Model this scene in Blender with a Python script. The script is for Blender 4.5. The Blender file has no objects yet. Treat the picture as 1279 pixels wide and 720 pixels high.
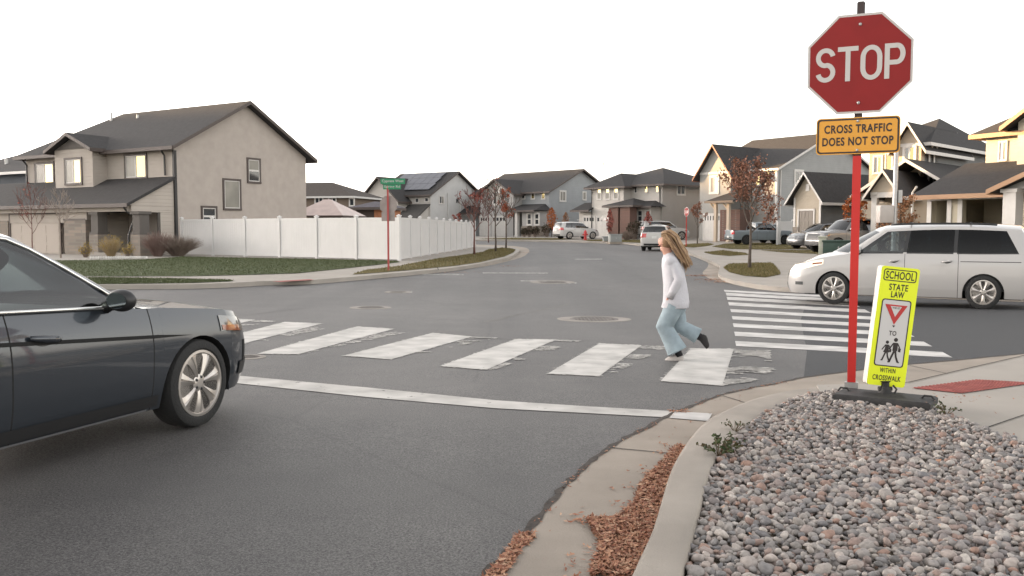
import bpy, bmesh, math, random
import numpy as np
from mathutils import Vector, Matrix
from mathutils.geometry import tessellate_polygon

random.seed(7)
R = math.radians
SC = bpy.context.scene
COL = SC.collection

# ------------------------------------------------------------------ camera, sky, sun, exposure
FPX, CXP, CYP = 1100.0, 639.5, 360.0          # focal length and centre in photo pixels (1279 wide)
PITCH = math.atan(72 / FPX)
HC = 1.38
cam = bpy.data.cameras.new('camera'); cam_o = bpy.data.objects.new('camera', cam); COL.objects.link(cam_o)
cam.sensor_width = 36.0; cam.lens = 36.0 * FPX / 1279.0
cam.clip_start = 0.05; cam.clip_end = 4000
cam_o.location = (0, 0, HC); cam_o.rotation_euler = (R(90) - PITCH, 0, 0)
SC.camera = cam_o

SUN_EL, SUN_AZ = 4.6, -66.0                    # azimuth in degrees clockwise from +Y (the view), so the sun is off to the left
world = bpy.data.worlds.new('World'); SC.world = world; world.use_nodes = True
nt = world.node_tree; nt.nodes.clear()
sky = nt.nodes.new('ShaderNodeTexSky'); sky.sky_type = 'NISHITA'; sky.sun_disc = False
sky.sun_elevation = R(SUN_EL); sky.sun_rotation = R(SUN_AZ)
sky.air_density = 1.0; sky.dust_density = 1.6; sky.ozone_density = 1.0
hs = nt.nodes.new('ShaderNodeHueSaturation'); hs.inputs['Saturation'].default_value = 0.18
bg = nt.nodes.new('ShaderNodeBackground'); bg.inputs['Strength'].default_value = 0.15
wo = nt.nodes.new('ShaderNodeOutputWorld')
wb_n = nt.nodes.new('ShaderNodeMix'); wb_n.data_type = 'RGBA'; wb_n.blend_type = 'MULTIPLY'; wb_n.inputs['Factor'].default_value = 1.0; wb_n.inputs['B'].default_value = (1.045, 0.995, 0.966, 1)   # the photo's warm white balance
nt.links.new(sky.outputs[0], hs.inputs['Color']); nt.links.new(hs.outputs[0], wb_n.inputs['A']); nt.links.new(wb_n.outputs['Result'], bg.inputs['Color']); nt.links.new(bg.outputs[0], wo.inputs[0])
sun = bpy.data.lights.new('sun', 'SUN'); sun.energy = 3.6; sun.angle = R(0.5); sun.color = (1.0, 0.62, 0.28)
sun_o = bpy.data.objects.new('sun', sun); COL.objects.link(sun_o)
sd = Vector((math.sin(R(SUN_AZ)) * math.cos(R(SUN_EL)), math.cos(R(SUN_AZ)) * math.cos(R(SUN_EL)), math.sin(R(SUN_EL))))
sun_o.rotation_euler = sd.to_track_quat('Z', 'Y').to_euler(); sun_o.location = (-60, 30, 40)
vs = SC.view_settings
vs.view_transform = 'Standard'; vs.look = 'None'; vs.gamma = 1.0; vs.use_curve_mapping = False
vs.exposure = 2.9
SC.cycles.use_denoising = True

# ------------------------------------------------------------------ terrain height and photo geometry
def sstep(t):
    t = min(1.0, max(0.0, t)); return t * t * (3 - 2 * t)
def g(x, y):
    return -0.25 * math.exp(-((x - 5) ** 2 / 338.0 + (y - 22) ** 2 / 98.0)) + 0.55 * sstep((y - 60) / 40.0)
_cp, _sp = math.cos(PITCH), math.sin(PITCH)
def ray(px, py):
    u, v = px - CXP, CYP - py
    return Vector((u, FPX * _cp + v * _sp, -FPX * _sp + v * _cp))
def at(px, py, dz=0.0):
    """ground point seen at a photo pixel"""
    d = ray(px, py); d = d / d.y
    t, step = 0.3, 0.1
    while t < 900:
        if HC + d.z * t < g(d.x * t, t) + dz: break
        t += step; step = max(0.05, t * 0.01)
    lo, hi = t - step, t
    for _ in range(40):
        m = (lo + hi) / 2
        if HC + d.z * m < g(d.x * m, m) + dz: hi = m
        else: lo = m
    return Vector((d.x * hi, hi, HC + d.z * hi))
def atd(px, py, depth):
    d = ray(px, py); return Vector((0, 0, HC)) + d * (depth / d.y)
def proj(p):
    x, y, z = p[0], p[1], p[2] - HC
    f = y * _cp - z * _sp; v = y * _sp + z * _cp
    return CXP + FPX * x / f, CYP - FPX * v / f
def xy(pts, dz=0.0):
    return [tuple(at(a, b, dz)[:2]) for a, b in pts]

# ------------------------------------------------------------------ materials
MATS = {}
def nodes_of(m):
    m.use_nodes = True; n = m.node_tree.nodes; return n, m.node_tree.links, n['Principled BSDF']
def mat(name, col, rough=0.6, metal=0.0, var=0.0, vscale=4.0, bump=0.0, bscale=60.0, coat=0.0, col2=None, spec=0.5, detail=4):
    if name in MATS: return MATS[name]
    m = bpy.data.materials.new(name); n, l, b = nodes_of(m)
    b.inputs['Base Color'].default_value = (*col, 1); b.inputs['Roughness'].default_value = rough
    b.inputs['Metallic'].default_value = metal; b.inputs['Coat Weight'].default_value = coat
    b.inputs['Specular IOR Level'].default_value = spec
    tc = n.new('ShaderNodeTexCoord')
    if var or col2:
        nz = n.new('ShaderNodeTexNoise'); nz.inputs['Scale'].default_value = vscale; nz.inputs['Detail'].default_value = detail
        l.new(tc.outputs['Object'], nz.inputs['Vector'])
        rp = n.new('ShaderNodeValToRGB'); rp.color_ramp.elements[0].position = 0.3; rp.color_ramp.elements[1].position = 0.7
        c2 = col2 or tuple(min(1, c * (1 + var)) for c in col); c1 = col if col2 else tuple(c * (1 - var) for c in col)
        rp.color_ramp.elements[0].color = (*c1, 1); rp.color_ramp.elements[1].color = (*c2, 1)
        l.new(nz.outputs['Fac'], rp.inputs['Fac']); l.new(rp.outputs['Color'], b.inputs['Base Color'])
    if bump:
        nb = n.new('ShaderNodeTexNoise'); nb.inputs['Scale'].default_value = bscale; nb.inputs['Detail'].default_value = 3
        l.new(tc.outputs['Object'], nb.inputs['Vector'])
        bp = n.new('ShaderNodeBump'); bp.inputs['Strength'].default_value = bump; bp.inputs['Distance'].default_value = 0.02
        l.new(nb.outputs['Fac'], bp.inputs['Height']); l.new(bp.outputs['Normal'], b.inputs['Normal'])
    MATS[name] = m; return m
def island_mat(name, cols, rough=0.7, bump=0.0, bscale=80, trans=0.0):
    """every separate pebble or leaf takes its own colour from a ramp"""
    m = bpy.data.materials.new(name); n, l, b = nodes_of(m)
    ge = n.new('ShaderNodeNewGeometry'); rp = n.new('ShaderNodeValToRGB'); e = rp.color_ramp.elements
    rp.color_ramp.interpolation = 'LINEAR'
    for i, c in enumerate(cols):
        p = i / (len(cols) - 1)
        el = e[i] if i < 2 else e.new(p)
        el.position = p
    for i, c in enumerate(cols): e[i].color = (*c, 1)
    l.new(ge.outputs['Random Per Island'], rp.inputs['Fac'])
    last = rp.outputs['Color']
    if bump:
        tc = n.new('ShaderNodeTexCoord'); nb = n.new('ShaderNodeTexNoise'); nb.inputs['Scale'].default_value = bscale; nb.inputs['Detail'].default_value = 4
        l.new(tc.outputs['Object'], nb.inputs['Vector'])
        mx = n.new('ShaderNodeMix'); mx.data_type = 'RGBA'; mx.blend_type = 'MULTIPLY'; mx.inputs['Factor'].default_value = 0.55
        r2 = n.new('ShaderNodeValToRGB'); r2.color_ramp.elements[0].position = 0.3; r2.color_ramp.elements[0].color = (.45, .45, .45, 1); r2.color_ramp.elements[1].position = 0.65
        l.new(nb.outputs['Fac'], r2.inputs['Fac']); l.new(last, mx.inputs['A']); l.new(r2.outputs['Color'], mx.inputs['B']); last = mx.outputs['Result']
        bp = n.new('ShaderNodeBump'); bp.inputs['Strength'].default_value = bump; bp.inputs['Distance'].default_value = 0.004
        l.new(nb.outputs['Fac'], bp.inputs['Height']); l.new(bp.outputs['Normal'], b.inputs['Normal'])
    l.new(last, b.inputs['Base Color']); b.inputs['Roughness'].default_value = rough
    b.inputs['Specular IOR Level'].default_value = 0.3
    return m
def glass_mat(name, tint=(.5, .6, .6), refl=0.9, rough=0.02, min_refl=0.0):
    m = bpy.data.materials.new(name); m.use_nodes = True; n = m.node_tree.nodes; l = m.node_tree.links; n.clear()
    tr = n.new('ShaderNodeBsdfTransparent'); tr.inputs[0].default_value = (*tint, 1)
    gl = n.new('ShaderNodeBsdfGlossy'); gl.inputs['Color'].default_value = (refl, refl, refl, 1); gl.inputs['Roughness'].default_value = rough
    fr = n.new('ShaderNodeFresnel'); fr.inputs[0].default_value = 1.52
    ad = n.new('ShaderNodeMath'); ad.operation = 'ADD'; ad.use_clamp = True; ad.inputs[1].default_value = min_refl
    mx = n.new('ShaderNodeMixShader'); o = n.new('ShaderNodeOutputMaterial')
    l.new(fr.outputs[0], ad.inputs[0]); l.new(ad.outputs[0], mx.inputs[0]); l.new(tr.outputs[0], mx.inputs[1]); l.new(gl.outputs[0], mx.inputs[2]); l.new(mx.outputs[0], o.inputs[0])
    return m
def siding(name, col, period=0.19, vertical=False, strength=0.6, var=0.05):
    """lap siding or board and batten: real bump bands in metres"""
    if name in MATS: return MATS[name]
    m = bpy.data.materials.new(name); n, l, b = nodes_of(m)
    tc = n.new('ShaderNodeTexCoord'); sx = n.new('ShaderNodeSeparateXYZ'); l.new(tc.outputs['Object'], sx.inputs[0])
    if vertical:
        a = n.new('ShaderNodeMath'); a.operation = 'ADD'; l.new(sx.outputs['X'], a.inputs[0])
        k = n.new('ShaderNodeMath'); k.operation = 'MULTIPLY'; k.inputs[1].default_value = 0.83; l.new(sx.outputs['Y'], k.inputs[0]); l.new(k.outputs[0], a.inputs[1]); src = a.outputs[0]
    else: src = sx.outputs['Z']
    d = n.new('ShaderNodeMath'); d.operation = 'DIVIDE'; d.inputs[1].default_value = period; l.new(src, d.inputs[0])
    f = n.new('ShaderNodeMath'); f.operation = 'FRACT'; l.new(d.outputs[0], f.inputs[0])
    h = f.outputs[0]
    if vertical:
        c = n.new('ShaderNodeMath'); c.operation = 'GREATER_THAN'; c.inputs[1].default_value = 0.82; l.new(h, c.inputs[0]); h = c.outputs[0]
    bp = n.new('ShaderNodeBump'); bp.inputs['Strength'].default_value = strength; bp.inputs['Distance'].default_value = 0.05
    bp.invert = not vertical
    l.new(h, bp.inputs['Height']); l.new(bp.outputs['Normal'], b.inputs['Normal'])
    nz = n.new('ShaderNodeTexNoise'); nz.inputs['Scale'].default_value = 1.3; l.new(tc.outputs['Object'], nz.inputs['Vector'])
    rp = n.new('ShaderNodeValToRGB'); rp.color_ramp.elements[0].position = .3; rp.color_ramp.elements[1].position = .7
    rp.color_ramp.elements[0].color = (*[c * (1 - var) for c in col], 1); rp.color_ramp.elements[1].color = (*[c * (1 + var) for c in col], 1)
    l.new(nz.outputs['Fac'], rp.inputs['Fac']); l.new(rp.outputs['Color'], b.inputs['Base Color'])
    b.inputs['Roughness'].default_value = 0.75; b.inputs['Specular IOR Level'].default_value = .3
    MATS[name] = m; return m
def brick_mat(name, c1, c2, mortar, scale=1.0, bw=0.5, rh=0.25, ms=0.02):
    if name in MATS: return MATS[name]
    m = bpy.data.materials.new(name); n, l, b = nodes_of(m)
    tc = n.new('ShaderNodeTexCoord'); sx = n.new('ShaderNodeSeparateXYZ'); l.new(tc.outputs['Object'], sx.inputs[0])
    a = n.new('ShaderNodeMath'); a.operation = 'ADD'; l.new(sx.outputs['X'], a.inputs[0]); l.new(sx.outputs['Y'], a.inputs[1])
    cb = n.new('ShaderNodeCombineXYZ'); l.new(a.outputs[0], cb.inputs[0]); l.new(sx.outputs['Z'], cb.inputs[1])
    bt = n.new('ShaderNodeTexBrick'); bt.inputs['Scale'].default_value = scale
    bt.inputs['Brick Width'].default_value = bw; bt.inputs['Row Height'].default_value = rh; bt.inputs['Mortar Size'].default_value = ms
    bt.inputs['Color1'].default_value = (*c1, 1); bt.inputs['Color2'].default_value = (*c2, 1); bt.inputs['Mortar'].default_value = (*mortar, 1)
    l.new(cb.outputs[0], bt.inputs['Vector']); l.new(bt.outputs['Color'], b.inputs['Base Color'])
    b.inputs['Roughness'].default_value = 0.85; MATS[name] = m; return m
def shingle_mat(name, col):
    if name in MATS: return MATS[name]
    m = bpy.data.materials.new(name); n, l, b = nodes_of(m)
    tc = n.new('ShaderNodeTexCoord'); sx = n.new('ShaderNodeSeparateXYZ'); l.new(tc.outputs['Object'], sx.inputs[0])
    nz = n.new('ShaderNodeTexNoise'); nz.inputs['Scale'].default_value = 5.0; nz.inputs['Detail'].default_value = 8; nz.inputs['Roughness'].default_value = .75
    l.new(tc.outputs['Object'], nz.inputs['Vector'])
    rp = n.new('ShaderNodeValToRGB'); rp.color_ramp.elements[0].position = .3; rp.color_ramp.elements[1].position = .7
    rp.color_ramp.elements[0].color = (*[c * .72 for c in col], 1); rp.color_ramp.elements[1].color = (*[c * 1.3 for c in col], 1)
    l.new(nz.outputs['Fac'], rp.inputs['Fac']); l.new(rp.outputs['Color'], b.inputs['Base Color'])
    d = n.new('ShaderNodeMath'); d.operation = 'DIVIDE'; d.inputs[1].default_value = 0.085; l.new(sx.outputs['Z'], d.inputs[0])
    f = n.new('ShaderNodeMath'); f.operation = 'FRACT'; l.new(d.outputs[0], f.inputs[0])
    bp = n.new('ShaderNodeBump'); bp.inputs['Strength'].default_value = .5; bp.inputs['Distance'].default_value = .02; bp.invert = True
    l.new(f.outputs[0], bp.inputs['Height']); l.new(bp.outputs['Normal'], b.inputs['Normal'])
    b.inputs['Roughness'].default_value = .9; b.inputs['Specular IOR Level'].default_value = .25; MATS[name] = m; return m
def asphalt_mat():
    m = bpy.data.materials.new('asphalt'); n, l, b = nodes_of(m); tc = n.new('ShaderNodeTexCoord')
    def noise(sc, det=3, ro=.55):
        q = n.new('ShaderNodeTexNoise'); q.inputs['Scale'].default_value = sc; q.inputs['Detail'].default_value = det; q.inputs['Roughness'].default_value = ro
        l.new(tc.outputs['Object'], q.inputs['Vector']); return q.outputs['Fac']
    def ramp(src, a, b_, ca, cb):
        r = n.new('ShaderNodeValToRGB'); r.color_ramp.elements[0].position = a; r.color_ramp.elements[1].position = b_
        r.color_ramp.elements[0].color = (*ca, 1); r.color_ramp.elements[1].color = (*cb, 1); l.new(src, r.inputs['Fac']); return r.outputs['Color']
    def mul(a, c, f=1.0):
        x = n.new('ShaderNodeMix'); x.data_type = 'RGBA'; x.blend_type = 'MULTIPLY'; x.inputs['Factor'].default_value = f
        l.new(a, x.inputs['A']); l.new(c, x.inputs['B']); return x.outputs['Result']
    c = ramp(noise(95, 3, .85), .35, .65, (.014, .0136, .0135), (.152, .145, .140))
    c = mul(c, ramp(noise(.23, 4), .3, .72, (.80, .80, .80), (1.12, 1.11, 1.10)))
    c = mul(c, ramp(noise(1.7, 4, .7), .3, .7, (.86, .86, .87), (1.08, 1.08, 1.08)))
    # wheel paths and drips drawn out along the street
    mp = n.new('ShaderNodeMapping'); mp.inputs['Rotation'].default_value = (0, 0, R(18)); mp.inputs['Scale'].default_value = (.75, .055, 1); l.new(tc.outputs['Object'], mp.inputs['Vector'])
    sn = n.new('ShaderNodeTexNoise'); sn.inputs['Scale'].default_value = 1.0; sn.inputs['Detail'].default_value = 5; l.new(mp.outputs[0], sn.inputs['Vector'])
    c = mul(c, ramp(sn.outputs['Fac'], .34, .64, (.80, .80, .81), (1.10, 1.10, 1.09)))
    c = mul(c, ramp(noise(.62, 6, .62), .26, .40, (.66, .65, .65), (1, 1, 1)), .55)
    # pale stone chips showing
    v = n.new('ShaderNodeTexVoronoi'); v.inputs['Scale'].default_value = 55; l.new(tc.outputs['Object'], v.inputs['Vector'])
    chip = ramp(v.outputs['Distance'], .10, .16, (1, 1, 1), (0, 0, 0))
    x = n.new('ShaderNodeMix'); x.data_type = 'RGBA'; l.new(chip, x.inputs['Factor']); l.new(c, x.inputs['A']); x.inputs['B'].default_value = (.17, .165, .155, 1); c = x.outputs['Result']
    # fine meandering cracks, dark
    w = n.new('ShaderNodeMix'); w.data_type = 'VECTOR'; w.inputs['Factor'].default_value = .12
    nn = n.new('ShaderNodeTexNoise'); nn.inputs['Scale'].default_value = .9; l.new(tc.outputs['Object'], nn.inputs['Vector'])
    l.new(tc.outputs['Object'], w.inputs['A']); l.new(nn.outputs['Color'], w.inputs['B'])
    v2 = n.new('ShaderNodeTexVoronoi'); v2.feature = 'DISTANCE_TO_EDGE'; v2.inputs['Scale'].default_value = .24; l.new(w.outputs['Result'], v2.inputs['Vector'])
    c = mul(c, ramp(v2.outputs['Distance'], .0, .006, (.6, .6, .6), (1, 1, 1)), .4)
    l.new(c, b.inputs['Base Color']); b.inputs['Roughness'].default_value = .66; b.inputs['Specular IOR Level'].default_value = .5
    bp = n.new('ShaderNodeBump'); bp.inputs['Strength'].default_value = .5; bp.inputs['Distance'].default_value = .006
    l.new(noise(130, 3, .7), bp.inputs['Height']); l.new(bp.outputs['Normal'], b.inputs['Normal'])
    return m
def paint_mat(name, wear, cover_seed=0.0, col=(.49, .475, .45), streak=1.0):
    """worn road paint: a coat of white over asphalt, broken where it has worn through"""
    m = bpy.data.materials.new(name); n, l, b = nodes_of(m); tc = n.new('ShaderNodeTexCoord')
    mp = n.new('ShaderNodeMapping'); mp.inputs['Location'].default_value = (cover_seed, cover_seed * 2, 0); l.new(tc.outputs['Object'], mp.inputs['Vector'])
    q = n.new('ShaderNodeTexNoise'); q.inputs['Scale'].default_value = 9 * streak; q.inputs['Detail'].default_value = 7; q.inputs['Roughness'].default_value = .72; l.new(mp.outputs[0], q.inputs['Vector'])
    r = n.new('ShaderNodeValToRGB'); r.color_ramp.elements[0].position = wear; r.color_ramp.elements[1].position = wear + .035; l.new(q.outputs['Fac'], r.inputs['Fac'])
    q2 = n.new('ShaderNodeTexNoise'); q2.inputs['Scale'].default_value = 3.4; q2.inputs['Detail'].default_value = 5; l.new(mp.outputs[0], q2.inputs['Vector'])
    r2 = n.new('ShaderNodeValToRGB'); r2.color_ramp.elements[0].position = .3; r2.color_ramp.elements[1].position = .65
    r2.color_ramp.elements[0].color = (*[c * .64 for c in col], 1); r2.color_ramp.elements[1].color = (*col, 1); l.new(q2.outputs['Fac'], r2.inputs['Fac'])
    x = n.new('ShaderNodeMix'); x.data_type = 'RGBA'; l.new(r.outputs['Color'], x.inputs['Factor']); x.inputs['A'].default_value = (.088, .084, .08, 1); l.new(r2.outputs['Color'], x.inputs['B'])
    l.new(x.outputs['Result'], b.inputs['Base Color']); b.inputs['Roughness'].default_value = .75; b.inputs['Specular IOR Level'].default_value = .3
    return m

# ------------------------------------------------------------------ object helpers
def tag(o, label=None, cat=None, group=None, kind=None):
    if label: o['label'] = label
    if cat: o['category'] = cat
    if group: o['group'] = group
    if kind: o['kind'] = kind
    return o
def empty(name, loc, label=None, cat=None, group=None, rz=0.0):
    o = bpy.data.objects.new(name, None); COL.objects.link(o); o.location = loc; o.rotation_euler = (0, 0, rz)
    o.empty_display_size = .2
    return tag(o, label, cat, group)
class MB:
    """collects geometry for ONE mesh object"""
    def __init__(s, xf=None): s.v = []; s.f = []; s.m = []; s.xf = xf
    def add(s, verts, faces, mi=0):
        k = len(s.v)
        for p in verts: s.v.append(tuple(s.xf(p)) if s.xf else tuple(p))
        for f in faces: s.f.append([i + k for i in f]); s.m.append(mi)
    def box(s, x0, x1, y0, y1, z0, z1, mi=0):
        s.add([(x0, y0, z0), (x1, y0, z0), (x1, y1, z0), (x0, y1, z0), (x0, y0, z1), (x1, y0, z1), (x1, y1, z1), (x0, y1, z1)],
              [(3, 2, 1, 0), (4, 5, 6, 7), (0, 1, 5, 4), (1, 2, 6, 5), (2, 3, 7, 6), (3, 0, 4, 7)], mi)
    def cbox(s, x0, x1, y0, y1, z0, z1, c=.02, mi=0):
        """box with chamfered edges"""
        bm = bmesh.new(); bmesh.ops.create_cube(bm, size=1)
        for v in bm.verts: v.co = Vector(((x0 + x1) / 2 + v.co.x * (x1 - x0), (y0 + y1) / 2 + v.co.y * (y1 - y0), (z0 + z1) / 2 + v.co.z * (z1 - z0)))
        bmesh.ops.bevel(bm, geom=bm.edges[:], offset=c, segments=2, affect='EDGES', profile=.5)
        bm.verts.index_update()
        s.add([v.co[:] for v in bm.verts], [[v.index for v in f.verts] for f in bm.faces], mi); bm.free()
    def prism(s, poly, a, b, mi=0):
        """poly: list of 3D points; extruded by vector b-a"""
        n = len(poly); d = Vector(b) - Vector(a)
        s.add([tuple(p) for p in poly] + [tuple(Vector(p) + d) for p in poly],
              [list(range(n))[::-1], list(range(n, 2 * n))] + [(i, (i + 1) % n, n + (i + 1) % n, n + i) for i in range(n)], mi)
    def grid(s, rows, mi=0, closed=False):
        n = len(rows[0]); k = len(s.v)
        for r in rows:
            for p in r: s.v.append(tuple(s.xf(p)) if s.xf else tuple(p))
        for i in range(len(rows) - 1):
            for j in range(n if closed else n - 1):
                j2 = (j + 1) % n
                s.f.append([k + i * n + j, k + i * n + j2, k + (i + 1) * n + j2, k + (i + 1) * n + j]); s.m.append(mi)
    def tube(s, pts, r, n=8, mi=0, caps=True, flat=1.0):
        P = [Vector(p) for p in pts]; rr = r if isinstance(r, (list, tuple)) else [r] * len(P)
        rows = []; up = None
        for i, p in enumerate(P):
            t = (P[min(i + 1, len(P) - 1)] - P[max(i - 1, 0)])
            t = t.normalized() if t.length > 1e-9 else Vector((0, 0, 1))
            if up is None:
                up = Vector((0, 0, 1)) if abs(t.z) < .9 else Vector((1, 0, 0))
            a = t.cross(up).normalized(); bb = a.cross(t).normalized(); up = bb
            rows.append([p + (a * math.cos(2 * math.pi * k / n) + bb * flat * math.sin(2 * math.pi * k / n)) * rr[i] for k in range(n)])
        k0 = len(s.v); s.grid(rows, mi, True)
        if caps:
            s.f.append([k0 + j for j in range(n)][::-1]); s.m.append(mi)
            s.f.append([k0 + (len(P) - 1) * n + j for j in range(n)]); s.m.append(mi)
    def lathe(s, prof, c=(0, 0, 0), n=24, axis='z', mi=0):
        rows = []
        for r, h in prof:
            row = []
            for k in range(n):
                a = 2 * math.pi * k / n; x, y = r * math.cos(a), r * math.sin(a)
                p = (x, y, h) if axis == 'z' else (x, h, y) if axis == 'y' else (h, x, y)
                row.append((p[0] + c[0], p[1] + c[1], p[2] + c[2]))
            rows.append(row)
        k0 = len(s.v); s.grid(rows, mi, True)
        s.f.append([k0 + j for j in range(n)][::-1]); s.m.append(mi)
        s.f.append([k0 + (len(rows) - 1) * n + j for j in range(n)]); s.m.append(mi)
    def ball(s, c, r, n=10, m=8, mi=0, rot=None):
        rx, ry, rz = r if isinstance(r, (list, tuple)) else (r, r, r)
        rows = []
        for i in range(m + 1):
            ph = -math.pi / 2 + math.pi * i / m; row = []
            for j in range(n):
                a = 2 * math.pi * j / n
                p = Vector((rx * math.cos(ph) * math.cos(a), ry * math.cos(ph) * math.sin(a), rz * math.sin(ph)))
                if rot: p = rot @ p
                row.append(p + Vector(c))
            rows.append(row)
        s.grid(rows, mi, True)
    def build(s, name, mats, parent=None, smooth=False, loc=None, fix=True, merge=0.0):
        me = bpy.data.meshes.new(name)
        off = Vector((0, 0, 0))
        if loc is not None: off = Vector(loc)
        me.from_pydata([(p[0] - off.x, p[1] - off.y, p[2] - off.z) for p in s.v], [], s.f)
        ms = mats if isinstance(mats, (list, tuple)) else [mats]
        for q in ms: me.materials.append(q)
        if len(ms) > 1: me.polygons.foreach_set('material_index', s.m)
        if fix or merge:
            bm = bmesh.new(); bm.from_mesh(me)
            if merge: bmesh.ops.remove_doubles(bm, verts=bm.verts[:], dist=merge)
            if fix: bmesh.ops.recalc_face_normals(bm, faces=bm.faces[:])
            bm.to_mesh(me); bm.free()
        if smooth:
            if smooth is True: me.polygons.foreach_set('use_smooth', [True] * len(me.polygons))
            else:
                me.polygons.foreach_set('use_smooth', [True] * len(me.polygons)); me.set_sharp_from_angle(angle=R(smooth))
        o = bpy.data.objects.new(name, me); COL.objects.link(o)
        if parent: o.parent = parent
        elif loc is not None: o.location = off
        return o
def copy_tree(o, parent=None):
    c = o.copy(); COL.objects.link(c); c.parent = parent
    for ch in list(o.children): copy_tree(ch, c)
    return c
def inpoly(x, y, poly):
    r = False; j = len(poly) - 1
    for i in range(len(poly)):
        xi, yi = poly[i]; xj, yj = poly[j]
        if (yi > y) != (yj > y) and x < (xj - xi) * (y - yi) / (yj - yi) + xi: r = not r
        j = i
    return r
def catmull(pts, n=6):
    P = [Vector((*p, 0)) for p in pts]; out = []
    for i in range(len(P) - 1):
        a, b, c, d = P[max(i - 1, 0)], P[i], P[i + 1], P[min(i + 2, len(P) - 1)]
        for k in range(n):
            t = k / n
            q = 0.5 * ((2 * b) + (c - a) * t + (2 * a - 5 * b + 4 * c - d) * t * t + (3 * b - a - 3 * c + d) * t ** 3)
            out.append((q.x, q.y))
    out.append(tuple(pts[-1])); return out
def resample(pts, n):
    P = [Vector((*p, 0)) for p in pts]; L = [0]
    for i in range(1, len(P)): L.append(L[-1] + (P[i] - P[i - 1]).length)
    out = []
    for k in range(n):
        s = L[-1] * k / (n - 1); i = max(1, min(len(P) - 1, next((j for j, q in enumerate(L) if q >= s - 1e-9), len(P) - 1)))
        t = (s - L[i - 1]) / max(1e-9, L[i] - L[i - 1]); q = P[i - 1].lerp(P[i], t); out.append((q.x, q.y))
    return out
def sheet(name, poly, dz, m, skirt=0.0, kind='structure', label=None, cat=None, mats=None, group=None):
    """a flat outline laid over the terrain, cut fine enough to follow it; skirt > 0 gives it sides"""
    bm = bmesh.new()
    vs_ = [bm.verts.new((p[0], p[1], 0)) for p in poly]
    for tri in tessellate_polygon([[Vector((p[0], p[1], 0)) for p in poly]]):
        try: bm.faces.new([vs_[i] for i in tri])
        except ValueError: pass
    bm.normal_update()
    xs = [p[0] for p in poly]; ys = [p[1] for p in poly]
    def cuts(lo, hi, ax):
        c = []
        for k in range(-26, 27): c.append(k * 1.0 if ax == 0 else k * 1.0 + 26)
        for k in range(-30, 60): c.append(k * 5.0)
        return sorted({v for v in c if lo < v < hi})
    for ax in (0, 1):
        lo, hi = (min(xs), max(xs)) if ax == 0 else (min(ys), max(ys))
        for c in cuts(lo, hi, ax):
            co = (c, 0, 0) if ax == 0 else (0, c, 0); no = (1, 0, 0) if ax == 0 else (0, 1, 0)
            bmesh.ops.bisect_plane(bm, geom=bm.verts[:] + bm.edges[:] + bm.faces[:], plane_co=co, plane_no=no, dist=1e-5)
    f = dz if callable(dz) else (lambda x, y: dz)
    for v in bm.verts: v.co.z = g(v.co.x, v.co.y) + f(v.co.x, v.co.y)
    bmesh.ops.recalc_face_normals(bm, faces=bm.faces[:])
    if sum(fc.normal.z for fc in bm.faces) < 0: bmesh.ops.reverse_faces(bm, faces=bm.faces[:])
    if skirt:
        be = [e for e in bm.edges if len(e.link_faces) == 1]
        r = bmesh.ops.extrude_edge_only(bm, edges=be)
        for e in r['geom']:
            if isinstance(e, bmesh.types.BMVert): e.co.z -= skirt
    me = bpy.data.meshes.new(name); bm.to_mesh(me); bm.free(); me.materials.append(m)
    o = bpy.data.objects.new(name, me); COL.objects.link(o)
    return tag(o, label, cat, group, kind)
def text2d(body, bold=0.0, spacing=1.0):
    """letter faces in 2D, from the built-in font, normalised to a unit-height box"""
    cu = bpy.data.curves.new('lettering', 'FONT'); cu.body = body; cu.size = 1; cu.offset = bold; cu.space_character = spacing; cu.resolution_u = 5
    o = bpy.data.objects.new('lettering', cu); COL.objects.link(o)
    dg = bpy.context.evaluated_depsgraph_get(); me = bpy.data.meshes.new_from_object(o.evaluated_get(dg))
    v = [(p.co.x, p.co.y) for p in me.vertices]; f = [list(p.vertices) for p in me.polygons]
    COL.objects.unlink(o); bpy.data.objects.remove(o); bpy.data.curves.remove(cu); bpy.data.meshes.remove(me)
    x0, x1 = min(p[0] for p in v), max(p[0] for p in v); y0, y1 = min(p[1] for p in v), max(p[1] for p in v)
    return [((p[0] - x0) / (x1 - x0), (p[1] - y0) / (y1 - y0)) for p in v], f

# ================================================================== GROUND, ROADS, KERBS
M_ASPH = asphalt_mat()
M_CONC = mat('concrete', (.275, .238, .200), .85, var=.16, vscale=1.6, bump=.25, bscale=90, spec=.25, detail=8)
M_KERB = mat('kerb_concrete', (.285, .255, .222), .85, var=.14, vscale=2.2, bump=.25, bscale=110, spec=.25, detail=8)
M_WALK = mat('pale_concrete', (.30, .275, .245), .85, var=.10, vscale=.9, bump=.2, bscale=60, spec=.25, detail=6)
M_DIRT = mat('dry_soil', (.12, .10, .075), .95, var=.3, vscale=1.5, spec=.2)
M_RED = mat('brick_red_pad', (.25, .075, .065), .8, var=.2, vscale=9, spec=.3)
M_DARKGAP = mat('dark_joint', (.02, .018, .016), .95)

def big_ground():
    mb = MB()
    xs = [-600, -300, -150, -80, -50] + list(range(-40, 61, 4)) + [80, 150, 300, 600]
    ys = [-200, -60, -20] + list(range(-8, 121, 4)) + [160, 240, 400, 900]
    mb.grid([[(x, y, g(x, y) - .09) for x in xs] for y in ys])
    return tag(mb.build('ground', mat('dry_ground', (.11, .095, .06), .95, var=.35, vscale=.4, spec=.2), smooth=True), kind='structure')
big_ground()
# the asphalt of both streets and the crossing
sheet('road', [(-60, -9), (26, -9), (40, 2), (40, 34), (22, 40), (14, 70), (12, 100), (-70, 100), (-70, 20)], 0.0, M_ASPH)

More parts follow.
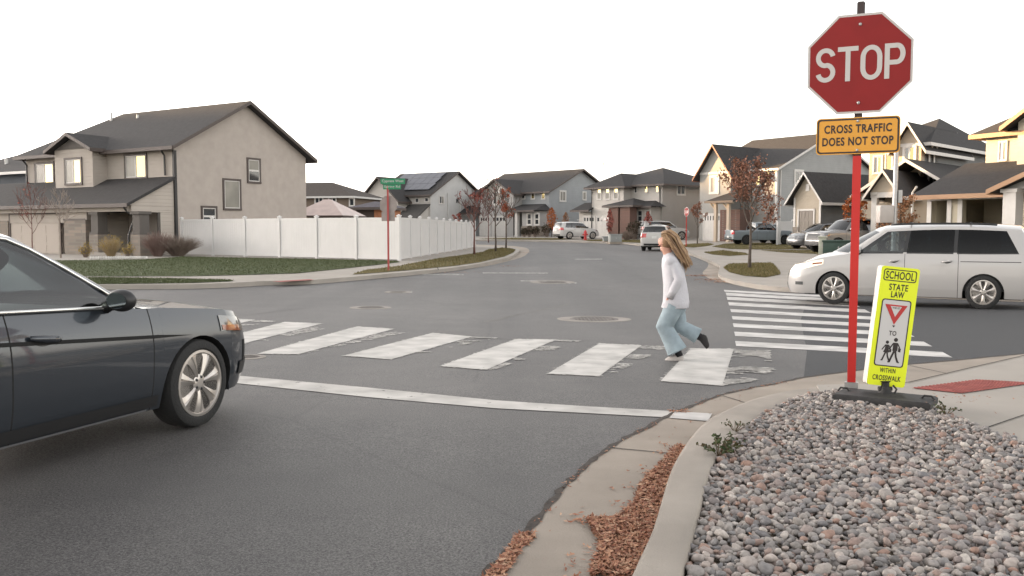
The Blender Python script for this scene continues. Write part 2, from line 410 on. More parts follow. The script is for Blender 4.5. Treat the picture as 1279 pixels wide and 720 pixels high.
# ---- near corner: gutter, kerb, ramp, pavement
GA = [(610.6, 718.5), (662.5, 662), (711.4, 604), (763, 559.6), (808, 536), (831.7, 522.6), (867.4, 507.8), (903, 494.4), (941.7, 485.5), (973.6, 479.6), (1005, 472.6), (1054.7, 466), (1135.8, 456.5), (1200, 450.5), (1279, 443), (1400, 433)]
KI = [(803, 711), (815, 683), (833.7, 616), (846, 588.6), (864, 561), (885, 539), (915, 519.7), (941.7, 506), (980, 494), (1020, 488)]
LIP = [(1020, 488), (1060, 487), (1100, 487), (1135, 485.5), (1204, 468.5), (1279, 450.5), (1400, 436)]
KO = [(852, 720), (870, 653), (885.6, 591.7), (902, 558), (926.7, 533), (950, 515), (976.7, 500), (1000, 491), (1026.7, 486)]
gaw = catmull(xy(GA), 5); kiw = catmull(xy(KI, .004), 5); lipw = xy(LIP, .004); kow = catmull(xy(KO, .12), 5)
def extend(p, q, d):
    v = Vector((p[0] - q[0], p[1] - q[1])).normalized(); return (p[0] + v.x * d, p[1] + v.y * d)
ga0 = extend(gaw[0], gaw[5], 9); ki0 = extend(kiw[0], kiw[5], 9); ko0 = extend(kow[0], kow[4], 9)
gaw = [ga0] + gaw; kiw = [ki0] + kiw; kow = [ko0] + kow
sheet('gutter', gaw + (kiw + lipw[1:])[::-1], .006, M_CONC)
# kerb: a swept section that sinks to nothing at the ramp
def kerb(name, inner, outer, h0, taper=None):
    N = 80; a = resample(inner, N); b = resample(outer, N); mb = MB(); rows = []
    for i in range(N):
        t = i / (N - 1); h = h0 * (1 - sstep((t - .80) / .2) * .62) if taper else h0
        A, B = Vector((*a[i], 0)), Vector((*b[i], 0)); d = (B - A)
        def pt(f, z): q = A + d * f; return (q.x, q.y, g(q.x, q.y) + z)
        rows.append([pt(-.0, -.03), pt(.02, h * .35), pt(.05, h * .8), pt(.11, h * .97), pt(.2, h), pt(.6, h + .004), pt(.93, h + .004), pt(.98, h - .004), pt(1.0, h - .02), pt(1.0, -.05)])
    mb.grid(rows); return tag(mb.build(name, M_KERB, smooth=50), kind='structure')
kerb('kerb', kiw, kow, .125, True)
# pavement to the right of the stone bed (one slab that runs out of the picture)
pv = lipw + [(30, 13), (30, -6), (9, -8), (2.0, -8), (-1.6, -6.0)] + kow[::-1][3:-1][::-1][::-1]
GR = xy([(1026.7, 486), (1047, 487), (1090, 493), (1130, 501), (1165, 509), (1185, 517), (1230, 533), (1273, 549), (1330, 575), (1450, 640)], .10)
sheet('pavement', [kow[-1]] + lipw + [(30, 14), (30, -6), (4.6, -6), (GR[-1][0] + .3, GR[-1][1] - 1.2)] + GR[::-1][:-1], .055, M_WALK, skirt=.2)
gravel_poly = kow + GR[1:] + [(4.6, -4), (ko0[0], ko0[1])]
sheet('gravel_bed', [p for p in kow] + GR[1:] + [(4.5, -6)], .072, M_DIRT)
tp = xy([(1139, 485), (1220, 474.6), (1292, 478.6), (1201, 491.5)], .06)
o_tact = sheet('tactile_paving', tp, .062, M_RED)
mbt = MB()
A, B, C_, D = [Vector((*p, 0)) for p in tp]
for i in range(18):
    for j in range(18):
        u, v = (i + .5) / 18, (j + .5) / 18
        q = A.lerp(B, u).lerp(D.lerp(C_, u), v); z = g(q.x, q.y) + .061
        mbt.lathe([(.014, z), (.011, z + .006)], (q.x, q.y, 0), 6)
tag(mbt.build('tactile_paving', M_RED), kind='structure')
# joints across the gutter and the pavement
def joint(p, q, dz, w=.012):
    a, b = [Vector((*k, 0)) for k in (p, q)]; d = (b - a).normalized(); n = Vector((-d.y, d.x, 0)) * w / 2
    return sheet('joint_line', [tuple((a + n)[:2]), tuple((b + n)[:2]), tuple((b - n)[:2]), tuple((a - n)[:2])], dz, M_DARKGAP)
for a, b, dz in [((763, 560), (838, 567), .010), ((1136, 457), (1197, 470), .010), ((903, 495), (940, 506.5), .010), ((1060, 466), (1062, 486), .010)]:
    joint(*xy([a, b], .006), dz)
joint(*xy([(1215, 541), (1279, 519)], .055), .060)
lipl = lipw
for i in range(2, len(lipl) - 1):
    joint(lipl[i], lipl[i + 1], .0615, .018)

# ---- far left corner block
KL2 = [(-60, 357.5), (100, 356.5), (149, 356), (240, 355.3), (300, 353.2), (330, 351.5), (389, 350), (431, 346.8), (470, 343.6), (500, 341), (535, 337.8), (568.8, 334.3), (600, 329.3), (634, 322), (645, 316.5), (649, 313), (647, 311), (636, 309.2), (610, 307.6), (560, 306)]
GO2 = [(-60, 361.5), (100, 360.5), (149, 359.8), (240, 358.5), (300, 356), (330, 354), (389, 352.8), (431, 349.6), (470, 347), (500, 344.8), (551, 340), (590, 335.5), (620, 330.2), (651, 322), (660, 316), (661, 313), (657, 310), (640, 307.6), (610, 306.2), (560, 304.8)]
kl2 = xy(KL2, .12); go2 = xy(GO2)
kl2 = kl2[:1] + catmull(kl2[1:], 3); go2 = go2[:1] + catmull(go2[1:], 3)
sheet('gutter', go2 + kl2[::-1], .006, M_CONC)
sheet('pavement', kl2 + [(-45, 84), (-80, 70), (-70, 25)], .125, M_WALK, skirt=.3)
joint(*xy([(545, 335.6), (548, 340)], .05), .128, .03)
# ---- far right corner and the block beyond the junction
KL3 = [(470, 299.5), (600, 299.9), (690, 301), (760, 303), (800, 305.5), (845, 310), (858, 315), (868, 318.5), (880, 323), (893, 328.5), (899.5, 333), (897, 341), (903, 346.5), (917, 350.5), (935, 354), (960, 357.5), (1000, 360.3), (1100, 364.5), (1279, 371), (1500, 378)]
GO3 = [(470, 300.3), (600, 300.8), (690, 302), (758, 304.4), (798, 307.5), (842, 313), (856, 318.5), (868, 321.4), (879, 325.8), (884.6, 329.5), (883, 335), (877.5, 341), (884, 347.5), (897, 351.8), (920, 356), (948, 360.7), (1000, 364), (1100, 368.5), (1279, 375.5), (1500, 383)]
kl3 = xy(KL3, .12); go3 = xy(GO3)
kl3 = catmull(kl3, 3); go3 = catmull(go3, 3)
sheet('gutter', go3 + kl3[::-1], .006, M_CONC)
sheet('pavement', kl3 + [(60, 26), (80, 60), (80, 170), (-60, 170), (-60, 84)], .125, M_WALK, skirt=.3)

# ---- lawns: soil-green sheets with real blades
M_LAWN = mat('lawn_green', (.050, .066, .028), .95, col2=(.068, .080, .034), vscale=.6, bump=.4, bscale=25, spec=.15, detail=8)
M_LAWN2 = mat('lawn_dry', (.080, .072, .026), .95, col2=(.13, .105, .045), vscale=1.4, bump=.6, bscale=25, spec=.15, detail=8)
M_BLADE = island_mat('grass_blade_green', [(.050, .064, .025), (.062, .075, .029), (.074, .084, .036)], .8)
M_BLADE2 = island_mat('grass_blade_dry', [(.075, .075, .022), (.13, .105, .042), (.19, .15, .07)], .8)
def lawn(px, dry, n, h, seed, dz=.125, label=None):
    poly = xy(px, dz) if px and abs(px[0][0]) > 0 and not isinstance(px[0], str) else px
    sheet('lawn', poly, dz + .012, M_LAWN2 if dry else M_LAWN, skirt=.0)
    rn = random.Random(seed); mb = MB()
    x0, x1 = min(p[0] for p in poly), max(p[0] for p in poly); y0, y1 = min(p[1] for p in poly), max(p[1] for p in poly)
    c = 0; tries = 0
    while c < n and tries < n * 12:
        tries += 1
        x, y = rn.uniform(x0, x1), rn.uniform(y0, y1)
        if not inpoly(x, y, poly): continue
        c += 1; z = g(x, y) + dz + .008; a = rn.uniform(0, 6.28); w = rn.uniform(.006, .016); hh = h * rn.uniform(.5, 1.25)
        dx, dy = math.cos(a) * w, math.sin(a) * w; lx, ly = rn.uniform(-.04, .04), rn.uniform(-.04, .04)
        mb.add([(x - dx, y - dy, z), (x + dx, y + dy, z), (x + lx, y + ly, z + hh)], [(0, 1, 2)])
    return tag(mb.build('grass', M_BLADE2 if dry else M_BLADE, fix=False), kind='stuff')
lawn([(60, 345.5), (150, 345.8), (233, 345.6), (300, 344.2), (370, 342), (430, 336), (470, 331.5), (499, 328), (497, 326.3), (400, 324), (300, 322.3), (228, 321), (180, 324.5), (120, 325.5), (40, 326)], False, 26000, .04, 1)
lawn([(20, 356), (150, 355.2), (240, 354), (288, 352), (292, 350.8), (280, 350), (200, 348.2), (130, 347.2), (20, 347.6)], False, 9000, .04, 2)
lawn([(440, 343.5), (480, 340.6), (520, 337.2), (568, 332.6), (600, 328), (630, 321), (641, 316), (644, 312.8), (640, 311), (628, 309.8), (610, 311.8), (603, 315.4), (575, 319.5), (550, 323), (500, 332.5), (455, 338)], True, 9000, .06, 3)
lawn([(903.5, 335), (910, 330.6), (940, 329.3), (963, 329), (967, 331), (975, 341.5), (974, 343.5), (956, 347), (929, 345), (911, 340.5)], True, 5000, .06, 4)
lawn([(879, 315.6), (903, 313.2), (930, 316.5), (936, 318.6), (911, 320.2), (890, 318.4)], True, 2500, .06, 5)
lawn([(889, 308.3), (905, 304.8), (929, 303.5), (990, 304.2), (1008, 308), (1008, 311), (972, 312.3), (942, 312), (912, 311.4)], True, 4500, .06, 6)
lawn([(950, 313.2), (975, 312.9), (1110, 312), (1120, 318), (1035, 318.5), (980, 315.8)], True, 3000, .06, 7)
lawn([(850, 306.6), (862, 305), (884, 304), (892, 305.6), (884, 307.6), (866, 309.6), (853, 309)], True, 1800, .07, 8)
lawn([(596, 298.9), (640, 297.6), (700, 298), (722, 299.2), (690, 300), (640, 299.7)], True, 2500, .08, 9)
lawn([(726, 300.2), (760, 299.6), (806, 300.2), (812, 302.4), (800, 303.8), (760, 302), (736, 301.5)], True, 2500, .08, 10)
lawn([(1130, 322), (1279, 318), (1400, 322), (1400, 338), (1250, 342), (1130, 332)], True, 2500, .06, 11)

# ---- painted markings
M_BAR = paint_mat('worn_bar_paint', .31, 3.1)
M_STOPL = paint_mat('stop_line_paint', .33, 7.7, (.46, .445, .42))
M_FLAKE = mat('flaked_paint', (.42, .405, .38), .8, var=.25, vscale=6)
M_BAR2 = paint_mat('side_bar_paint', .30, 5.0, (.52, .505, .485))
M_FAINT = paint_mat('faint_line_paint', .46, 2.0, (.36, .35, .33))
M_SEAL = mat('crack_seal', (.030, .029, .028), .6, var=.2)
def mark(px, m, dz=.005, name='crosswalk_marking'): return sheet(name, xy(px), dz, m)
FLAKES = []
BARS = [  # near-left, near-right, far-right, far-left
    [(120, 431), (175, 434), (317.7, 400), (274, 397.8)],
    [(222, 437.6), (264, 440.5), (402.3, 404.7), (355.7, 402.6)],
    [(321.2, 442.5), (373, 443.2), (492.6, 411.4), (446, 408.4)],
    [(428.8, 445.1), (488.6, 449.6), (589.7, 421.2), (540.5, 416.4)],
    [(549.8, 457.9), (607.5, 462.7), (695, 424.8), (644.6, 424.2)],
    [(684, 467.6), (748.5, 470.6), (801.4, 432), (748.5, 429.6)],
    [(825, 477), (902.4, 482.5), (916.4, 436.4), (863, 435.9)]]
for i, b in enumerate(BARS):
    mark(b, M_BAR)
    nl, nr, fr, fl = b; w = (nr[0] - nl[0]); k = .62 if i < 6 else .75
    o = [(nr[0] + 2, nr[1] + .3), (nr[0] + w * .30 * (k + .2), nr[1] - 2), (fr[0] + (fr[0] - fl[0]) * k, fr[1] + 1.5), (fr[0] + 2, fr[1] + .3)]
    if i == 6: o = [(904, 482), (935, 478), (966, 462), (960, 438.5), (918, 437)]
    FLAKES.append(o)
def flakes():
    """chips of an older coat left on the asphalt beside the bars"""
    rn = random.Random(12); mb = MB(); from mathutils import noise as mn
    along = Vector((math.sin(R(16)), math.cos(R(16)))); across = Vector((along.y, -along.x))
    jobs = [(xy(o), 520 if i < 6 else 2600) for i, o in enumerate(FLAKES)]
    for b in BARS:      # ragged edges of each bar
        q = xy(b)
        for p0, p1 in ((q[1], q[2]), (q[0], q[1]), (q[2], q[3]), (q[3], q[0])):
            for _ in range(46): 
                t = rn.random(); jobs.append(((p0[0] + (p1[0] - p0[0]) * t + rn.gauss(0, .012), p0[1] + (p1[1] - p0[1]) * t + rn.gauss(0, .012)), 0))
    def chip(x, y, s_):
        n = rn.randint(5, 8); P = []
        for i in range(n):
            a = 2 * math.pi * i / n; r = s_ * rn.uniform(.45, 1.0); d = across * (math.cos(a) * r * 1.7) + along * (math.sin(a) * r * .8); P.append((x + d.x, y + d.y, g(x + d.x, y + d.y) + .0062))
        mb.add(P, [list(range(n))])
    for pl, n in jobs:
        if n == 0: chip(pl[0], pl[1], rn.uniform(.008, .022)); continue
        x0, x1 = min(p[0] for p in pl), max(p[0] for p in pl); y0, y1 = min(p[1] for p in pl), max(p[1] for p in pl); c = 0; k = 0
        while c < n and k < n * 60:
            k += 1; x, y = rn.uniform(x0, x1), rn.uniform(y0, y1)
            if not inpoly(x, y, pl): continue
            u, w = x * along.x + y * along.y, x * across.x + y * across.y
            if mn.noise(Vector((u * 2.2, w * 1.1, 3.3))) + .5 * mn.noise(Vector((u * 9, w * 4, 1))) < .12: continue
            c += 1; chip(x, y, rn.uniform(.004, .020) * (1 if rn.random() < .85 else 2.0))
    tag(mb.build('crosswalk_marking', M_FLAKE, fix=False), kind='structure')
flakes()
ends = []
for y0, y1, x0 in [(362.5, 364.9, 904), (366, 369.6, 906.3), (371.2, 375, 907.5), (377.9, 382, 909.5), (386.6, 390.4, 912), (395.4, 399.6, 914), (404.5, 409.2, 915.3), (414.9, 420.3, 917), (426.7, 432.9, 918.2)]:
    def end(y):
        x = 1000
        for _ in range(30):
            yr = y + .053 * (x - x0); x = 1080 + (yr - 387) * 1.82
        return (x, yr)
    e0, e1 = end(y0), end(y1)
    mark([(x0, y0), e0, e1, (x0 + 1.2, y1)], M_BAR2)
mark([(160, 455), (301, 470.4), (460, 485), (620, 501), (730, 508.3), (841, 514.5), (832, 522.2), (730, 516.8), (620, 511), (460, 497), (301, 480), (160, 465)], M_STOPL, name='stop_line_marking')
mark([(843, 516), (889.5, 518.6), (884.5, 528.2), (836, 524)], M_BAR2, .012, 'stop_line_marking')
for q in [[(527, 342.4), (579, 342.9), (579, 344.2), (527, 343.6)], [(603, 340.6), (684, 340.9), (684, 342.2), (603, 341.9)], [(650, 350.7), (683, 350.7), (683, 351.9), (650, 351.9)], [(687, 353), (720, 353), (720, 354.6), (687, 354.2)],
          [(718, 323.6), (752, 323.4), (752, 324.6), (718, 324.9)], [(500, 364), (515, 363.6), (515, 366.2), (500, 367)]]:
    mark(q, M_FAINT, .005, 'road_marking')
# dark sealed cracks and a pale joint in the asphalt
def seam(px, w, m, dz=.0028):
    p = catmull(xy(px), 5)
    for i in range(1, len(p) - 1): p[i] = (p[i][0] + random.uniform(-.03, .03), p[i][1] + random.uniform(-.03, .03))
    L, Rr = [], []
    for i, q in enumerate(p):
        a, b = p[max(i - 1, 0)], p[min(i + 1, len(p) - 1)]; d = Vector((b[0] - a[0], b[1] - a[1])).normalized(); ww = w * random.uniform(.5, 1.3)
        L.append((q[0] - d.y * ww / 2, q[1] + d.x * ww / 2)); Rr.append((q[0] + d.y * ww / 2, q[1] - d.x * ww / 2))
    sheet('road_marking', L + Rr[::-1], dz, m)
M_GRIT = mat('edge_grit', (.045, .036, .030), .95, var=.5, vscale=30)
def edge_grit():
    rn = random.Random(2); L, Q = [], []
    p = resample(gaw, 260)
    for i, q in enumerate(p):
        a, b = p[max(i - 1, 0)], p[min(i + 1, 259)]; d = Vector((b[0] - a[0], b[1] - a[1])).normalized(); w0, w1 = rn.uniform(.004, .022), rn.uniform(.006, .038)
        L.append((q[0] - d.y * w1, q[1] + d.x * w1)); Q.append((q[0] + d.y * w0, q[1] - d.x * w0))
    mb = MB(); mb.grid([[(a[0], a[1], g(*a) + .0095), (b[0], b[1], g(*b) + .0095)] for a, b in zip(L, Q)]); tag(mb.build('edge_dirt', M_GRIT), kind='stuff')
edge_grit()
sheet('tactile_paving', xy([(340, 352.0), (386, 349.4), (393, 350.3), (350, 352.9)], .12), .131, M_RED)
M_PALE = mat('pale_seam', (.12, .115, .105), .9, var=.2)
seam([(604, 403), (650, 393), (690, 385), (712, 380)], .07, M_PALE)
seam([(299, 424), (360, 418), (430, 425), (620, 424), (930, 431)], .012, M_SEAL)
seam([(300, 395), (430, 380), (560, 372), (700, 369), (850, 372)], .02, M_SEAL)
seam([(480, 352), (600, 347), (740, 346), (880, 352)], .03, M_SEAL)
# darker newer asphalt of the side street
M_ASPH2 = mat('newer_asphalt', (.062, .063, .066), .85, var=.22, vscale=140, bump=.5, bscale=130, spec=.25, detail=3)
sheet('road', xy([(1004, 472), (1054, 465.6), (1136, 456), (1200, 450), (1279, 442.6), (1395, 432.6), (1500, 400), (1500, 386), (1279, 377), (1100, 370), (1010, 366), (1000, 400), (1008, 440)]), .0025, M_ASPH2)

# ================================================================== HOUSES
def pane_mat(name, base, rough=.04, spec=1.0):
    return mat(name, base, rough, spec=spec, var=.25, vscale=.8)
PANE_DARK = pane_mat('window_glass_dark', (.03, .035, .04))
PANE_PALE = pane_mat('window_glass_blinds', (.20, .19, .165), .35, .35)
PANE_MIRROR = mat('window_glass_sunset_tint', (.24, .205, .10), .06, metal=1.0)  # yellow of the sunset reflection is put into the pane colour
TRIM_W = mat('white_trim', (.52, .50, .475), .6, var=.05)
TRIM_K = mat('black_trim', (.018, .017, .017), .55)
TRIM_BR = mat('brown_trim', (.062, .047, .041), .6)
GUT_W = mat('pale_gutter', (.5, .49, .47), .5)
ROOF = shingle_mat('roof_shingle', (.040, .038, .038))
ROOF2 = shingle_mat('roof_shingle_grey', (.058, .055, .052))
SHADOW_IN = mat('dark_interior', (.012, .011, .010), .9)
STONE = brick_mat('stone_veneer', (.26, .215, .175), (.17, .145, .125), (.20, .18, .155), 1.0, .42, .16, .018)
BRICK = brick_mat('red_brick', (.14, .062, .045), (.10, .05, .04), (.16, .13, .11), 1.0, .24, .085, .012)
VINYL = mat('white_vinyl', (.56, .55, .54), .45, var=.03, vscale=1.5)

class House:
    """local axes: a runs along the face seen on the left, b along the face seen on the right, both from the near corner"""
    def __init__(s, name, label, px, d, theta=None, apex=None, w=None, base_drop=None, group='houses'):
        s.C = atd(px, 288, d)
        if theta is None:
            lo, hi = R(3), R(87)
            for _ in range(50):
                m = (lo + hi) / 2
                if proj(s.C + Vector((math.sin(m), math.cos(m), 0)) * w)[0] < apex: lo = m
                else: hi = m
            theta = math.degrees(lo)
        s.th = theta; t = R(theta)
        s.eb = Vector((math.sin(t), math.cos(t), 0)); s.ea = Vector((-math.cos(t), math.sin(t), 0))
        s.gz = g(s.C.x, s.C.y) + .12
        s.root = empty(name, (s.C.x, s.C.y, s.gz), label, 'house', group)
        s.org = Vector((s.C.x, s.C.y, s.gz))
    def P(s, p): return s.ea * p[0] + s.eb * p[1] + Vector((0, 0, p[2]))   # local to root
    def mb(s): return MB(s.P)
    def part(s, name, mb, m, parent=None, smooth=False):
        return mb.build(name, m, parent or s.root, smooth)
    def A(s, px, py, off=0.0):
        """pixel to (a, z) on the left face set back by off"""
        d = ray(px, py); o = Vector((0, 0, HC)); t = (off - (o - s.C).dot(s.eb)) / d.dot(s.eb); q = o + d * t
        return (q - s.C).dot(s.ea), q.z - s.gz
    def B(s, px, py, off=0.0):
        d = ray(px, py); o = Vector((0, 0, HC)); t = (off - (o - s.C).dot(s.ea)) / d.dot(s.ea); q = o + d * t
        return (q - s.C).dot(s.eb), q.z - s.gz
    def fbox(s, mb, face, u0, u1, z0, z1, off, d0, d1, mi=0):
        """box on a face: u along it, d0..d1 outwards from the wall at off"""
        if face == 'A': mb.box(min(u0, u1), max(u0, u1), off - d1, off - d0, z0, z1, mi)
        else: mb.box(off - d1, off - d0, min(u0, u1), max(u0, u1), z0, z1, mi)
    def rect(s, face, r, off):
        f = s.A if face == 'A' else s.B
        (u0, z0), (u1, z1) = f(r[0], (r[1] + r[3]) / 2, off), f(r[2], (r[1] + r[3]) / 2, off)
        um = f((r[0] + r[2]) / 2, r[1], off); ul = f((r[0] + r[2]) / 2, r[3], off)
        return min(u0, u1), max(u0, u1), ul[1], um[1]
    def window(s, face, r, off=0.0, trim=TRIM_W, panes=(PANE_DARK,), split='v', t=.11, label=None, abs_=None):
        u0, u1, z0, z1 = abs_ or s.rect(face, r, off)
        t = min(t, (u1 - u0) * .22)
        mb = s.mb()
        s.fbox(mb, face, u0 - t, u1 + t, z1, z1 + t, off, -.05, .06); s.fbox(mb, face, u0 - t, u1 + t, z0 - t, z0, off, -.05, .075)
        s.fbox(mb, face, u0 - t, u0, z0, z1, off, -.05, .055); s.fbox(mb, face, u1, u1 + t, z0, z1, off, -.05, .055)
        w = s.part('window', mb, trim)
        k = len(panes); fr = s.mb()
        bar = min(.05, (u1 - u0) * .08)
        for i in range(k):
            if split == 'v':
                lo, hi = (u0 + (u1 - u0) * i / k, u0 + (u1 - u0) * (i + 1) / k); zz = (z0, z1)
                if face == 'A': lo, hi = u1 - (lo - u0), u1 - (hi - u0); lo, hi = min(lo, hi), max(lo, hi)
            else: lo, hi = u0, u1; zz = (z1 - (z1 - z0) * (i + 1) / k, z1 - (z1 - z0) * i / k)
            pb = s.mb(); s.fbox(pb, face, lo + bar, hi - bar, zz[0] + bar, zz[1] - bar, off, .003, .015); s.part('pane', pb, panes[i], w)
            s.fbox(fr, face, lo, lo + bar, zz[0], zz[1], off, .002, .035); s.fbox(fr, face, hi - bar, hi, zz[0], zz[1], off, .002, .034)
            s.fbox(fr, face, lo + bar, hi - bar, zz[0], zz[0] + bar, off, .002, .033); s.fbox(fr, face, lo + bar, hi - bar, zz[1] - bar, zz[1], off, .002, .036)
        s.part('sash', fr, TRIM_W, w)
        return w
    def garage(s, face, r, off=0.0, m=None, win=True, trim=TRIM_W, abs_=None, ncol=4):
        u0, u1, z0, z1 = abs_ or s.rect(face, r, off); z0 = 0.0
        mb = s.mb(); n = 4; h = (z1 - z0) / n
        for i in range(n):
            s.fbox(mb, face, u0, u1, z0 + i * h + .015, z0 + (i + 1) * h - .015, off, -.02, .02)
            if i < n - 1 or not win:
                for c in range(ncol):
                    w = (u1 - u0) / ncol; s.fbox(mb, face, u0 + c * w + .1, u0 + (c + 1) * w - .1, z0 + i * h + .08, z0 + (i + 1) * h - .08, off, .018, .032)
        s.fbox(mb, face, u0, u1, z0, z1, off, -.03, .008)
        gd = s.part('garage_door', mb, m or TRIM_W)
        if win:
            for c in range(ncol):
                w = (u1 - u0) / ncol; pb = s.mb(); s.fbox(pb, face, u0 + c * w + .1, u0 + (c + 1) * w - .1, z1 - h + .1, z1 - .1, off, .018, .03); s.part('pane', pb, PANE_DARK, gd)
        fb = s.mb(); s.fbox(fb, face, u0 - .12, u0, 0, z1 + .12, off, -.03, .06); s.fbox(fb, face, u1, u1 + .12, 0, z1 + .12, off, -.03, .06); s.fbox(fb, face, u0, u1, z1, z1 + .12, off, -.03, .058)
        s.part('door_frame', fb, trim, gd); return gd
    def walls(s, a0, a1, b0, b1, z1, m, gable=None, zr=None, z0=-1.2, name='wall'):
        mb = s.mb(); mb.box(a0, a1, b0, b1, z0, z1)
        if gable in ('B', 'B0'):
            for a in ((a0, a0 + .2), (a1 - .2, a1))[:1 if gable == 'B0' else 2]:
                mb.prism([(a[0], b0, z1 - .01), (a[0], b1, z1 - .01), (a[0], (b0 + b1) / 2, zr)], (0, 0, 0), (a[1] - a[0], 0, 0))
        if gable == 'A':
            for b in ((b0, b0 + .2), (b1 - .2, b1)):
                mb.prism([(a0, b[0], z1 - .01), (a1, b[0], z1 - .01), ((a0 + a1) / 2, b[0], zr)], (0, 0, 0), (0, b[1] - b[0], 0))
        if gable == 'A0':
            mb.prism([(a0, b0, z1 - .01), (a1, b0, z1 - .01), ((a0 + a1) / 2, b0, zr)], (0, 0, 0), (0, .2, 0))
        return s.part(name, mb, m)
    def roof(s, a0, a1, b0, b1, ze, zr, axis='a', oh=.45, hip0=False, hip1=False, m=None, t=.16, fascia=None, oe=None, hin=None):
        """ridge along a or b; hip0/hip1 slope the low and the high end"""
        oe = oh if oe is None else oe
        half = ((b1 - b0) if axis == 'a' else (a1 - a0)) / 2; sl = (zr - ze) / half; z = ze - sl * oh + t
        if axis == 'a':
            x0, x1, y0, y1 = a0 - (oh if hip0 else oe), a1 + (oh if hip1 else oe), b0 - oh, b1 + oh; f = lambda x, y, zz: (x, y, zz)
        else:
            x0, x1, y0, y1 = b0 - (oh if hip0 else oe), b1 + (oh if hip1 else oe), a0 - oh, a1 + oh; f = lambda x, y, zz: (y, x, zz)
        ym = (y0 + y1) / 2; hw = (y1 - y0) / 2; hi_ = hw if hin is None else hin; R0 = x0 + (hi_ if hip0 else 0); R1 = x1 - (hi_ if hip1 else 0)
        if R1 < R0: R0 = R1 = (R0 + R1) / 2
        top = [(x0, y0, z), (x1, y0, z), (x1, y1, z), (x0, y1, z), (R0, ym, zr + t), (R1, ym, zr + t)]
        V = [f(*p) for p in top] + [f(p[0], p[1], p[2] - t) for p in top]
        F = [(0, 1, 5, 4), (2, 3, 4, 5)]
        F += [(3, 0, 4)] if hip0 else []; F += [(1, 2, 5)] if hip1 else []
        F += [tuple(i + 6 for i in q[::-1]) for q in F]
        def sk(i, j): F.append((i, j, j + 6, i + 6))
        sk(0, 1); sk(2, 3)
        if hip0: sk(3, 0)
        else: sk(3, 4); sk(4, 0)
        if hip1: sk(1, 2)
        else: sk(1, 5); sk(5, 2)
        mb = s.mb(); mb.add(V, F); rf = s.part('roof', mb, m or ROOF)
        # fascia boards and gutters along the eaves, barge boards on open gables
        fb = s.mb(); fm = fascia or TRIM_BR
        def board(p, q, dz=.0, w=.03):
            P_, Q_ = Vector(f(*p)), Vector(f(*q)); dd = (Q_ - P_); n = Vector((dd.y, -dd.x, 0)); n = n.normalized() * w if n.length > 1e-6 else Vector((0, 0, 0))
            for sgn in (1, -1):
                pass
            fb.add([P_ - n, P_ + n, Q_ + n, Q_ - n, P_ - n + Vector((0, 0, t + .03)), P_ + n + Vector((0, 0, t + .03)), Q_ + n + Vector((0, 0, t + .03)), Q_ - n + Vector((0, 0, t + .03))],
                   [(3, 2, 1, 0), (4, 5, 6, 7), (0, 1, 5, 4), (1, 2, 6, 5), (2, 3, 7, 6), (3, 0, 4, 7)])
        zb = z - t - .035
        board((x0, y0, zb), (x1, y0, zb)); board((x0, y1, zb), (x1, y1, zb))
        if hip0: board((x0, y0, zb), (x0, y1, zb))
        else: board((x0, y0, zb), (x0, ym, zr - .035)); board((x0, ym, zr - .035), (x0, y1, zb))
        if hip1: board((x1, y0, zb), (x1, y1, zb))
        else: board((x1, y0, zb), (x1, ym, zr - .035)); board((x1, ym, zr - .035), (x1, y1, zb))
        s.part('fascia', fb, fm, rf)
        return rf
    def shed(s, a0, a1, b0, b1, z_in, z_out, m=None, t=.15, oh=.3, side='A', name='roof', hipa0=0.0, hipa1=0.0, fascia=None):
        """lean-to roof against the wall at b1 (side A), falling to b0 in front"""
        mb = s.mb(); sl = (z_in - z_out) / (b1 - b0); zo = z_out - sl * oh
        T = [(a0 - oh, b0 - oh, zo + t), (a1 + oh, b0 - oh, zo + t), (a1 + oh - hipa1, b1, z_in + t), (a0 - oh + hipa0, b1, z_in + t)]
        V = T + [(p[0], p[1], p[2] - t) for p in T]
        mb.add(V, [(0, 1, 2, 3), (7, 6, 5, 4), (0, 1, 5, 4), (1, 2, 6, 5), (2, 3, 7, 6), (3, 0, 4, 7)])
        if hipa0: mb.add([T[0], T[3], (a0 - oh, b1, zo + t)], [(0, 1, 2)])
        if hipa1: mb.add([T[1], T[2], (a1 + oh, b1, zo + t)], [(0, 1, 2)])
        rf = s.part(name, mb, m or ROOF)
        fb = s.mb(); fb.box(a0 - oh - .02, a1 + oh + .02, b0 - oh - .05, b0 - oh - .004, zo - .03, zo + t + .01); s.part('fascia', fb, fascia or TRIM_BR, rf); return rf
    def post(s, a, b, w, z0, z1, m, name='post', cap=True):
        mb = s.mb(); mb.box(a - w / 2, a + w / 2, b - w / 2, b + w / 2, z0, z1)
        if cap: mb.box(a - w * .65, a + w * .65, b - w * .65, b + w * .65, z1 - .14, z1 - .004); mb.box(a - w * .62, a + w * .62, b - w * .62, b + w * .62, z0 + .002, z0 + .14)
        return s.part(name, mb, m)
    def pipe(s, pts, m, r=.045, name='downspout'):
        mb = s.mb(); mb.tube(pts, r, 6); return s.part(name, mb, m)
    def block(s, name, m, *bx):
        mb = s.mb()
        for q in bx: mb.box(*q)
        return s.part(name, mb, m)
    def zA(s, px, py, off=0): return s.A(px, py, off)[1]
    def zB(s, px, py, off=0): return s.B(px, py, off)[1]

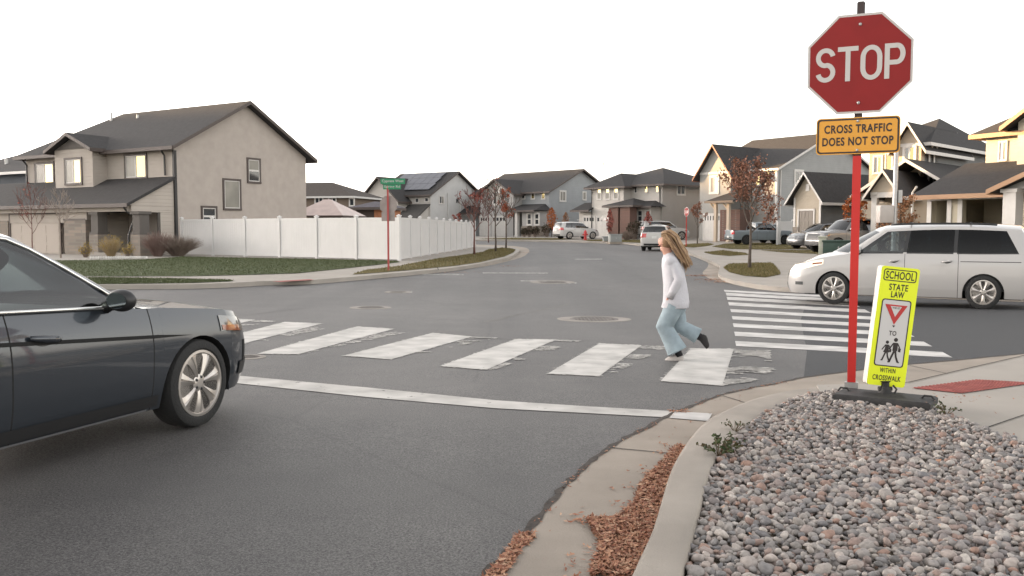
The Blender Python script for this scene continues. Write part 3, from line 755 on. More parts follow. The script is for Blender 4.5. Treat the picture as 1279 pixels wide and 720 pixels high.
# ---------------- the big tan house behind the white fence
SID_TAN = siding('tan_lap_siding', (.365, .325, .285), .19, strength=.9)
STUCCO = mat('tan_stucco', (.365, .325, .292), .9, var=.06, vscale=2.2, bump=.35, bscale=45, spec=.2)
BATTEN = siding('dark_batten', (.10, .09, .082), .30, True)
h = House('tan_house', 'tan two-storey house with brown window trim and deep front porch, beside the white fence', 220, 46, theta=30, base_drop=1.4)
W = 9.7; ze = h.zB(220, 181); zr = h.B(308, 131)[1] ; LA = h.A(33, 200)[0]
h.walls(0, LA, 0, W, ze, STUCCO, 'B0', zr)
a_b0, a_b1 = h.A(116, 215, -.9)[0], h.A(69, 215, -.9)[0]
# lap siding skin on the street front
h.block('siding', SID_TAN, (-.0, LA - .01, -.03, .0, 2.6, ze - .005))
rf = h.roof(0, LA, 0, W, ze, zr, 'a', oh=.5, hip1=True, hin=2.9)
vent = MB(h.P); vent.lathe([(.06, 0), (.06, .5)], (0, 0, 0), 8)
for px, py in ((172, 149), (139, 146)):
    a, z = h.A(px, py, W * .40); vb = h.mb(); vb.lathe([(.07, z - .5), (.07, z + .25)], (a, W * .40, 0), 8); h.part('vent_pipe', vb, GUT_W, rf)
h.walls(a_b0, a_b1, -.9, 0, ze - .004, SID_TAN, 'A0', h.A(91, 172, -.9)[1], z0=h.A(90, 236, -.9)[1], name='bay_wall')
zg = h.A(91, 170, -.9)[1]
h.roof(a_b0, a_b1, -.9, W * .35, ze, zg, 'b', oh=.4)
gb = h.mb(); am = (a_b0 + a_b1) / 2
gb.prism([(a_b0 + .2, -.93, ze + .02), (a_b1 - .2, -.93, ze + .02), (am, -.93, zg - .12)], (0, 0, 0), (0, .028, 0)); h.part('gable_panel', gb, BATTEN)
for r, off in (((45, 205, 67, 231), -.03), ((82.5, 199.5, 101.5, 229), -.9), ((157.5, 194.5, 182.5, 222), -.03)):
    h.window('A', r, off, TRIM_BR, (PANE_PALE, PANE_MIRROR))
h.window('B', (310, 200, 323.5, 227), 0, TRIM_BR, (PANE_PALE, PANE_DARK), 'h')
h.window('B', (280, 226, 299, 260.5), 0, TRIM_BR, (PANE_PALE,), 'h')
h.window('B', (253, 260, 269, 281), 0, TRIM_BR, (PANE_DARK, PANE_DARK), 'h')
h.block('corner_trim', TRIM_K, (-.04, .10, -.06, -.035, 0, ze - .3), (-.045, -.004, -.035, .1, 0, ze - .3))
# porch roof over door and garage
pb_ = -2.7
zin, zout = h.A(215, 224, 0)[1], h.A(165, 255, pb_)[1]
h.shed(.15, LA + 4, pb_, 0, zin, zout, oh=.25)
ep = h.mb(); ep.prism([(.05, pb_, zout - .05), (.05, 0, zout - .05), (.05, 0, zin - .02)], (0, 0, 0), (.12, 0, 0)); h.part('porch_gable', ep, SID_TAN)
h.block('porch_beam', SID_TAN, (.05, .25, pb_ + .1, 0, zout - .38, zout - .055), (.25, LA + 4, pb_, pb_ + .2, zout - .36, zout - .055))
h.block('porch_wall', SID_TAN, (.06, .22, -.9, -.05, 0, zout - .385))
h.block('porch_screen', BATTEN, (.07, .2, pb_ + .75, -.95, .9, 1.0), (.07, .2, -1.02, -.94, 1.0, zout - .40), (.07, .2, pb_ + .7, pb_ + .78, 1.0, zout - .40))
for px in (176, 124):
    a = h.A(px, 280, pb_ + .25)[0]
    h.post(a, pb_ + .25, .55, 1.05, zout - .36, BATTEN, 'porch_column'); h.block('column_base', STONE, (a - .36, a + .36, pb_ - .1, pb_ + .61, -.5, 1.045))
ad0, ad1 = h.A(152, 285, 0)[0], h.A(133, 285, 0)[0]
dd = h.block('door', mat('black_door', (.012, .010, .010), .35), (ad0, ad1, -.06, -.02, .15, 2.3)); hb = h.mb(); hb.ball((ad0 + .12, -.1, 1.15), .04, 8, 6); h.part('handle', hb, GUT_W, dd)
h.block('porch_floor', M_WALK, (-.2, h.A(107, 300, pb_)[0] - .05, pb_ - .2, -.031, -.6, .14))
# garage front, stone pier, door
g0, g1 = h.A(107, 290, pb_ + .1)[0], h.A(80, 290, pb_ + .1)[0]
zp = h.A(94, 275, pb_ + .1)[1]
h.block('stone_pier', STONE, (g0, g1, pb_ + .1, pb_ + .7, -.6, zp))
h.block('garage_wall', SID_TAN, (g0 + .05, g1 - .004, pb_ + .22, -.04, zp, zout - .365), (g1, LA + 4, pb_ + .35, pb_ + .55, zout - .9, zout - .365), (g0 + .05, g0 + .25, pb_ + .72, -.04, -.5, zp - .01))
h.block('house_trim', TRIM_BR, (g0 - .02, g1 + .02, pb_ + .07, pb_ + .09, zp - .02, zp + .07))
ga0, ga1 = h.A(75, 285, pb_ + .4)[0], h.A(14, 285, pb_ + .4)[0]
SID_G = mat('tan_garage_door', (.33, .285, .245), .6)
h.garage('A', None, pb_ + .4, SID_G, True, TRIM_BR, abs_=(ga0, ga1, 0, h.A(45, 268, pb_ + .4)[1]))
h.block('stone_pier', STONE, (ga1 + .15, ga1 + 2.2, pb_ + .3, pb_ + .7, -.6, zp)); h.block('garage_wall', SID_TAN, (ga1 + .15, ga1 + 2.2, pb_ + .36, pb_ + .7, zp + .002, zout - .91))
a = h.A(208, 200)[0]
h.pipe([(a, -.42, ze - .18), (a + .02, -.12, ze - .55), (a + .02, -.1, zin + .2)], TRIM_K, .05)
h.pipe([(.3, pb_ - .2, zout - .1), (.3, pb_ + .05, zout - .4), (.0, pb_ + .25, zout - .6), (.0, pb_ - .14, 1.0), (.0, pb_ - .14, 0.0)], TRIM_K, .045)
a = h.A(32, 210)[0]; h.pipe([(LA - .1, -.4, ze - .2), (LA - .15, -.1, ze - .6), (LA - .15, -.1, zin + .1)], TRIM_K, .05)

# ---------------- slate blue house at the picture edge
SID_BLUE = siding('slate_blue_siding', (.052, .060, .072), .19)
h = House('slate_house', 'slate blue house with a vent pipe on its roof, partly behind the tan house', 42, 66, theta=30)
ze = h.zA(22, 214.5); h.walls(0, 12, 0, 9, ze, SID_BLUE); rf = h.roof(0, 12, 0, 9, ze, ze + 1.9, 'a', hip1=True, hip0=True, fascia=GUT_W)
aa_, zz_ = h.A(8, 206, 1.6); vb = h.mb(); vb.lathe([(.13, zz_ - 1.0), (.13, zz_ + .45)], (aa_, 1.6, 0), 8); h.part('vent_pipe', vb, GUT_W, rf)
h.window('A', None, 0, TRIM_W, (PANE_DARK, PANE_DARK), abs_=(5, 6.4, ze - 2, ze - .8))

# ---------------- brown hip roofed house beyond the fence
SID_BROWN = siding('brown_siding', (.145, .112, .088), .2)
h = House('brown_house', 'brown house with hip roof and white windows showing above the white fence', 395, 92, theta=14)
ze = h.zA(395, 245.5); Lb = 14; 
h.walls(-4.0, 9, 0, 8, ze, SID_BROWN); h.roof(-4.0, 9, 0, 8, ze, ze + 1.5, 'a', hip0=True, hip1=True, m=shingle_mat('roof_shingle_brown', (.06, .05, .044)), fascia=GUT_W)
for r in ((411, 247.5, 419.5, 259), (437, 248.5, 442, 257), (394, 246.5, 403, 254)): h.window('A', r, 0, TRIM_W, (PANE_DARK, PANE_DARK) if r[2] - r[0] > 6 else (PANE_DARK,))

# ---------------- pale house with solar panels
SID_CREAM = siding('cream_siding', (.43, .405, .375), .2)
SID_GRAYL = siding('pale_grey_panel', (.46, .455, .445), .6, True, .25)
h = House('solar_house', 'pale house with solar panels on its roof, behind the white fence and leafless trees', 537, 104, apex=570, w=5.2)
ze = h.zB(537, 242.5); zr = h.B(570, 216)[1]; W = 10.4; LA = h.A(470, 243)[0]
h.walls(0, LA, 0, W, ze, SID_GRAYL, 'B', zr); h.block('siding', SID_CREAM, (0, LA - .01, -.03, 0, -1, ze - .005))
rf = h.roof(0, LA, 0, W, ze, zr, 'a', oh=.5)
g0, g1 = h.A(497, 235, -2)[0], h.A(452, 235, -2)[0]
zg = h.A(475, 222.5, -2)[1]; ze2 = ze - .6
h.walls(g0, g1, -2, 3, ze2, SID_CREAM, 'A0', zg); h.roof(g0, g1, -2, 4, ze2, zg, 'b', oh=.5)
sl = (zr - ze) / (W / 2)
SOLAR = mat('solar_cell', (.055, .058, .075), .4, spec=.5)
for i in range(6):
    for j in range(3):
        a0_ = .55 + i * 1.12 + (.25 * j if True else 0); b0_ = .5 + j * 1.45
        pb = h.mb(); V = []
        for a, b in ((a0_, b0_), (a0_ + 1.08, b0_), (a0_ + 1.08, b0_ + 1.38), (a0_, b0_ + 1.38)): V.append((a, b, ze + sl * b + .30))
        pb.prism(V, (0, 0, 0), (0, 0, .05)); h.part('solar_panel', pb, SOLAR, rf)
for r in ((506, 247.5, 509.5, 252.5), (519, 248, 523, 253), (531, 247.5, 535, 252)): h.window('A', r, -.03, TRIM_W, (PANE_DARK,), t=.08)
h.window('A', (470, 247, 477, 254.5), -2, TRIM_W, (PANE_DARK,), t=.1)
h.window('B', (549, 245.5, 554, 254.5), 0, TRIM_W, (PANE_DARK, PANE_PALE)); h.window('B', (570, 249, 572.5, 253), 0, TRIM_K, (PANE_DARK,), t=.05)
zi, zo = h.A(530, 256.5, 0)[1], h.A(500, 277, -4)[1]
h.shed(.2, h.A(497, 256)[0], -4, 0, zi, zo - .6, ROOF2, oh=.3); h.block('garage_wall', SID_CREAM, (.2, h.A(497, 256)[0], -3.9, -.04, -1, zo - .8))
ep = h.mb(); ep.prism([(.15, -3.9, zo - .8), (.15, 0, zo - .8), (.15, 0, zi - .05)], (0, 0, 0), (.1, 0, 0)); h.part('porch_gable', ep, SID_CREAM)
for b in (.06, 3.4, 6.0): h.pipe([(-.06, b, ze + (.0 if b < 1 else .2)), (-.06, b, 0)], GUT_W, .05)

# ---------------- garden shed behind the fence corner
h = House('garden_shed', 'dark garden shed with an orange door and hip roof, just above the white fence', 468, 68, theta=20, group='sheds')
h.root['category'] = 'shed'
ze = h.zA(468, 259.5)
h.walls(0, 1.6, 0, 3, ze, mat('shed_brown', (.045, .032, .027), .8)); h.roof(-.5, 1.7, 0, 3, ze, ze + .35, 'b', hip0=True, m=shingle_mat('roof_shingle_mauve', (.085, .078, .09)))
h.walls(-.75, -.002, -.05, 2.9, ze - .05, mat('orange_wood', (.30, .12, .055), .7, var=.2)); del h.root['group']

# ---------------- grey blue house across the junction
SID_GB = siding('grey_blue_siding', (.255, .268, .275), .2)
SID_LG = siding('light_grey_siding', (.33, .32, .31), .2)
h = House('grey_house', 'grey-blue house with front gable and small tiled porch roof, behind the red-leaved street trees', 686, 100, apex=725, w=5.4)
W = 10.8; ze = h.zB(686, 238.5); zr = h.B(725, 213)[1]; LA = h.A(594, 240)[0]
h.walls(0, LA, 0, W, ze, SID_GB, 'B', zr); h.roof(0, LA, 0, W, ze, zr, 'a', oh=.5)
g0, g1 = h.A(641, 250, -1.5)[0], h.A(600, 250, -1.5)[0]; zg = h.A(620, 225.5, -1.5)[1]
h.walls(g0, g1, -1.5, 2, ze - .15, SID_LG, 'A0', zg); h.roof(g0, g1, -1.5, W / 2, ze - .15, zg, 'b', oh=.5)
gp = h.mb(); am = (g0 + g1) / 2; gp.prism([(g0, -1.53, ze - .1), (g1, -1.53, ze - .1), (am, -1.53, zg - .05)], (0, 0, 0), (0, .025, 0)); h.part('gable_panel', gp, SID_CREAM)
h.window('A', (616.5, 241, 625, 255), -1.5, TRIM_W, (PANE_DARK, PANE_PALE), t=.2)
for r, p in (((652, 241, 655.5, 248.5), PANE_DARK), ((664, 240, 667.5, 248.5), PANE_MIRROR), ((677, 240, 680.5, 248.5), PANE_MIRROR)): h.window('A', r, 0, TRIM_W, (p,), t=.14)
h.window('B', (699.5, 239.5, 706, 251), 0, TRIM_W, (PANE_PALE, PANE_PALE), t=.14); h.window('B', (728, 240.5, 731.5, 249.5), 0, TRIM_W, (PANE_PALE,), t=.12)
zi, zo = h.A(664, 257, 0)[1], h.A(662, 263.5, -2.4)[1]
af1 = h.A(652, 280, -2.2)[0]; h.walls(.1, af1, -2.2, 0, zo, SID_LG); h.block('stone_base', STONE, (.05, af1 + .04, -2.26, -.0, -1, 1.2))
h.shed(0, g0 - .3, -2.5, 0, zi, zo, ROOF, oh=.4, hipa0=1.0)
for r in ((659, 267.5, 663.5, 280.5), (668.5, 267.5, 673, 280.5)): h.window('A', r, -2.2, TRIM_W, (PANE_DARK, PANE_DARK), 'h', t=.13)
h.post(h.A(646, 280, -2.3)[0], -2.3, .4, 0, zo, TRIM_W, 'porch_column'); a = h.A(643, 280, -.1)[0]
h.block('door', mat('green_grey_door', (.05, .055, .05), .5), (a - .3, a + .65, -.06, -.02, 0, 2.15))
h.garage('A', (600, 271, 612, 296), -1.5, None, True); h.garage('A', (615.5, 271, 632, 296), -1.5, None, True)
h.shed(g1 + .1, LA - .1 + 1.5, -1.2, .4, h.A(596, 258, -.5)[1], h.A(590, 266, -1.2)[1], ROOF, oh=.3)

# ---------------- white hip roofed house
SID_WHITE = siding('white_siding', (.44, .415, .385), .2)
STUC_G = mat('grey_stucco', (.33, .31, .29), .9, var=.04, vscale=1)
h = House('white_house', 'white house with dark hip roof and brown brick porch columns, beyond the white vehicles', 827, 88, apex=872, w=6.2)
W = 12.4; ze = h.zB(827, 229.5); LA = h.A(740, 232)[0]
h.walls(0, LA, 0, W, ze, STUC_G); h.block('siding', SID_WHITE, (-.0, LA - .01, -.03, 0, -1, ze - .004))
h.roof(0, LA, 0, W, ze, h.A(838, 211, W / 2)[1], 'a', oh=.6, hip0=True, hip1=True, fascia=TRIM_BR)
g0, g1 = h.A(779, 240, -1.2)[0], h.A(739, 240, -1.2)[0]
h.walls(g0, g1, -1.2, 1, ze - .004, SID_WHITE); h.roof(g0, g1, -1.2, W / 2, ze, h.A(785, 219, 2)[1], 'b', oh=.6, hip0=True, fascia=TRIM_BR)
for r in ((746.5, 233.5, 750.8, 249), (756.7, 233.5, 761.2, 249), (767.3, 233, 772, 248.5)): h.window('A', r, -1.2, TRIM_W, (PANE_MIRROR, PANE_PALE), 'h', t=.12)
for r, p in (((792.8, 232.5, 795.6, 241), PANE_DARK), ((805.5, 231.5, 808.8, 240.5), PANE_MIRROR), ((819.3, 231, 822.6, 240.3), PANE_MIRROR)): h.window('A', r, -.03, TRIM_W, (p,), t=.12)
h.window('B', (845.8, 231.5, 855, 243), 0, TRIM_W, (PANE_DARK, PANE_DARK), t=.14)
zi, zo = h.A(806, 253, 0)[1], h.A(806, 258.5, -2)[1]
a0_, a1_ = -.5, h.A(790, 256, -2)[0]; h.walls(.2, a1_, -1.9, 0, zo, SID_WHITE); h.shed(a0_ + .5, a1_, -2, 0, zi, zo, ROOF, oh=.5, hipa0=1.3)
for r in ((797, 263.5, 802, 276.5), (806.8, 263.5, 811.8, 276.5)): h.window('A', r, -1.9, TRIM_W, (PANE_DARK, PANE_DARK), 'h', t=.12)
p0, p1 = h.A(789, 270, -3.0)[0], h.A(764, 270, -3.0)[0]
h.roof(p0 - .2, p1 + .2, -3.2, 1, h.A(775, 257, -3.2)[1], h.A(790, 249.5, -1.6)[1], 'a', oh=.5, hip0=True, hip1=True)
for px in (770, 784.5):
    a = h.A(px, 275, -3)[0]; h.block('brick_column', BRICK, (a - .62, a + .62, -3.5, -2.4, -1, h.A(775, 258, -3.2)[1] - .1))
a = h.A(777, 275, -.2)[0]; h.block('door', mat('teal_door', (.05, .08, .075), .5), (a - .5, a + .5, -.26, -.2, 0, 2.2)); h.block('side_wall', TRIM_W, (a - 1.6, a + 1.6, -.2, -.035, -1, 3))
h.garage('A', (729, 271, 742.5, 297), -1.2, None, True); h.garage('A', (745.5, 271, 762, 297), -1.2, None, True)
h.walls(g1 - .1, g1 + 1.8, -1.15, 4, h.A(735, 268, -1.2)[1] + .3, SID_WHITE); h.shed(g1 + .1, g1 + 2.0, -1.6, .4, h.A(735, 255, 0)[1], h.A(730, 263, -1.6)[1], ROOF, oh=.35)
for a, b in ((LA * .0 + .25, -.1), (g1 - .1, -1.3)): h.pipe([(a, b - .4, ze - .15), (a, b, ze - .5), (a, b, 0)], TRIM_K, .05)

# ---------------- grey house with the sunlit batten gable
SID_BB = siding('pale_batten_siding', (.27, .265, .25), .34, True, .8)
SID_GREY = siding('grey_siding', (.26, .262, .256), .2)
h = House('gabled_grey_house', 'tall grey house with pale board-and-batten front gable and posted porch, behind the grey-blue pickup', 969, 77, apex=1034, w=8.0)
W = 16.0; ze = h.zB(969, 210); zr = h.B(1034, 168)[1]; LA = h.A(878, 216)[0]
h.walls(0, LA, 0, W, ze, SID_GREY, 'B', zr); h.block('siding', SID_BB, (0, LA - .01, -.03, 0, -1, ze - .005))
h.roof(0, LA, 0, W, ze, zr, 'a', oh=.45, fascia=TRIM_W)
g0, g1 = h.A(912.5, 240, -1.4)[0], h.A(874, 240, -1.4)[0]; zg = h.A(891, 183, -1.4)[1]; ze2 = h.A(913, 215, -1.4)[1]
h.walls(g0, g1, -1.4, 2, ze2, SID_BB, 'A0', zg); h.roof(g0, g1, -1.4, W / 2, ze2, zg, 'b', oh=.5, fascia=mat('red_brown_trim', (.16, .06, .035), .6))
h.block('house_trim', TRIM_W, (g0, g1, -1.43, -1.405, ze2 - .1, ze2 + .1))
h.window('A', (888, 221.5, 896.5, 240.5), -1.4, TRIM_W, (PANE_PALE, PANE_MIRROR), t=.2)
for r in ((944.5, 215, 949, 231), (957, 214, 961.5, 229)): h.window('A', r, -.03, TRIM_W, (PANE_MIRROR,), t=.15)
h.window('B', (993, 214.5, 1002, 232), 0, TRIM_W, (PANE_DARK, PANE_DARK), t=.18)
zi, zo = h.A(916, 243, -1.4)[1], h.A(903, 251.5, -3.4)[1]
q0, q1 = h.A(916, 260, -3.2)[0], h.A(890, 260, -3.2)[0]
h.shed(q0, q1, -3.4, -1.4, zi, zo, ROOF, oh=.4, hipa0=.8, hipa1=.8)
CEDAR = mat('pale_wood_post', (.42, .34, .26), .7)
for px in (894, 910):
    a = h.A(px, 270, -3.2)[0]; h.post(a, -3.2, .26, 0, zo, CEDAR, 'porch_post', True)
    kb = h.mb(); kb.tube([(a, -3.2, zo - .8), (a + .7, -3.2, zo - .05)], .08, 5); h.part('brace', kb, CEDAR)
h.block('porch_beam', CEDAR, (q0, q1, -3.32, -3.08, zo - .22, zo - .003))
a = h.A(924, 265, -.1)[0]; h.block('brick_column', BRICK, (a - 1.1, a + 1.1, -1.5, -.04, -1, 2.9))
h.garage('A', (879.5, 268.5, 892.5, 297), -1.4, None, True); h.garage('A', (896.5, 268.5, 909, 297), -1.4, None, True)
h.pipe([(-.05, .5, ze - .2), (-.06, .45, 0)], TRIM_W, .06); h.block('corner_trim', TRIM_W, (-.035, .12, -.06, -.032, 0, ze - .2), (-.035, -.004, -.03, .12, 0, ze - .2))

# ---------------- house with the garage wing and the lit siding
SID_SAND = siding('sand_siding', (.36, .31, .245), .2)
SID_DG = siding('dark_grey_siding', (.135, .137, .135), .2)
h = House('garage_wing_house', 'dark grey house with sand coloured front gables and white trim, behind the parked grey cars', 1152, 52, theta=46)
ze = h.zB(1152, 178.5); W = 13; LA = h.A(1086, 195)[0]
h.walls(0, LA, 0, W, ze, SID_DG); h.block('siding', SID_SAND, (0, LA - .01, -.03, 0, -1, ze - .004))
h.roof(0, LA, 0, W, ze, h.B(1200, 142, -LA * .2)[1], 'a', oh=.5, hip0=True, hip1=True, fascia=TRIM_W)
g0, g1 = .4, h.A(1121, 190, -.5)[0]
h.walls(g0 - .4, g1, -.5, 2, ze - .01, SID_SAND, 'A0', h.A(1128, 158, -.5)[1]); h.roof(g0 - .4, g1, -.5, W / 2, ze - .01, h.A(1128, 157, -.5)[1], 'b', oh=.4, fascia=TRIM_W)
h.window('A', (1130, 184, 1142, 207), -.5, TRIM_W, (PANE_DARK, PANE_MIRROR), t=.2); h.window('A', (1092, 196, 1101, 216), -.03, TRIM_W, (PANE_DARK, PANE_MIRROR), t=.2)
h.window('A', (1107, 192, 1114, 214), -.03, TRIM_W, (PANE_MIRROR,), t=.2)
for px in (1159, 1165): 
    b = h.B(px, 190)[0]; h.pipe([(-.3, b, ze - .1), (-.08, b, ze - .4), (-.08, b, 2.6)], GUT_W, .06)
# lower wing towards the camera
zl = h.zB(1160, 235, -2.8); b_l = h.B(1137, 240, -2.8)[0]
h.walls(-2.8, .5, -2.5, 9, zl, SID_DG); h.roof(-2.8, 2.6, -2.5, 9, zl, zl + 1.7, 'b', oh=.45, hip0=False, hip1=True, fascia=TRIM_W)
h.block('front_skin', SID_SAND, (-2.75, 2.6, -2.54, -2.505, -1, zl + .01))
b = h.B(1137, 250, -2.8)[0]; h.pipe([(-3.2, b - .3, zl - .05), (-2.9, b, zl - .3), (-2.9, b, 0)], GUT_W, .06)
# the single storey neighbour whose garage gable shows past the parked cars
h1_ = h
h = House('low_grey_house', 'single-storey grey house with sand-coloured garage gable, between the tall gabled house and the sign post', 1025, 62, theta=58)
k0, k1 = 0, h.A(992, 270)[0]; zw = h.A(1022, 244.5)[1]; zwg = h.A(1004, 218)[1]
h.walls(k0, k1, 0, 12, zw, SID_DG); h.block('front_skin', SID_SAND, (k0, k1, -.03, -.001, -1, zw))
fg = h.mb(); fg.prism([(k0, -.03, zw - .01), (k1, -.03, zw - .01), ((k0 + k1) / 2, -.03, zwg)], (0, 0, 0), (0, .15, 0)); h.part('gable_panel', fg, SID_SAND)
h.roof(k0, k1, 0, 12, zw, zwg, 'b', oh=.5, fascia=TRIM_W)
h.block('corner_trim', TRIM_W, (k0 - .02, k0 + .14, -.06, -.032, -.5, zw - .1), (k1 - .14, k1 + .02, -.06, -.032, -.5, zw - .1))
h.block('stone_base', STONE, (k0 - .05, k0 + .7, -.09, 1.0, -1, 1.5), (k1 - .5, k1 + .05, -.09, .1, -1, 1.5))
h.garage('A', (998, 263.5, 1016, 298), -.03, mat('taupe_garage_door', (.18, .155, .13), .6), False, TRIM_W)
h.pipe([(k0 - .35, 4, zw - .1), (k0 - .06, 4, zw - .4), (k0 - .06, 4, 0)], GUT_W, .06)
gv = h.mb(); am = (k0 + k1) / 2; gv.box(am - .15, am + .15, -.06, -.031, zw + .35, zw + .85); h.part('gable_vent', gv, TRIM_W)
h = h1_
# porch gable between wing and front
k2, k3 = h.A(1122, 240, -5)[0], h.A(1087, 240, -5)[0]; zq = h.A(1104, 240, -5)[1]
h.roof(k2, k3, -5, 0, zq, h.A(1104, 215, -5)[1], 'b', oh=.3, fascia=TRIM_W)
pg = h.mb(); pg.prism([(k2, -4.97, zq - .01), (k3, -4.97, zq - .01), ((k2 + k3) / 2, -4.97, h.A(1104, 216, -5)[1])], (0, 0, 0), (0, .12, 0)); h.part('porch_gable', pg, SID_SAND)
for k in (k2 + .2, k3 - .2): h.post(k, -4.8, .3, 0, zq, TRIM_W, 'porch_post')
h.block('porch_beam', TRIM_W, (k2, k3, -4.95, -4.7, zq - .3, zq - .012))
h.block('door', TRIM_K, ((k2 + k3) / 2 - .5, (k2 + k3) / 2 + .5, -.1, -.035, 0, 2.2))

# ---------------- cream house with the open garage, at the right edge
SID_YEL = siding('cream_lap_siding', (.42, .375, .29), .2)
h = House('cream_house', 'cream house with open dark garage and gabled porch, above the roof of the white minivan', 1340, 33, theta=60)
LA = h.A(1160, 260)[0]; zg_e = h.A(1205, 240)[1]; zg_n = h.A(1240, 236)[1]
LA2 = h.A(1231, 200, 3.2)[0]; ze = h.A(1275, 160, 3.2)[1]
# garage front with two openings
o = [(h.A(1183, 270)[0], h.A(1163.5, 270)[0], h.A(1173, 251)[1]), (h.A(1254.5, 270)[0], h.A(1202, 270)[0], h.A(1228, 249)[1])]
zt = h.zA(1205, 242.5)
mbw = h.mb()
mbw.box(o[0][1], LA, 0, .25, -1, zt); mbw.box(o[1][1], o[0][0], 0, .25, -1, zt); mbw.box(-.5, o[1][0], 0, .25, -1, zt)
for q in o: mbw.box(q[0], q[1], 0, .25, q[2], zt)
mbw.box(LA - .2, LA - .002, .25, 8, -1, zt); mbw.box(-.5, -.3, .25, 8, -1, zt)
h.part('garage_wall', mbw, SID_YEL)
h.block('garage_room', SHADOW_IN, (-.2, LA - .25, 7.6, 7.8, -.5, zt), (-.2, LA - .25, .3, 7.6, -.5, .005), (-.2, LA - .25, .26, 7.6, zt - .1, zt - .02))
for q in o: h.block('door_frame', TRIM_W, (q[0] - .2, q[0], -.04, -.003, -.5, q[2] + .16), (q[1], q[1] + .2, -.04, -.003, -.5, q[2] + .16), (q[0], q[1], -.04, -.003, q[2], q[2] + .16))
h.block('house_trim', TRIM_BR, (o[1][1] + .25, o[0][0] - .25, -.05, -.003, 0, 1.3))
h.shed(-.5, LA, -.1, 3.3, h.A(1262, 205, 3.2)[1], zt + .02, ROOF, oh=.5, fascia=mat('ochre_fascia', (.30, .17, .09), .6))
h.walls(-3, LA2, 3.2, 11, ze, SID_YEL, None); h.roof(-3, LA2, 3.2, 11, ze, ze + 2.4, 'a', oh=.5, hip1=True, fascia=mat('ochre_fascia', (.30, .17, .09), .6))
gg0, gg1 = -3.4, h.A(1270, 160, 2.6)[0]; zc = h.A(1268, 150, 2.6)[1]
h.walls(gg0, gg1, 2.7, 6, ze + .2, SID_YEL, 'A0', ze + 2.6); h.roof(gg0, gg1, 2.7, 7, ze + .2, ze + 2.6, 'b', oh=.5, fascia=mat('ochre_fascia', (.30, .17, .09), .6))
h.window('A', (1249, 178, 1257, 200), 3.2, TRIM_W, (PANE_DARK, PANE_PALE), t=.12)
# porch gable and stout columns
pk1 = h.A(1246, 240, -1.5)[0]; zpp = h.A(1262, 236, -1.5)[1]
h.roof(pk1 - 4.2, pk1 - .2, -1.5, 2, zpp, h.A(1279, 207, -1.5)[1], 'b', oh=.4, fascia=mat('ochre_fascia', (.30, .17, .09), .6))
pg = h.mb(); pg.prism([(pk1 - 4.2, -1.45, zpp - .01), (pk1 - .2, -1.45, zpp - .01), (pk1 - 2.2, -1.45, h.A(1279, 209, -1.5)[1])], (0, 0, 0), (0, .15, 0)); h.part('porch_gable', pg, SID_BB)
for a in (h.A(1265, 260, -1.3)[0], h.A(1265, 260, -1.3)[0] - 3.0): h.post(a, -1.3, .5, 0, zpp, TRIM_W, 'porch_column')
h.block('brick_column', BRICK, (pk1 - 4, pk1 - 1.4, -.4, -.06, -1, 1.9))

# ================================================================== FENCES
def fence(name, label, pts, hgt, spacing, group=None):
    p0 = Vector(pts[0]); root = empty(name, (p0.x, p0.y, g(p0.x, p0.y) + .12), label, 'fence', group); o = Vector(root.location)
    for i in range(len(pts) - 1):
        A, B = Vector(pts[i]), Vector(pts[i + 1]); L = (B - A).length; n = max(1, round(L / spacing)); d = (B - A) / n; u = d.normalized(); nn = Vector((-u.y, u.x))
        for k in range(n + 1):
            q = A + d * k; z = g(q.x, q.y) + .12
            def X(p): return Vector((q.x, q.y, z)) - o + Vector((u.x * p[0] + nn.x * p[1], u.y * p[0] + nn.y * p[1], p[2]))
            if k > 0 or i == 0:
                m = MB(X); m.box(-.064, .064, -.064, .064, -.3, hgt + .04)
                m.box(-.085, .085, -.085, .085, hgt + .041, hgt + .075); m.add([(-.07, -.07, hgt + .076), (.07, -.07, hgt + .076), (.07, .07, hgt + .076), (-.07, .07, hgt + .076), (0, 0, hgt + .13)], [(0, 1, 4), (1, 2, 4), (2, 3, 4), (3, 0, 4)])
                m.build('post', VINYL, root)
            if k < n:
                q2 = A + d * (k + 1); z2 = g(q2.x, q2.y) + .12; Ls = d.length
                def Y(p): 
                    t = p[0] / Ls; return Vector((q.x, q.y, z + (z2 - z) * t)) - o + Vector((u.x * p[0] + nn.x * p[1], u.y * p[0] + nn.y * p[1], p[2]))
                m = MB(Y); w = (Ls - .17) / 14
                for j in range(14): m.box(.085 + j * w + .004, .085 + (j + 1) * w - .004, -.018, .018, .12, hgt - .1)
                m.box(.085, Ls - .085, -.012, .012, .12, hgt - .1)
                m.box(.07, Ls - .07, -.03, .03, .05, .17); m.box(.07, Ls - .07, -.03, .03, hgt - .13, hgt - .01)
                m.build('panel', VINYL, root)
    return root
fc = at(498.7, 326, .12); fl = atd(227.5, 300, 45.3); fe = atd(593, 300, 64.5)
fence('privacy_fence', 'white vinyl privacy fence wrapping the lawn beside the tan house', [(fl.x, fl.y), (fc.x, fc.y), (fe.x, fe.y)], 1.83, 2.45)
a, b = atd(694, 290, 101), atd(727, 290, 104)
fence('privacy_fence', 'low white fence between the grey-blue house and the white house', [(a.x, a.y), (b.x, b.y)], 2.0, 2.4)
a, b = atd(829, 290, 89), atd(857, 290, 93)
fence('privacy_fence', 'white fence joining the white house to the gabled house, behind the parked white wagon', [(a.x, a.y), (b.x, b.y)], 1.9, 2.4)
a, b = atd(971, 290, 70.5), atd(990, 290, 72)
fence('privacy_fence', 'short white fence beside the gabled grey house, past the pickup bonnet', [(a.x, a.y), (b.x, b.y)], 1.9, 1.8)

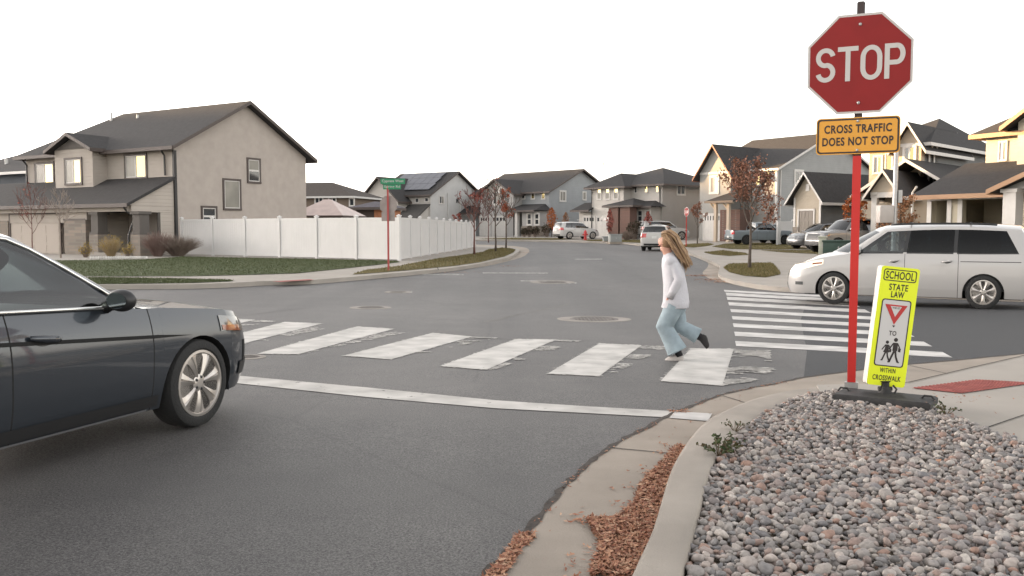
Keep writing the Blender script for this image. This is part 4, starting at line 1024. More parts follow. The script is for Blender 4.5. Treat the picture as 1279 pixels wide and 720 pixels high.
# the hip roofed garden pavilion behind the fence
pv_ = House('garden_pavilion', 'open garden pavilion with a pinkish metal roof and arched brown posts behind the fence', 404, 60, theta=16)
pv_.root['category'] = 'pavilion'; del pv_.root['group']
zt = pv_.zA(404, 267); WD = mat('dark_stained_wood', (.07, .045, .035), .7)
pv_.roof(-1.3, 2.2, 0, 3, zt, zt + .95, 'a', oh=.3, hip0=True, hip1=True, m=mat('pinkish_metal_roof', (.42, .33, .30), .4, var=.1, vscale=2), t=.06)
for a_ in (-1.1, 2.0):
    for b_ in (.15, 2.85):
        pv_.post(a_, b_, .16, -.3, zt, WD)
        kb = pv_.mb(); s_ = 1 if a_ < 0 else -1; kb.tube([(a_, b_, zt - .8), (a_ + s_ * .2, b_, zt - .4), (a_ + s_ * .6, b_, zt - .1)], .06, 5); pv_.part('brace', kb, WD)
pv_.block('beam', WD, (-1.3, 2.2, .06, .24, zt - .2, zt - .02), (-1.3, 2.2, 2.76, 2.94, zt - .2, zt - .02))

# added ridge, unseen to the left, its crest shaped to block the low sun
def ridge():
    mb = MB(); rows = []
    for i in range(110):
        t = i / 109; row = []
        for j in range(7):
            s_ = j / 6; yy = 60 + 300 * t; env = sstep((yy - 60) / 60) * sstep((360 - yy) / 40); hh = env * (RIDGE_H - .03 * (yy - 190) + 4.5 * sstep((yy - 233) / 7) + 4.0 * math.exp(-((yy - 219.5) / 4.2) ** 2) + 0.35 * math.sin(yy * .11 + 1) + .25 * math.sin(yy * .31)) * math.sin(math.pi * min(1, s_ * 1.0)) ** .8 if 0 < j < 6 else -2
            row.append((RIDGE_X - 60 + 120 * s_, yy, hh))
        rows.append(row)
    mb.grid(rows); tag(mb.build('sun_blocker_hill', mat('sun_blocker_dry', (.10, .085, .05), .95, var=.3, vscale=.05), smooth=True), kind='structure')
RIDGE_X, RIDGE_H = -330.0, 36.0
ridge()

# ================================================================== TREES AND PLANTS
BARK = mat('tree_bark', (.085, .068, .055), .95, var=.3, vscale=14, bump=.6, bscale=40)
BARK_R = mat('reddish_bark', (.12, .055, .045), .9, var=.25, vscale=14)
LEAF_RUST = island_mat('rust_leaves', [(.12, .05, .035), (.22, .10, .065), (.30, .15, .10), (.18, .095, .06)], .75)
LEAF_RED = island_mat('dull_red_leaves', [(.15, .036, .032), (.26, .07, .055), (.31, .12, .085)], .75)
LEAF_ORANGE = island_mat('orange_leaves', [(.22, .055, .015), (.36, .10, .025), (.42, .16, .05)], .75)
LEAF_COPPER = island_mat('copper_leaves', [(.20, .10, .05), (.34, .19, .10), (.26, .09, .035), (.42, .28, .17)], .75)
LEAF_YEL = island_mat('yellow_leaves', [(.24, .17, .05), (.34, .24, .06), (.16, .13, .05)], .8)
LEAF_DARK = island_mat('dark_leaves', [(.022, .022, .014), (.045, .040, .022), (.06, .03, .02)], .8)
TWIG = mat('dry_twig', (.20, .158, .13), .95)
TWIG_R = mat('reddish_twig', (.19, .13, .112), .95)

def leaf(mb, p, s, rn, mi=0):
    a = Vector((rn.uniform(-1, 1), rn.uniform(-1, 1), rn.uniform(-1, 1))).normalized(); b = a.cross(Vector((rn.uniform(-1, 1), rn.uniform(-1, 1), rn.uniform(-1, 1)))).normalized()
    s *= rn.uniform(.6, 1.25); w = s * .36; n = a.cross(b) * s * .15
    mb.add([p - a * s * .5, p + b * w + n, p + a * s * .5, p - b * w + n], [(0, 1, 2, 3)], mi)

def tree(name, label, base, h, spread, trunk_h, leafm, nleaf, ls, seed, bark=BARK, tr=.05, twigs=True, egg=.0, group='street trees', lean=0.0, levels=3, nb=7, cat='tree', twig_r=.012, shape='round'):
    rn = random.Random(seed); root = empty(name, base, label, cat, group); mb = MB(); tips = []
    lead = [Vector((0, 0, -.1))]; n = 7
    for i in range(1, n + 1):
        t = i / n; lead.append(Vector((lean * t + rn.uniform(-.03, .03) * h * .12, rn.uniform(-.03, .03) * h * .12, h * .93 * t)))
    mb.tube(lead, [tr * (1.25 if i == 0 else 1 - .85 * i / n) for i in range(n + 1)], 7)
    def branch(p, d, L, r, lv):
        pts = [p]; q = p
        for k in range(4):
            d = (d + Vector((rn.uniform(-.22, .22), rn.uniform(-.22, .22), rn.uniform(-.05, .25)))).normalized(); q = q + d * L / 4; pts.append(q)
            if lv > 0 and k >= 1:
                for _ in range(2 if lv > 1 else 1):
                    dd = (d + Vector((rn.uniform(-.9, .9), rn.uniform(-.9, .9), rn.uniform(-.3, .7)))).normalized(); branch(q, dd, L * rn.uniform(.4, .62), r * .5, lv - 1)
        mb.tube(pts, [max(twig_r * .5, r * (1 - .8 * k / 4)) for k in range(5)], 5 if r > .02 else 3, caps=False)
        tips.extend(pts[1:] if lv < 2 else pts[2:])
    for i in range(nb):
        t = trunk_h / h + (1 - trunk_h / h) * .78 * (i / max(1, nb - 1)); k = min(n - 1, int(t * n)); p = lead[k].lerp(lead[k + 1], t * n - k)
        a = i * 2.4 + rn.uniform(-.4, .4); up = .75 + .5 * t
        f = (1 - .55 * (i / nb)) if shape != 'column' else .8
        branch(p, Vector((math.cos(a), math.sin(a), up)).normalized(), spread * f * rn.uniform(.85, 1.2), tr * .5, levels - 1)
    mb.build('trunk', bark, root, smooth=True)
    if nleaf:
        lb = MB(); cl = [rn.choice(tips) for _ in range(max(8, nleaf // 14))]
        for i in range(nleaf):
            c = rn.choice(cl); p = c + Vector((rn.gauss(0, 1), rn.gauss(0, 1), rn.gauss(0, 1))) * spread * .09
            leaf(lb, p, ls, rn)
        lb.build('crown', leafm, root, fix=False)
    return root
def gp(px, py, dz=.12): return at(px, py, dz)

b = gp(936, 335.5); tree('maple_tree', 'rust-leaved young tree with a thick full crown on the grass island', b, 3.75, 1.15, 1.35, LEAF_RUST, 2100, .11, 11, tr=.062, nb=10, lean=.05)
b = atd(590, 318, 48); b.z = g(b.x, b.y) + .12
b = gp(592.5, 318.5); tree('maple_tree', 'thin street tree nearly bare, with a few dull red leaves, just past the fence corner', b, 3.5, 1.05, 1.25, LEAF_RED, 130, .11, 21, BARK_R, .055, nb=9, twig_r=.022)
b = gp(619, 314.5); tree('maple_tree', 'bare grey-trunked street tree between the two red-leaved ones on the dry verge', b, 4.3, 1.25, 1.6, LEAF_RED, 60, .11, 22, BARK, .06, nb=10, twig_r=.024)
b = gp(632, 310.5); tree('maple_tree', 'narrow street tree still holding red-orange leaves at the tip of the dry verge', b, 4.4, .85, 1.7, island_mat('red_orange_leaves', [(.16, .03, .02), (.27, .065, .03), (.33, .12, .05)], .75), 560, .13, 23, BARK, .06, nb=9, twig_r=.024)
b = atd(573, 300, 69); b.z = g(b.x, b.y); tree('maple_tree', 'small red-leaved tree peeping over the far end of the white fence', b, 2.7, .6, 1.0, LEAF_RED, 420, .14, 24, BARK_R, .045, group='yard trees', nb=7)
b = atd(610, 300, 80); b.z = g(b.x, b.y); tree('maple_tree', 'slim leafless tree in front of the grey-blue house garage', b, 5.0, 1.3, 1.6, LEAF_RED, 40, .12, 25, BARK_R, .05, group='yard trees', nb=9, twig_r=.03)
def column_tree(label, px, py, d, h, w, lm, n, seed, ls=.16):
    b = atd(px, py, d); b.z = g(b.x, b.y) + .1; rn = random.Random(seed); root = empty('columnar_tree', b, label, 'tree', 'columnar trees')
    mb = MB(); mb.tube([(0, 0, -.1), (.02, 0, h * .5), (0, .02, h * .9)], [.05, .035, .01], 6)
    for i in range(10):
        z = h * (.3 + .05 * i); a = i * 2.4; mb.tube([(0, 0, z), (math.cos(a) * w * .35, math.sin(a) * w * .35, z + h * .15)], [.015, .006], 4)
    mb.build('trunk', BARK, root)
    lb = MB()
    for i in range(n):
        t = rn.random(); z = h * (.28 + .72 * t); r = w / 2 * math.sin(math.pi * min(1, .12 + .88 * t)) ** .7 * math.sqrt(rn.random()) * rn.uniform(.85, 1.15); a = rn.uniform(0, 6.28)
        leaf(lb, Vector((r * math.cos(a), r * math.sin(a), z)), ls, rn)
    lb.build('crown', lm, root, fix=False); return root
column_tree('bright orange columnar tree at the corner of the grey-blue house', 689, 292, 96, 3.2, 1.2, LEAF_ORANGE, 700, 1)
column_tree('short dull orange columnar tree against the low white fence', 706.5, 292, 97, 2.7, .85, LEAF_COPPER, 380, 2)
column_tree('slim red-orange columnar tree in front of the white house garage', 761.5, 296, 82, 2.9, .75, LEAF_RED, 420, 3)
column_tree('red-leaved columnar tree in front of the white house arched window', 809, 292, 84, 2.7, .9, LEAF_RED, 420, 4)
b = gp(871, 305); tree('maple_tree', 'small red-brown tree on the lawn before the gabled grey house', b, 3.5, .75, 1.4, LEAF_RUST, 520, .15, 31, BARK, .045, group='yard trees', nb=8)
b = atd(1067, 300, 50); b.z = g(b.x, b.y) + .3; tree('maple_tree', 'orange tree half hidden by the red sign post', b, 3.4, .85, .9, LEAF_ORANGE, 900, .13, 33, BARK, .05, group='yard trees', nb=9)
b = atd(1124, 300, 37); b.z = g(b.x, b.y) + .1; tree('maple_tree', 'copper-leaved tree beside the metal equipment pole', b, 2.75, .78, .5, LEAF_COPPER, 1700, .10, 34, BARK, .045, group='yard trees', nb=10)
b = atd(1150, 300, 36); b.z = g(b.x, b.y) + .1; tree('shrub', 'low copper shrub beside the copper tree', b, 1.5, .45, .2, LEAF_COPPER, 420, .09, 36, BARK, .03, group='garden shrubs', nb=7, cat='shrub')
# bare saplings in front of the tan house
b = gp(74, 325); b = atd(76, 322, 40); b.z = g(b.x, b.y) + .1; tree('bare_tree', 'pale-barked leafless sapling before the tan garage door', b, 3.1, .95, 1.3, None, 0, .1, 41, mat('pale_bark', (.24, .20, .17), .9), .035, group='bare saplings', nb=8, twig_r=.016)
b = atd(41, 322, 38); b.z = g(b.x, b.y) + .1; tree('bare_tree', 'dark leafless sapling at the left half of the tan garage door', b, 3.2, .95, 1.2, LEAF_RED, 25, .09, 42, BARK_R, .03, group='bare saplings', nb=8, twig_r=.014)
def twiggy(label, px, py, d, h, w, n, m, seed, lm=None, nl=0, ls=.06, r=.008, name='shrub', group='garden shrubs'):
    b = atd(px, py, d); b.z = g(b.x, b.y) + .1; rn = random.Random(seed); root = empty(name, b, label, 'shrub', group); mb = MB(); tips = []
    for i in range(n):
        a = rn.uniform(0, 6.28); q = rn.random() ** .5 * w * .5; hh = h * rn.uniform(.6, 1.0) * (1 - .3 * (q / (w * .5)) ** 2)
        e = Vector((math.cos(a) * q, math.sin(a) * q, hh)); m_ = Vector((e.x * .45 + rn.uniform(-.05, .05), e.y * .45 + rn.uniform(-.05, .05), hh * .5)); mb.tube([(e.x * .15, e.y * .15, -.05), m_, e], [r, r * .8, r * .4], 3, caps=False)
        tips += [e, m_.lerp(e, rn.random())]
        f = m_.lerp(e, .3); mb.tube([f, f + Vector((rn.uniform(-.15, .15), rn.uniform(-.15, .15), rn.uniform(.1, .3)))], [r * .6, r * .3], 3, caps=False)
    mb.build('stem', m, root, fix=False)
    if nl:
        lb = MB()
        for i in range(nl): leaf(lb, rn.choice(tips) + Vector((rn.gauss(0, .06), rn.gauss(0, .06), rn.gauss(0, .06))), ls, rn)
        lb.build('foliage', lm, root, fix=False)
twiggy('large dry brown twiggy bush at the corner of the tan house porch', 222, 321, 43, 1.15, 2.5, 900, TWIG, 1, r=.0075)
twiggy('tall dry reddish bush between the porch column and the big brown bush', 197, 321, 42.5, 1.35, 1.7, 600, TWIG_R, 2, r=.007)
twiggy('straw-coloured ornamental grass clump before the tan house front door', 139, 323, 41.5, 1.1, 1.3, 260, mat('straw', (.33, .25, .14), .9), 3, LEAF_YEL, 240, .07)
twiggy('small yellow bush at the foot of the porch column', 160, 323, 41, .65, .6, 70, TWIG, 4, LEAF_YEL, 320, .07)
twiggy('small yellow bush by the stone pier of the tan garage', 107, 323, 41, .7, .65, 70, TWIG, 5, LEAF_YEL, 320, .07)
for i, (px, d, hh, lb_) in enumerate([(655, 95, 1.0, 'dark round shrub closest to the porch post of the grey-blue house'), (661.5, 95, 1.25, 'dark round shrub under the paired lower windows of the grey-blue house, second of three'), (668.5, 95, 1.2, 'dark round shrub under the paired lower windows of the grey-blue house, beside the tallest'), (683, 95, 1.5, 'largest dark shrub at the corner of the grey-blue house')]):
    twiggy(lb_, px, 296, d, hh, hh * .75, 60, TWIG, 60 + i, LEAF_DARK, 420, .16, .02, group='foundation shrubs')
twiggy('dark shrub between the brick columns and window of the white house', 792, 296, 84.5, 1.9, 1.5, 60, TWIG, 70, LEAF_DARK, 500, .18, .02, group='foundation shrubs')
twiggy('leafless shrub at the brick porch of the white house', 783, 297, 82, 1.1, 1.6, 120, TWIG, 71, None, 0, .1, .02)
# white-edged flower bed of the tan house, on the lawn
pa, pb2 = gp(112, 324.6), gp(184, 324.2); mbq = MB(); rn = random.Random(4)
root = None
for i in range(1):
    u = (pb2 - pa); n = 26; rows = []
    mb = MB()
    for k in range(n):
        q = pa + u * ((k + .5) / n) + Vector((0, .3 * math.sin(k / n * 3.1), 0)); mb.ball((q.x, q.y, g(q.x, q.y) + .16), (u.length / n * .52, .12, .1), 7, 5)
    tag(mb.build('flower_bed_edging', mat('white_edging_stone', (.5, .48, .45), .8, var=.2), smooth=True), 'pale stone edging of the flower bed before the tan house porch', 'garden edging')

# ================================================================== SIGNS AND STREET FURNITURE
SIGN_RED = mat('sign_red', (.215, .013, .013), .5, var=.06, vscale=5, spec=.25)
SIGN_WHITE = mat('sign_white', (.46, .44, .42), .45)
POST_RED = mat('post_red_reflective', (.47, .013, .009), .42)
SIGN_YEL = mat('sign_amber', (.62, .29, .03), .45, var=.05, vscale=6)
SIGN_BLK = mat('sign_black', (.018, .012, .012), .5)
SIGN_LIME = mat('sign_lime', (.70, .78, .010), .45, var=.03)
STEEL = mat('galvanised_steel', (.38, .37, .36), .45, metal=.7, var=.12, vscale=12)
ALU_BACK = mat('bare_aluminium_back', (.25, .215, .20), .65, metal=.0, var=.15, vscale=4)
RUBBER = mat('black_rubber', (.022, .021, .021), .75, var=.25, vscale=15, bump=.2)
BLADE_GREEN = mat('street_sign_green', (.012, .19, .085), .45)

def plate_axes(phi, roll=0.0, tilt=0.0):
    """tangent, up and outward normal of a sign turned phi degrees clockwise"""
    t = Vector((math.cos(R(phi)), -math.sin(R(phi)), 0)); nrm = Vector((-math.sin(R(phi)), -math.cos(R(phi)), 0)); up = Vector((0, 0, 1))
    c, s_ = math.cos(R(roll)), math.sin(R(roll)); t2 = t * c - up * s_; u2 = up * c + t * s_
    return t2, u2, nrm
def on_plate(o, ax): 
    t, u, n = ax
    return lambda p: o + t * p[0] + u * p[1] + n * p[2]
def slab(mb, outline, z0, z1, mi=0):
    n = len(outline)
    mb.add([(p[0], p[1], z0) for p in outline] + [(p[0], p[1], z1) for p in outline], [list(range(n))[::-1], list(range(n, 2 * n))] + [(i, (i + 1) % n, n + (i + 1) % n, n + i) for i in range(n)], mi)
def rrect(x0, x1, y0, y1, r, k=4):
    o = []
    for cx, cy, a0 in ((x1 - r, y1 - r, 0), (x0 + r, y1 - r, 90), (x0 + r, y0 + r, 180), (x1 - r, y0 + r, 270)):
        for i in range(k + 1): a = R(a0 + 90 * i / k); o.append((cx + r * math.cos(a), cy + r * math.sin(a)))
    return o
def ring(mb, outer, inner, z0, z1, mi=0):
    n = len(outer)
    V = [(p[0], p[1], z1) for p in outer] + [(p[0], p[1], z1) for p in inner] + [(p[0], p[1], z0) for p in outer] + [(p[0], p[1], z0) for p in inner]
    F = []
    for i in range(n):
        j = (i + 1) % n; F += [(i, j, n + j, n + i), (2 * n + i, 2 * n + j, j, i), (n + i, n + j, 3 * n + j, 3 * n + i)]
    mb.add(V, F, mi)
def words(mb, body, x0, x1, y0, y1, z, bold=.0, spacing=1.0, mi=0):
    v, f = text2d(body, bold, spacing)
    mb.add([(x0 + (x1 - x0) * p[0], y0 + (y1 - y0) * p[1], z) for p in v], f, mi)
def octagon(r): return [(r * math.cos(R(22.5 + 45 * i)), r * math.sin(R(22.5 + 45 * i))) for i in range(8)]

def stroke_word(mb, glyphs, z0, z1):
    for poly in glyphs: slab(mb, poly, z0, z1)
def sweep(pts, w):
    """a thick pen line as one outline"""
    L, Q = [], []; P = [Vector((*p, 0)) for p in pts]
    for i in range(len(P)):
        a, b = P[max(i - 1, 0)], P[min(i + 1, len(P) - 1)]; d = (b - a).normalized(); n = Vector((-d.y, d.x, 0)) * w / 2
        L.append(tuple((P[i] + n)[:2])); Q.append(tuple((P[i] - n)[:2]))
    return L, Q
def pen(mb, pts, w, z, mi=0, closed=False):
    if closed: pts = pts + pts[:2]
    L, Q = sweep(pts, w); n = len(L)
    mb.add([(p[0], p[1], z) for p in L] + [(p[0], p[1], z) for p in Q], [(i, i + 1, n + i + 1, n + i) for i in range(n - 1)], mi)
def arc(cx, cy, rx, ry, a0, a1, n=14): return [(cx + rx * math.cos(R(a0 + (a1 - a0) * i / n)), cy + ry * math.sin(R(a0 + (a1 - a0) * i / n))) for i in range(n + 1)]
def letter(mb, ch, x, y, w, h, st, z, mi=0):
    """tall road-sign capitals drawn with a square pen; x, y is the lower left of the box"""
    s2 = st / 2; X0, X1, Y0, Y1 = x + s2, x + w - s2, y + s2, y + h - s2; xm = x + w / 2; rx = (X1 - X0) / 2; ym = y + h / 2
    def line(*p): pen(mb, list(p), st, z, mi)
    if ch == 'S':
        ry = (Y1 - Y0) / 4 * 1.02; r2 = ry
        line(*(arc(xm, Y1 - ry, rx, ry, 12, 180, 12) + arc(xm, Y1 - ry, rx, ry, 180, 262, 6)[1:] + [(xm + rx * .1, ym - ry * .02)] + arc(xm, Y0 + r2, rx, r2, 82, 0, 6) + arc(xm, Y0 + r2, rx, r2, 0, -168, 12)[1:]))
    elif ch == 'T': line((x, Y1), (x + w, Y1)); line((xm, y), (xm, Y1 - s2))
    elif ch == 'O': ring(mb, arc(xm, Y1 - rx * 1.25, rx + s2, rx * 1.25 + s2, 0, 180, 14) + arc(xm, Y0 + rx * 1.25, rx + s2, rx * 1.25 + s2, 180, 360, 14), arc(xm, Y1 - rx * 1.25, rx - s2, rx * 1.25 - s2, 0, 180, 14) + arc(xm, Y0 + rx * 1.25, rx - s2, rx * 1.25 - s2, 180, 360, 14), z - .001, z, mi)
    elif ch == 'P': line((X0, y), (X0, y + h)); ry = h * .27; line(*([(X0 + s2, Y1)] + [(X1 - rx * .75, Y1)] + arc(X1 - rx * .75, Y1 - ry + s2 * .5, rx * .75, ry - s2 * .5, 90, -90, 12) + [(X0 + s2, Y1 - 2 * ry + s2)]))

# ---- the stop sign in the stone bed
pb0 = at(1063, 493, .10); PHI = 24.0
root = empty('stop_sign', pb0, 'tall red STOP sign with an amber plate on a red post in the stone bed', 'stop sign')
def upix(py, d): return HC + (ray(1075, py).z / ray(1075, py).y) * d - pb0.z
DP = pb0.y
ax = plate_axes(PHI)
mb = MB()
u, n_ = ax[0], ax[2]
def cb(p): return u * p[0] + n_ * p[1] + Vector((0, 0, p[2]))
mb.xf = cb
ht = upix(2, DP) 
for q in ((-.018, .018, -.006, 0, -.2, ht), (-.022, -.018, -.032, 0, -.2, ht), (.018, .022, -.032, 0, -.2, ht), (-.029, -.022, -.036, -.031, -.2, ht), (.022, .029, -.036, -.031, -.2, ht)): mb.box(*q)
mb.build('post', mat('post_steel_dark', (.05, .035, .035), .5, metal=.4), root)
mb = MB(cb); mb.box(-.031, .031, .001, .010, .10, upix(195, DP)); mb.build('post_sleeve', POST_RED, root)
mb = MB(cb); mb.box(-.05, .05, -.045, .014, -.05, .098); mb.build('post_stub', STEEL, root)
zc = upix(80.5, DP); oc = Vector((0, 0, zc)) + n_ * .02
def slab_part(name, outline, z0, z1, m, parent, o, axx): 
    q = MB(on_plate(o, axx)); slab(q, outline, z0, z1); return q.build(name, m, parent)
RO = .381 / math.cos(R(22.5))
face = slab_part('octagon_plate', octagon(RO), 0, .004, SIGN_WHITE, root, oc, ax)
slab_part('red_face', octagon(RO * .953), .0045, .006, SIGN_RED, face, oc, ax)
lt = MB(on_plate(oc, ax)); LH = .266; xs = -.320
for ch, wd in (('S', .146), ('T', .150), ('O', .156), ('P', .146)):
    letter(lt, ch, xs, -LH / 2 + .004, wd, LH, .036, .0075); xs += wd + .016
lt.build('lettering', SIGN_WHITE, face, fix=False)
for y in (.30, -.30): bl = MB(on_plate(oc, ax)); bl.ball((0, y, .008), (.013, .013, .007), 8, 6); bl.build('bolt', STEEL, face)
zy = upix(170.0, DP); oy = Vector((0, 0, zy)) + n_ * .02
w2, h2 = .305, .142
yp = slab_part('amber_plate', rrect(-w2, w2, -h2, h2, .03), 0, .004, SIGN_YEL, root, oy, ax)
rb = MB(on_plate(oy, ax)); ring(rb, rrect(-w2 + .008, w2 - .008, -h2 + .008, h2 - .008, .026), rrect(-w2 + .020, w2 - .020, -h2 + .020, h2 - .020, .018), .004, .0055)
rb.build('border', SIGN_BLK, yp)
wb_ = MB(on_plate(oy, ax)); words(wb_, 'CROSS TRAFFIC', -.245, .245, .022, .088, .0058, .028, 1.12); words(wb_, 'DOES NOT STOP', -.258, .258, -.075, -.009, .0058, .028, 1.12); wb_.build('lettering', SIGN_BLK, yp, fix=False)
for y in (.112, -.112): bl = MB(on_plate(oy, ax)); bl.ball((0, y, .006), (.011, .011, .007), 8, 6); bl.build('bolt', STEEL, yp)

# ---- leaning school crosswalk paddle on its rubber base
bc = at(1105, 502, .10)
root = empty('crosswalk_paddle', bc, 'leaning yellow-green school crosswalk paddle on a black rubber base, beside the red post', 'crosswalk sign')
mb = MB(); ra = R(-34)
def mx(p):
    c, s_ = math.cos(ra), math.sin(ra); return (p[0] * c - p[1] * s_, p[0] * s_ + p[1] * c, p[2])
mb.xf = mx
L2 = .345
rows = []
for zz, k in ((.0, 1.0), (.040, 1.0), (.052, .95), (.056, .50), (.070, .36)): rows.append([(x * L2 * k, y * .17 * k, zz) for x, y in ((-1, -1), (-.3, -1), (.3, -1), (1, -1), (1, 1), (.3, 1), (-.3, 1), (-1, 1))])
mb.grid(rows, 0, True); mb.f.append([4 * 8 + i for i in range(8)]); mb.m.append(0)
for x in (.3, -.3): mb.tube([(x - .045, 0, .05), (x - .025, 0, .076), (x + .025, 0, .076), (x + .045, 0, .05)], .008, 6)
mb.build('rubber_base', RUBBER, root, smooth=40)
ROLL = 6.0; axp = plate_axes(0, ROLL)
hb_ = Vector((0, 0, .105)); 
mb = MB(); mb.lathe([(.05, .06), (.045, .1), (.03, .115), (.03, .15), (.04, .16)], (0, 0, 0), 12); mb.tube([(-.05, 0, .1), (.05, 0, .1)], .018, 8); mb.tube([(.05, -.02, .13), (.075, -.03, .10), (.06, -.03, .07)], .008, 6); mb.build('spring_mount', RUBBER, root, smooth=40)
os_ = hb_ + axp[1] * .47
W2, H2 = .146, .455
pd = slab_part('paddle', rrect(-W2, W2, -H2, H2, .022), -.075, 0, mat('paddle_side_white', (.50, .48, .45), .5), root, os_, axp)
slab_part('lime_face', rrect(-W2 + .001, W2 - .001, -H2 + .001, H2 - .001, .021), .0005, .002, SIGN_LIME, pd, os_, axp)
wp = MB(on_plate(os_, axp)); slab(wp, rrect(-.108, .108, -.30, .205, .02), .0025, .0035); wp.build('white_panel', mat('panel_white', (.52, .51, .50), .5), pd)
bp_ = MB(on_plate(os_, axp)); ring(bp_, rrect(-.112, .112, -.304, .209, .022), rrect(-.104, .104, -.296, .201, .017), .0028, .0046)
ring(bp_, rrect(-.125, .125, .345, .435, .018), rrect(-.118, .118, .352, .428, .014), .0022, .0036)
words(bp_, 'SCHOOL', -.108, .108, .360, .420, .0038, .02, 1.1); words(bp_, 'STATE', -.072, .072, .276, .326, .0038, .02, 1.1); words(bp_, 'LAW', -.05, .05, .222, .270, .0038, .02, 1.1)
words(bp_, 'TO', -.028, .028, -.066, -.030, .0048, .02, 1.1); words(bp_, 'WITHIN', -.06, .06, -.352, -.316, .0038, .02, 1.15); words(bp_, 'CROSSWALK', -.108, .108, -.412, -.372, .0038, .02, 1.1)
words(bp_, 'YIELD', -.030, .030, .138, .152, .0078, .02, 1.1)
bp_.add([(-.012, .012, .0048), (.012, .012, .0048), (0, -.004, .0048)], [(0, 1, 2)])
# the two walking figures
def person_mark(x, y, s, skirt):
    bp_.ball((x, y + .145 * s, .0045), (.021 * s, .021 * s, .0012), 12, 4)
    def lim(p, w): pen(bp_, [(x + a * s, y + b * s) for a, b in p], w * s, .0049)
    slab(bp_, [(x + a * s, y + b * s) for a, b in ((-.022, .115), (.024, .115), (.028, .055), ((.04 if skirt else .026), (.015 if skirt else .03)), ((-.04 if skirt else -.024), (.015 if skirt else .03)), (-.022, .06))], .0037, .0047)
    lim([(-.004, .03), (-.025, -.03), (-.045, -.09)], .020); lim([(.008, .03), (.02, -.03), (.045, -.085)], .020); lim([(.045, -.085), (.06, -.085)], .012); lim([(-.045, -.09), (-.06, -.085)], .012)
    lim([(-.02, .108), (-.05, .06), (-.06, .045)], .013); lim([(.022, .108), (.045, .07), (.04, .04)], .013)
    slab(bp_, [(x + a * s, y + b * s) for a, b in ((.035, .065), (.062, .06), (.06, .02), (.035, .025))], .0037, .0046)
person_mark(-.030, -.206, .60, True); person_mark(.032, -.203, .74, False)
bp_.build('lettering', SIGN_BLK, pd, fix=False)
yt = MB(on_plate(os_, axp)); T = lambda k, dy=0: [(-.085 * k, .168 - (.150 / 2) * (1 - k) * .67 + dy), (.085 * k, .168 - (.150 / 2) * (1 - k) * .67 + dy), (0, .168 - .150 * 1 + (.150) * (1 - k) * .665 + dy)]
slab(yt, T(1), .0037, .0055); yt.build('yield_triangle', mat('yield_red', (.42, .022, .022), .45), pd)
yt = MB(on_plate(os_, axp)); slab(yt, [(-.043, .157), (.043, .157), (0, .078)], .0057, .0070); yt.build('yield_centre', mat('panel_white', (.52, .51, .50), .5), pd)

# ---- the sign across the junction, seen from behind
b4 = at(485.3, 338.5, .12); D4 = b4.y
root = empty('stop_sign', b4, 'stop sign seen from behind under two green street name blades, on the far verge', 'stop sign')
ax4 = plate_axes(16)
def up4(py): return HC + (ray(486, py).z / ray(486, py).y) * D4 - b4.z
mb = MB(); mb.box(-.03, .03, -.025, .025, -.3, up4(232)); mb.build('post', mat('post_dull_red', (.33, .055, .05), .5), root)
k4 = D4 / FPX
o4 = Vector((.0, .03, up4(256.5)))
back = slab_part('octagon_plate', octagon(11.4 * k4 / math.cos(R(22.5))), -.004, .0, ALU_BACK, root, o4 + Vector((.01, 0, 0)), ax4)
slab_part('lower_plate', rrect(-9 * k4, 9 * k4, -5.6 * k4, 5.6 * k4, .02), -.004, 0, ALU_BACK, root, Vector((0, .03, up4(270.8))), ax4)
for yy, hw, sh, hh, txt in ((226.8, 15.4, 6.4, 3.4, 'Cypress West'), (233.8, 11.2, 5.5, 3.0, 'Spring Rd')):
    o_ = Vector((sh * k4, -.035, up4(yy))); bl_ = slab_part('name_blade', rrect(-hw * k4, hw * k4, -hh * k4, hh * k4, .02), -.004, 0, BLADE_GREEN, root, o_, plate_axes(4))
    q = MB(on_plate(o_, plate_axes(4))); words(q, txt, -hw * k4 * .88, hw * k4 * .88, -hh * k4 * .62, hh * k4 * .62, .002, .01, 1.05); q.build('lettering', SIGN_WHITE, bl_, fix=False)
# ---- distant sign near the white fence, by the second street
b5 = atd(857, 300, 66); b5.z = g(b5.x, b5.y) + .12
root = empty('stop_sign', b5, 'small red stop sign far off, turned almost edge-on, beside the small red-brown tree', 'stop sign')
k5 = 66 / FPX; z5 = HC + (288 - 265) * k5 - b5.z
mb = MB(); mb.box(-.03, .03, -.02, .02, -.2, z5 + .3); mb.build('post', POST_RED, root)
f5 = slab_part('octagon_plate', octagon(.36), 0, .005, SIGN_WHITE, root, Vector((0, -.03, z5)), plate_axes(68)); slab_part('red_face', octagon(.335), .006, .008, SIGN_RED, f5, Vector((0, -.03, z5)), plate_axes(68))
q = MB(on_plate(Vector((0, -.03, z5)), plate_axes(68))); xs = -.275
for ch, wd in (('S', .125), ('T', .128), ('O', .133), ('P', .125)): letter(q, ch, xs, -.11, wd, .22, .032, .0095); xs += wd + .014
q.build('lettering', SIGN_WHITE, f5, fix=False)

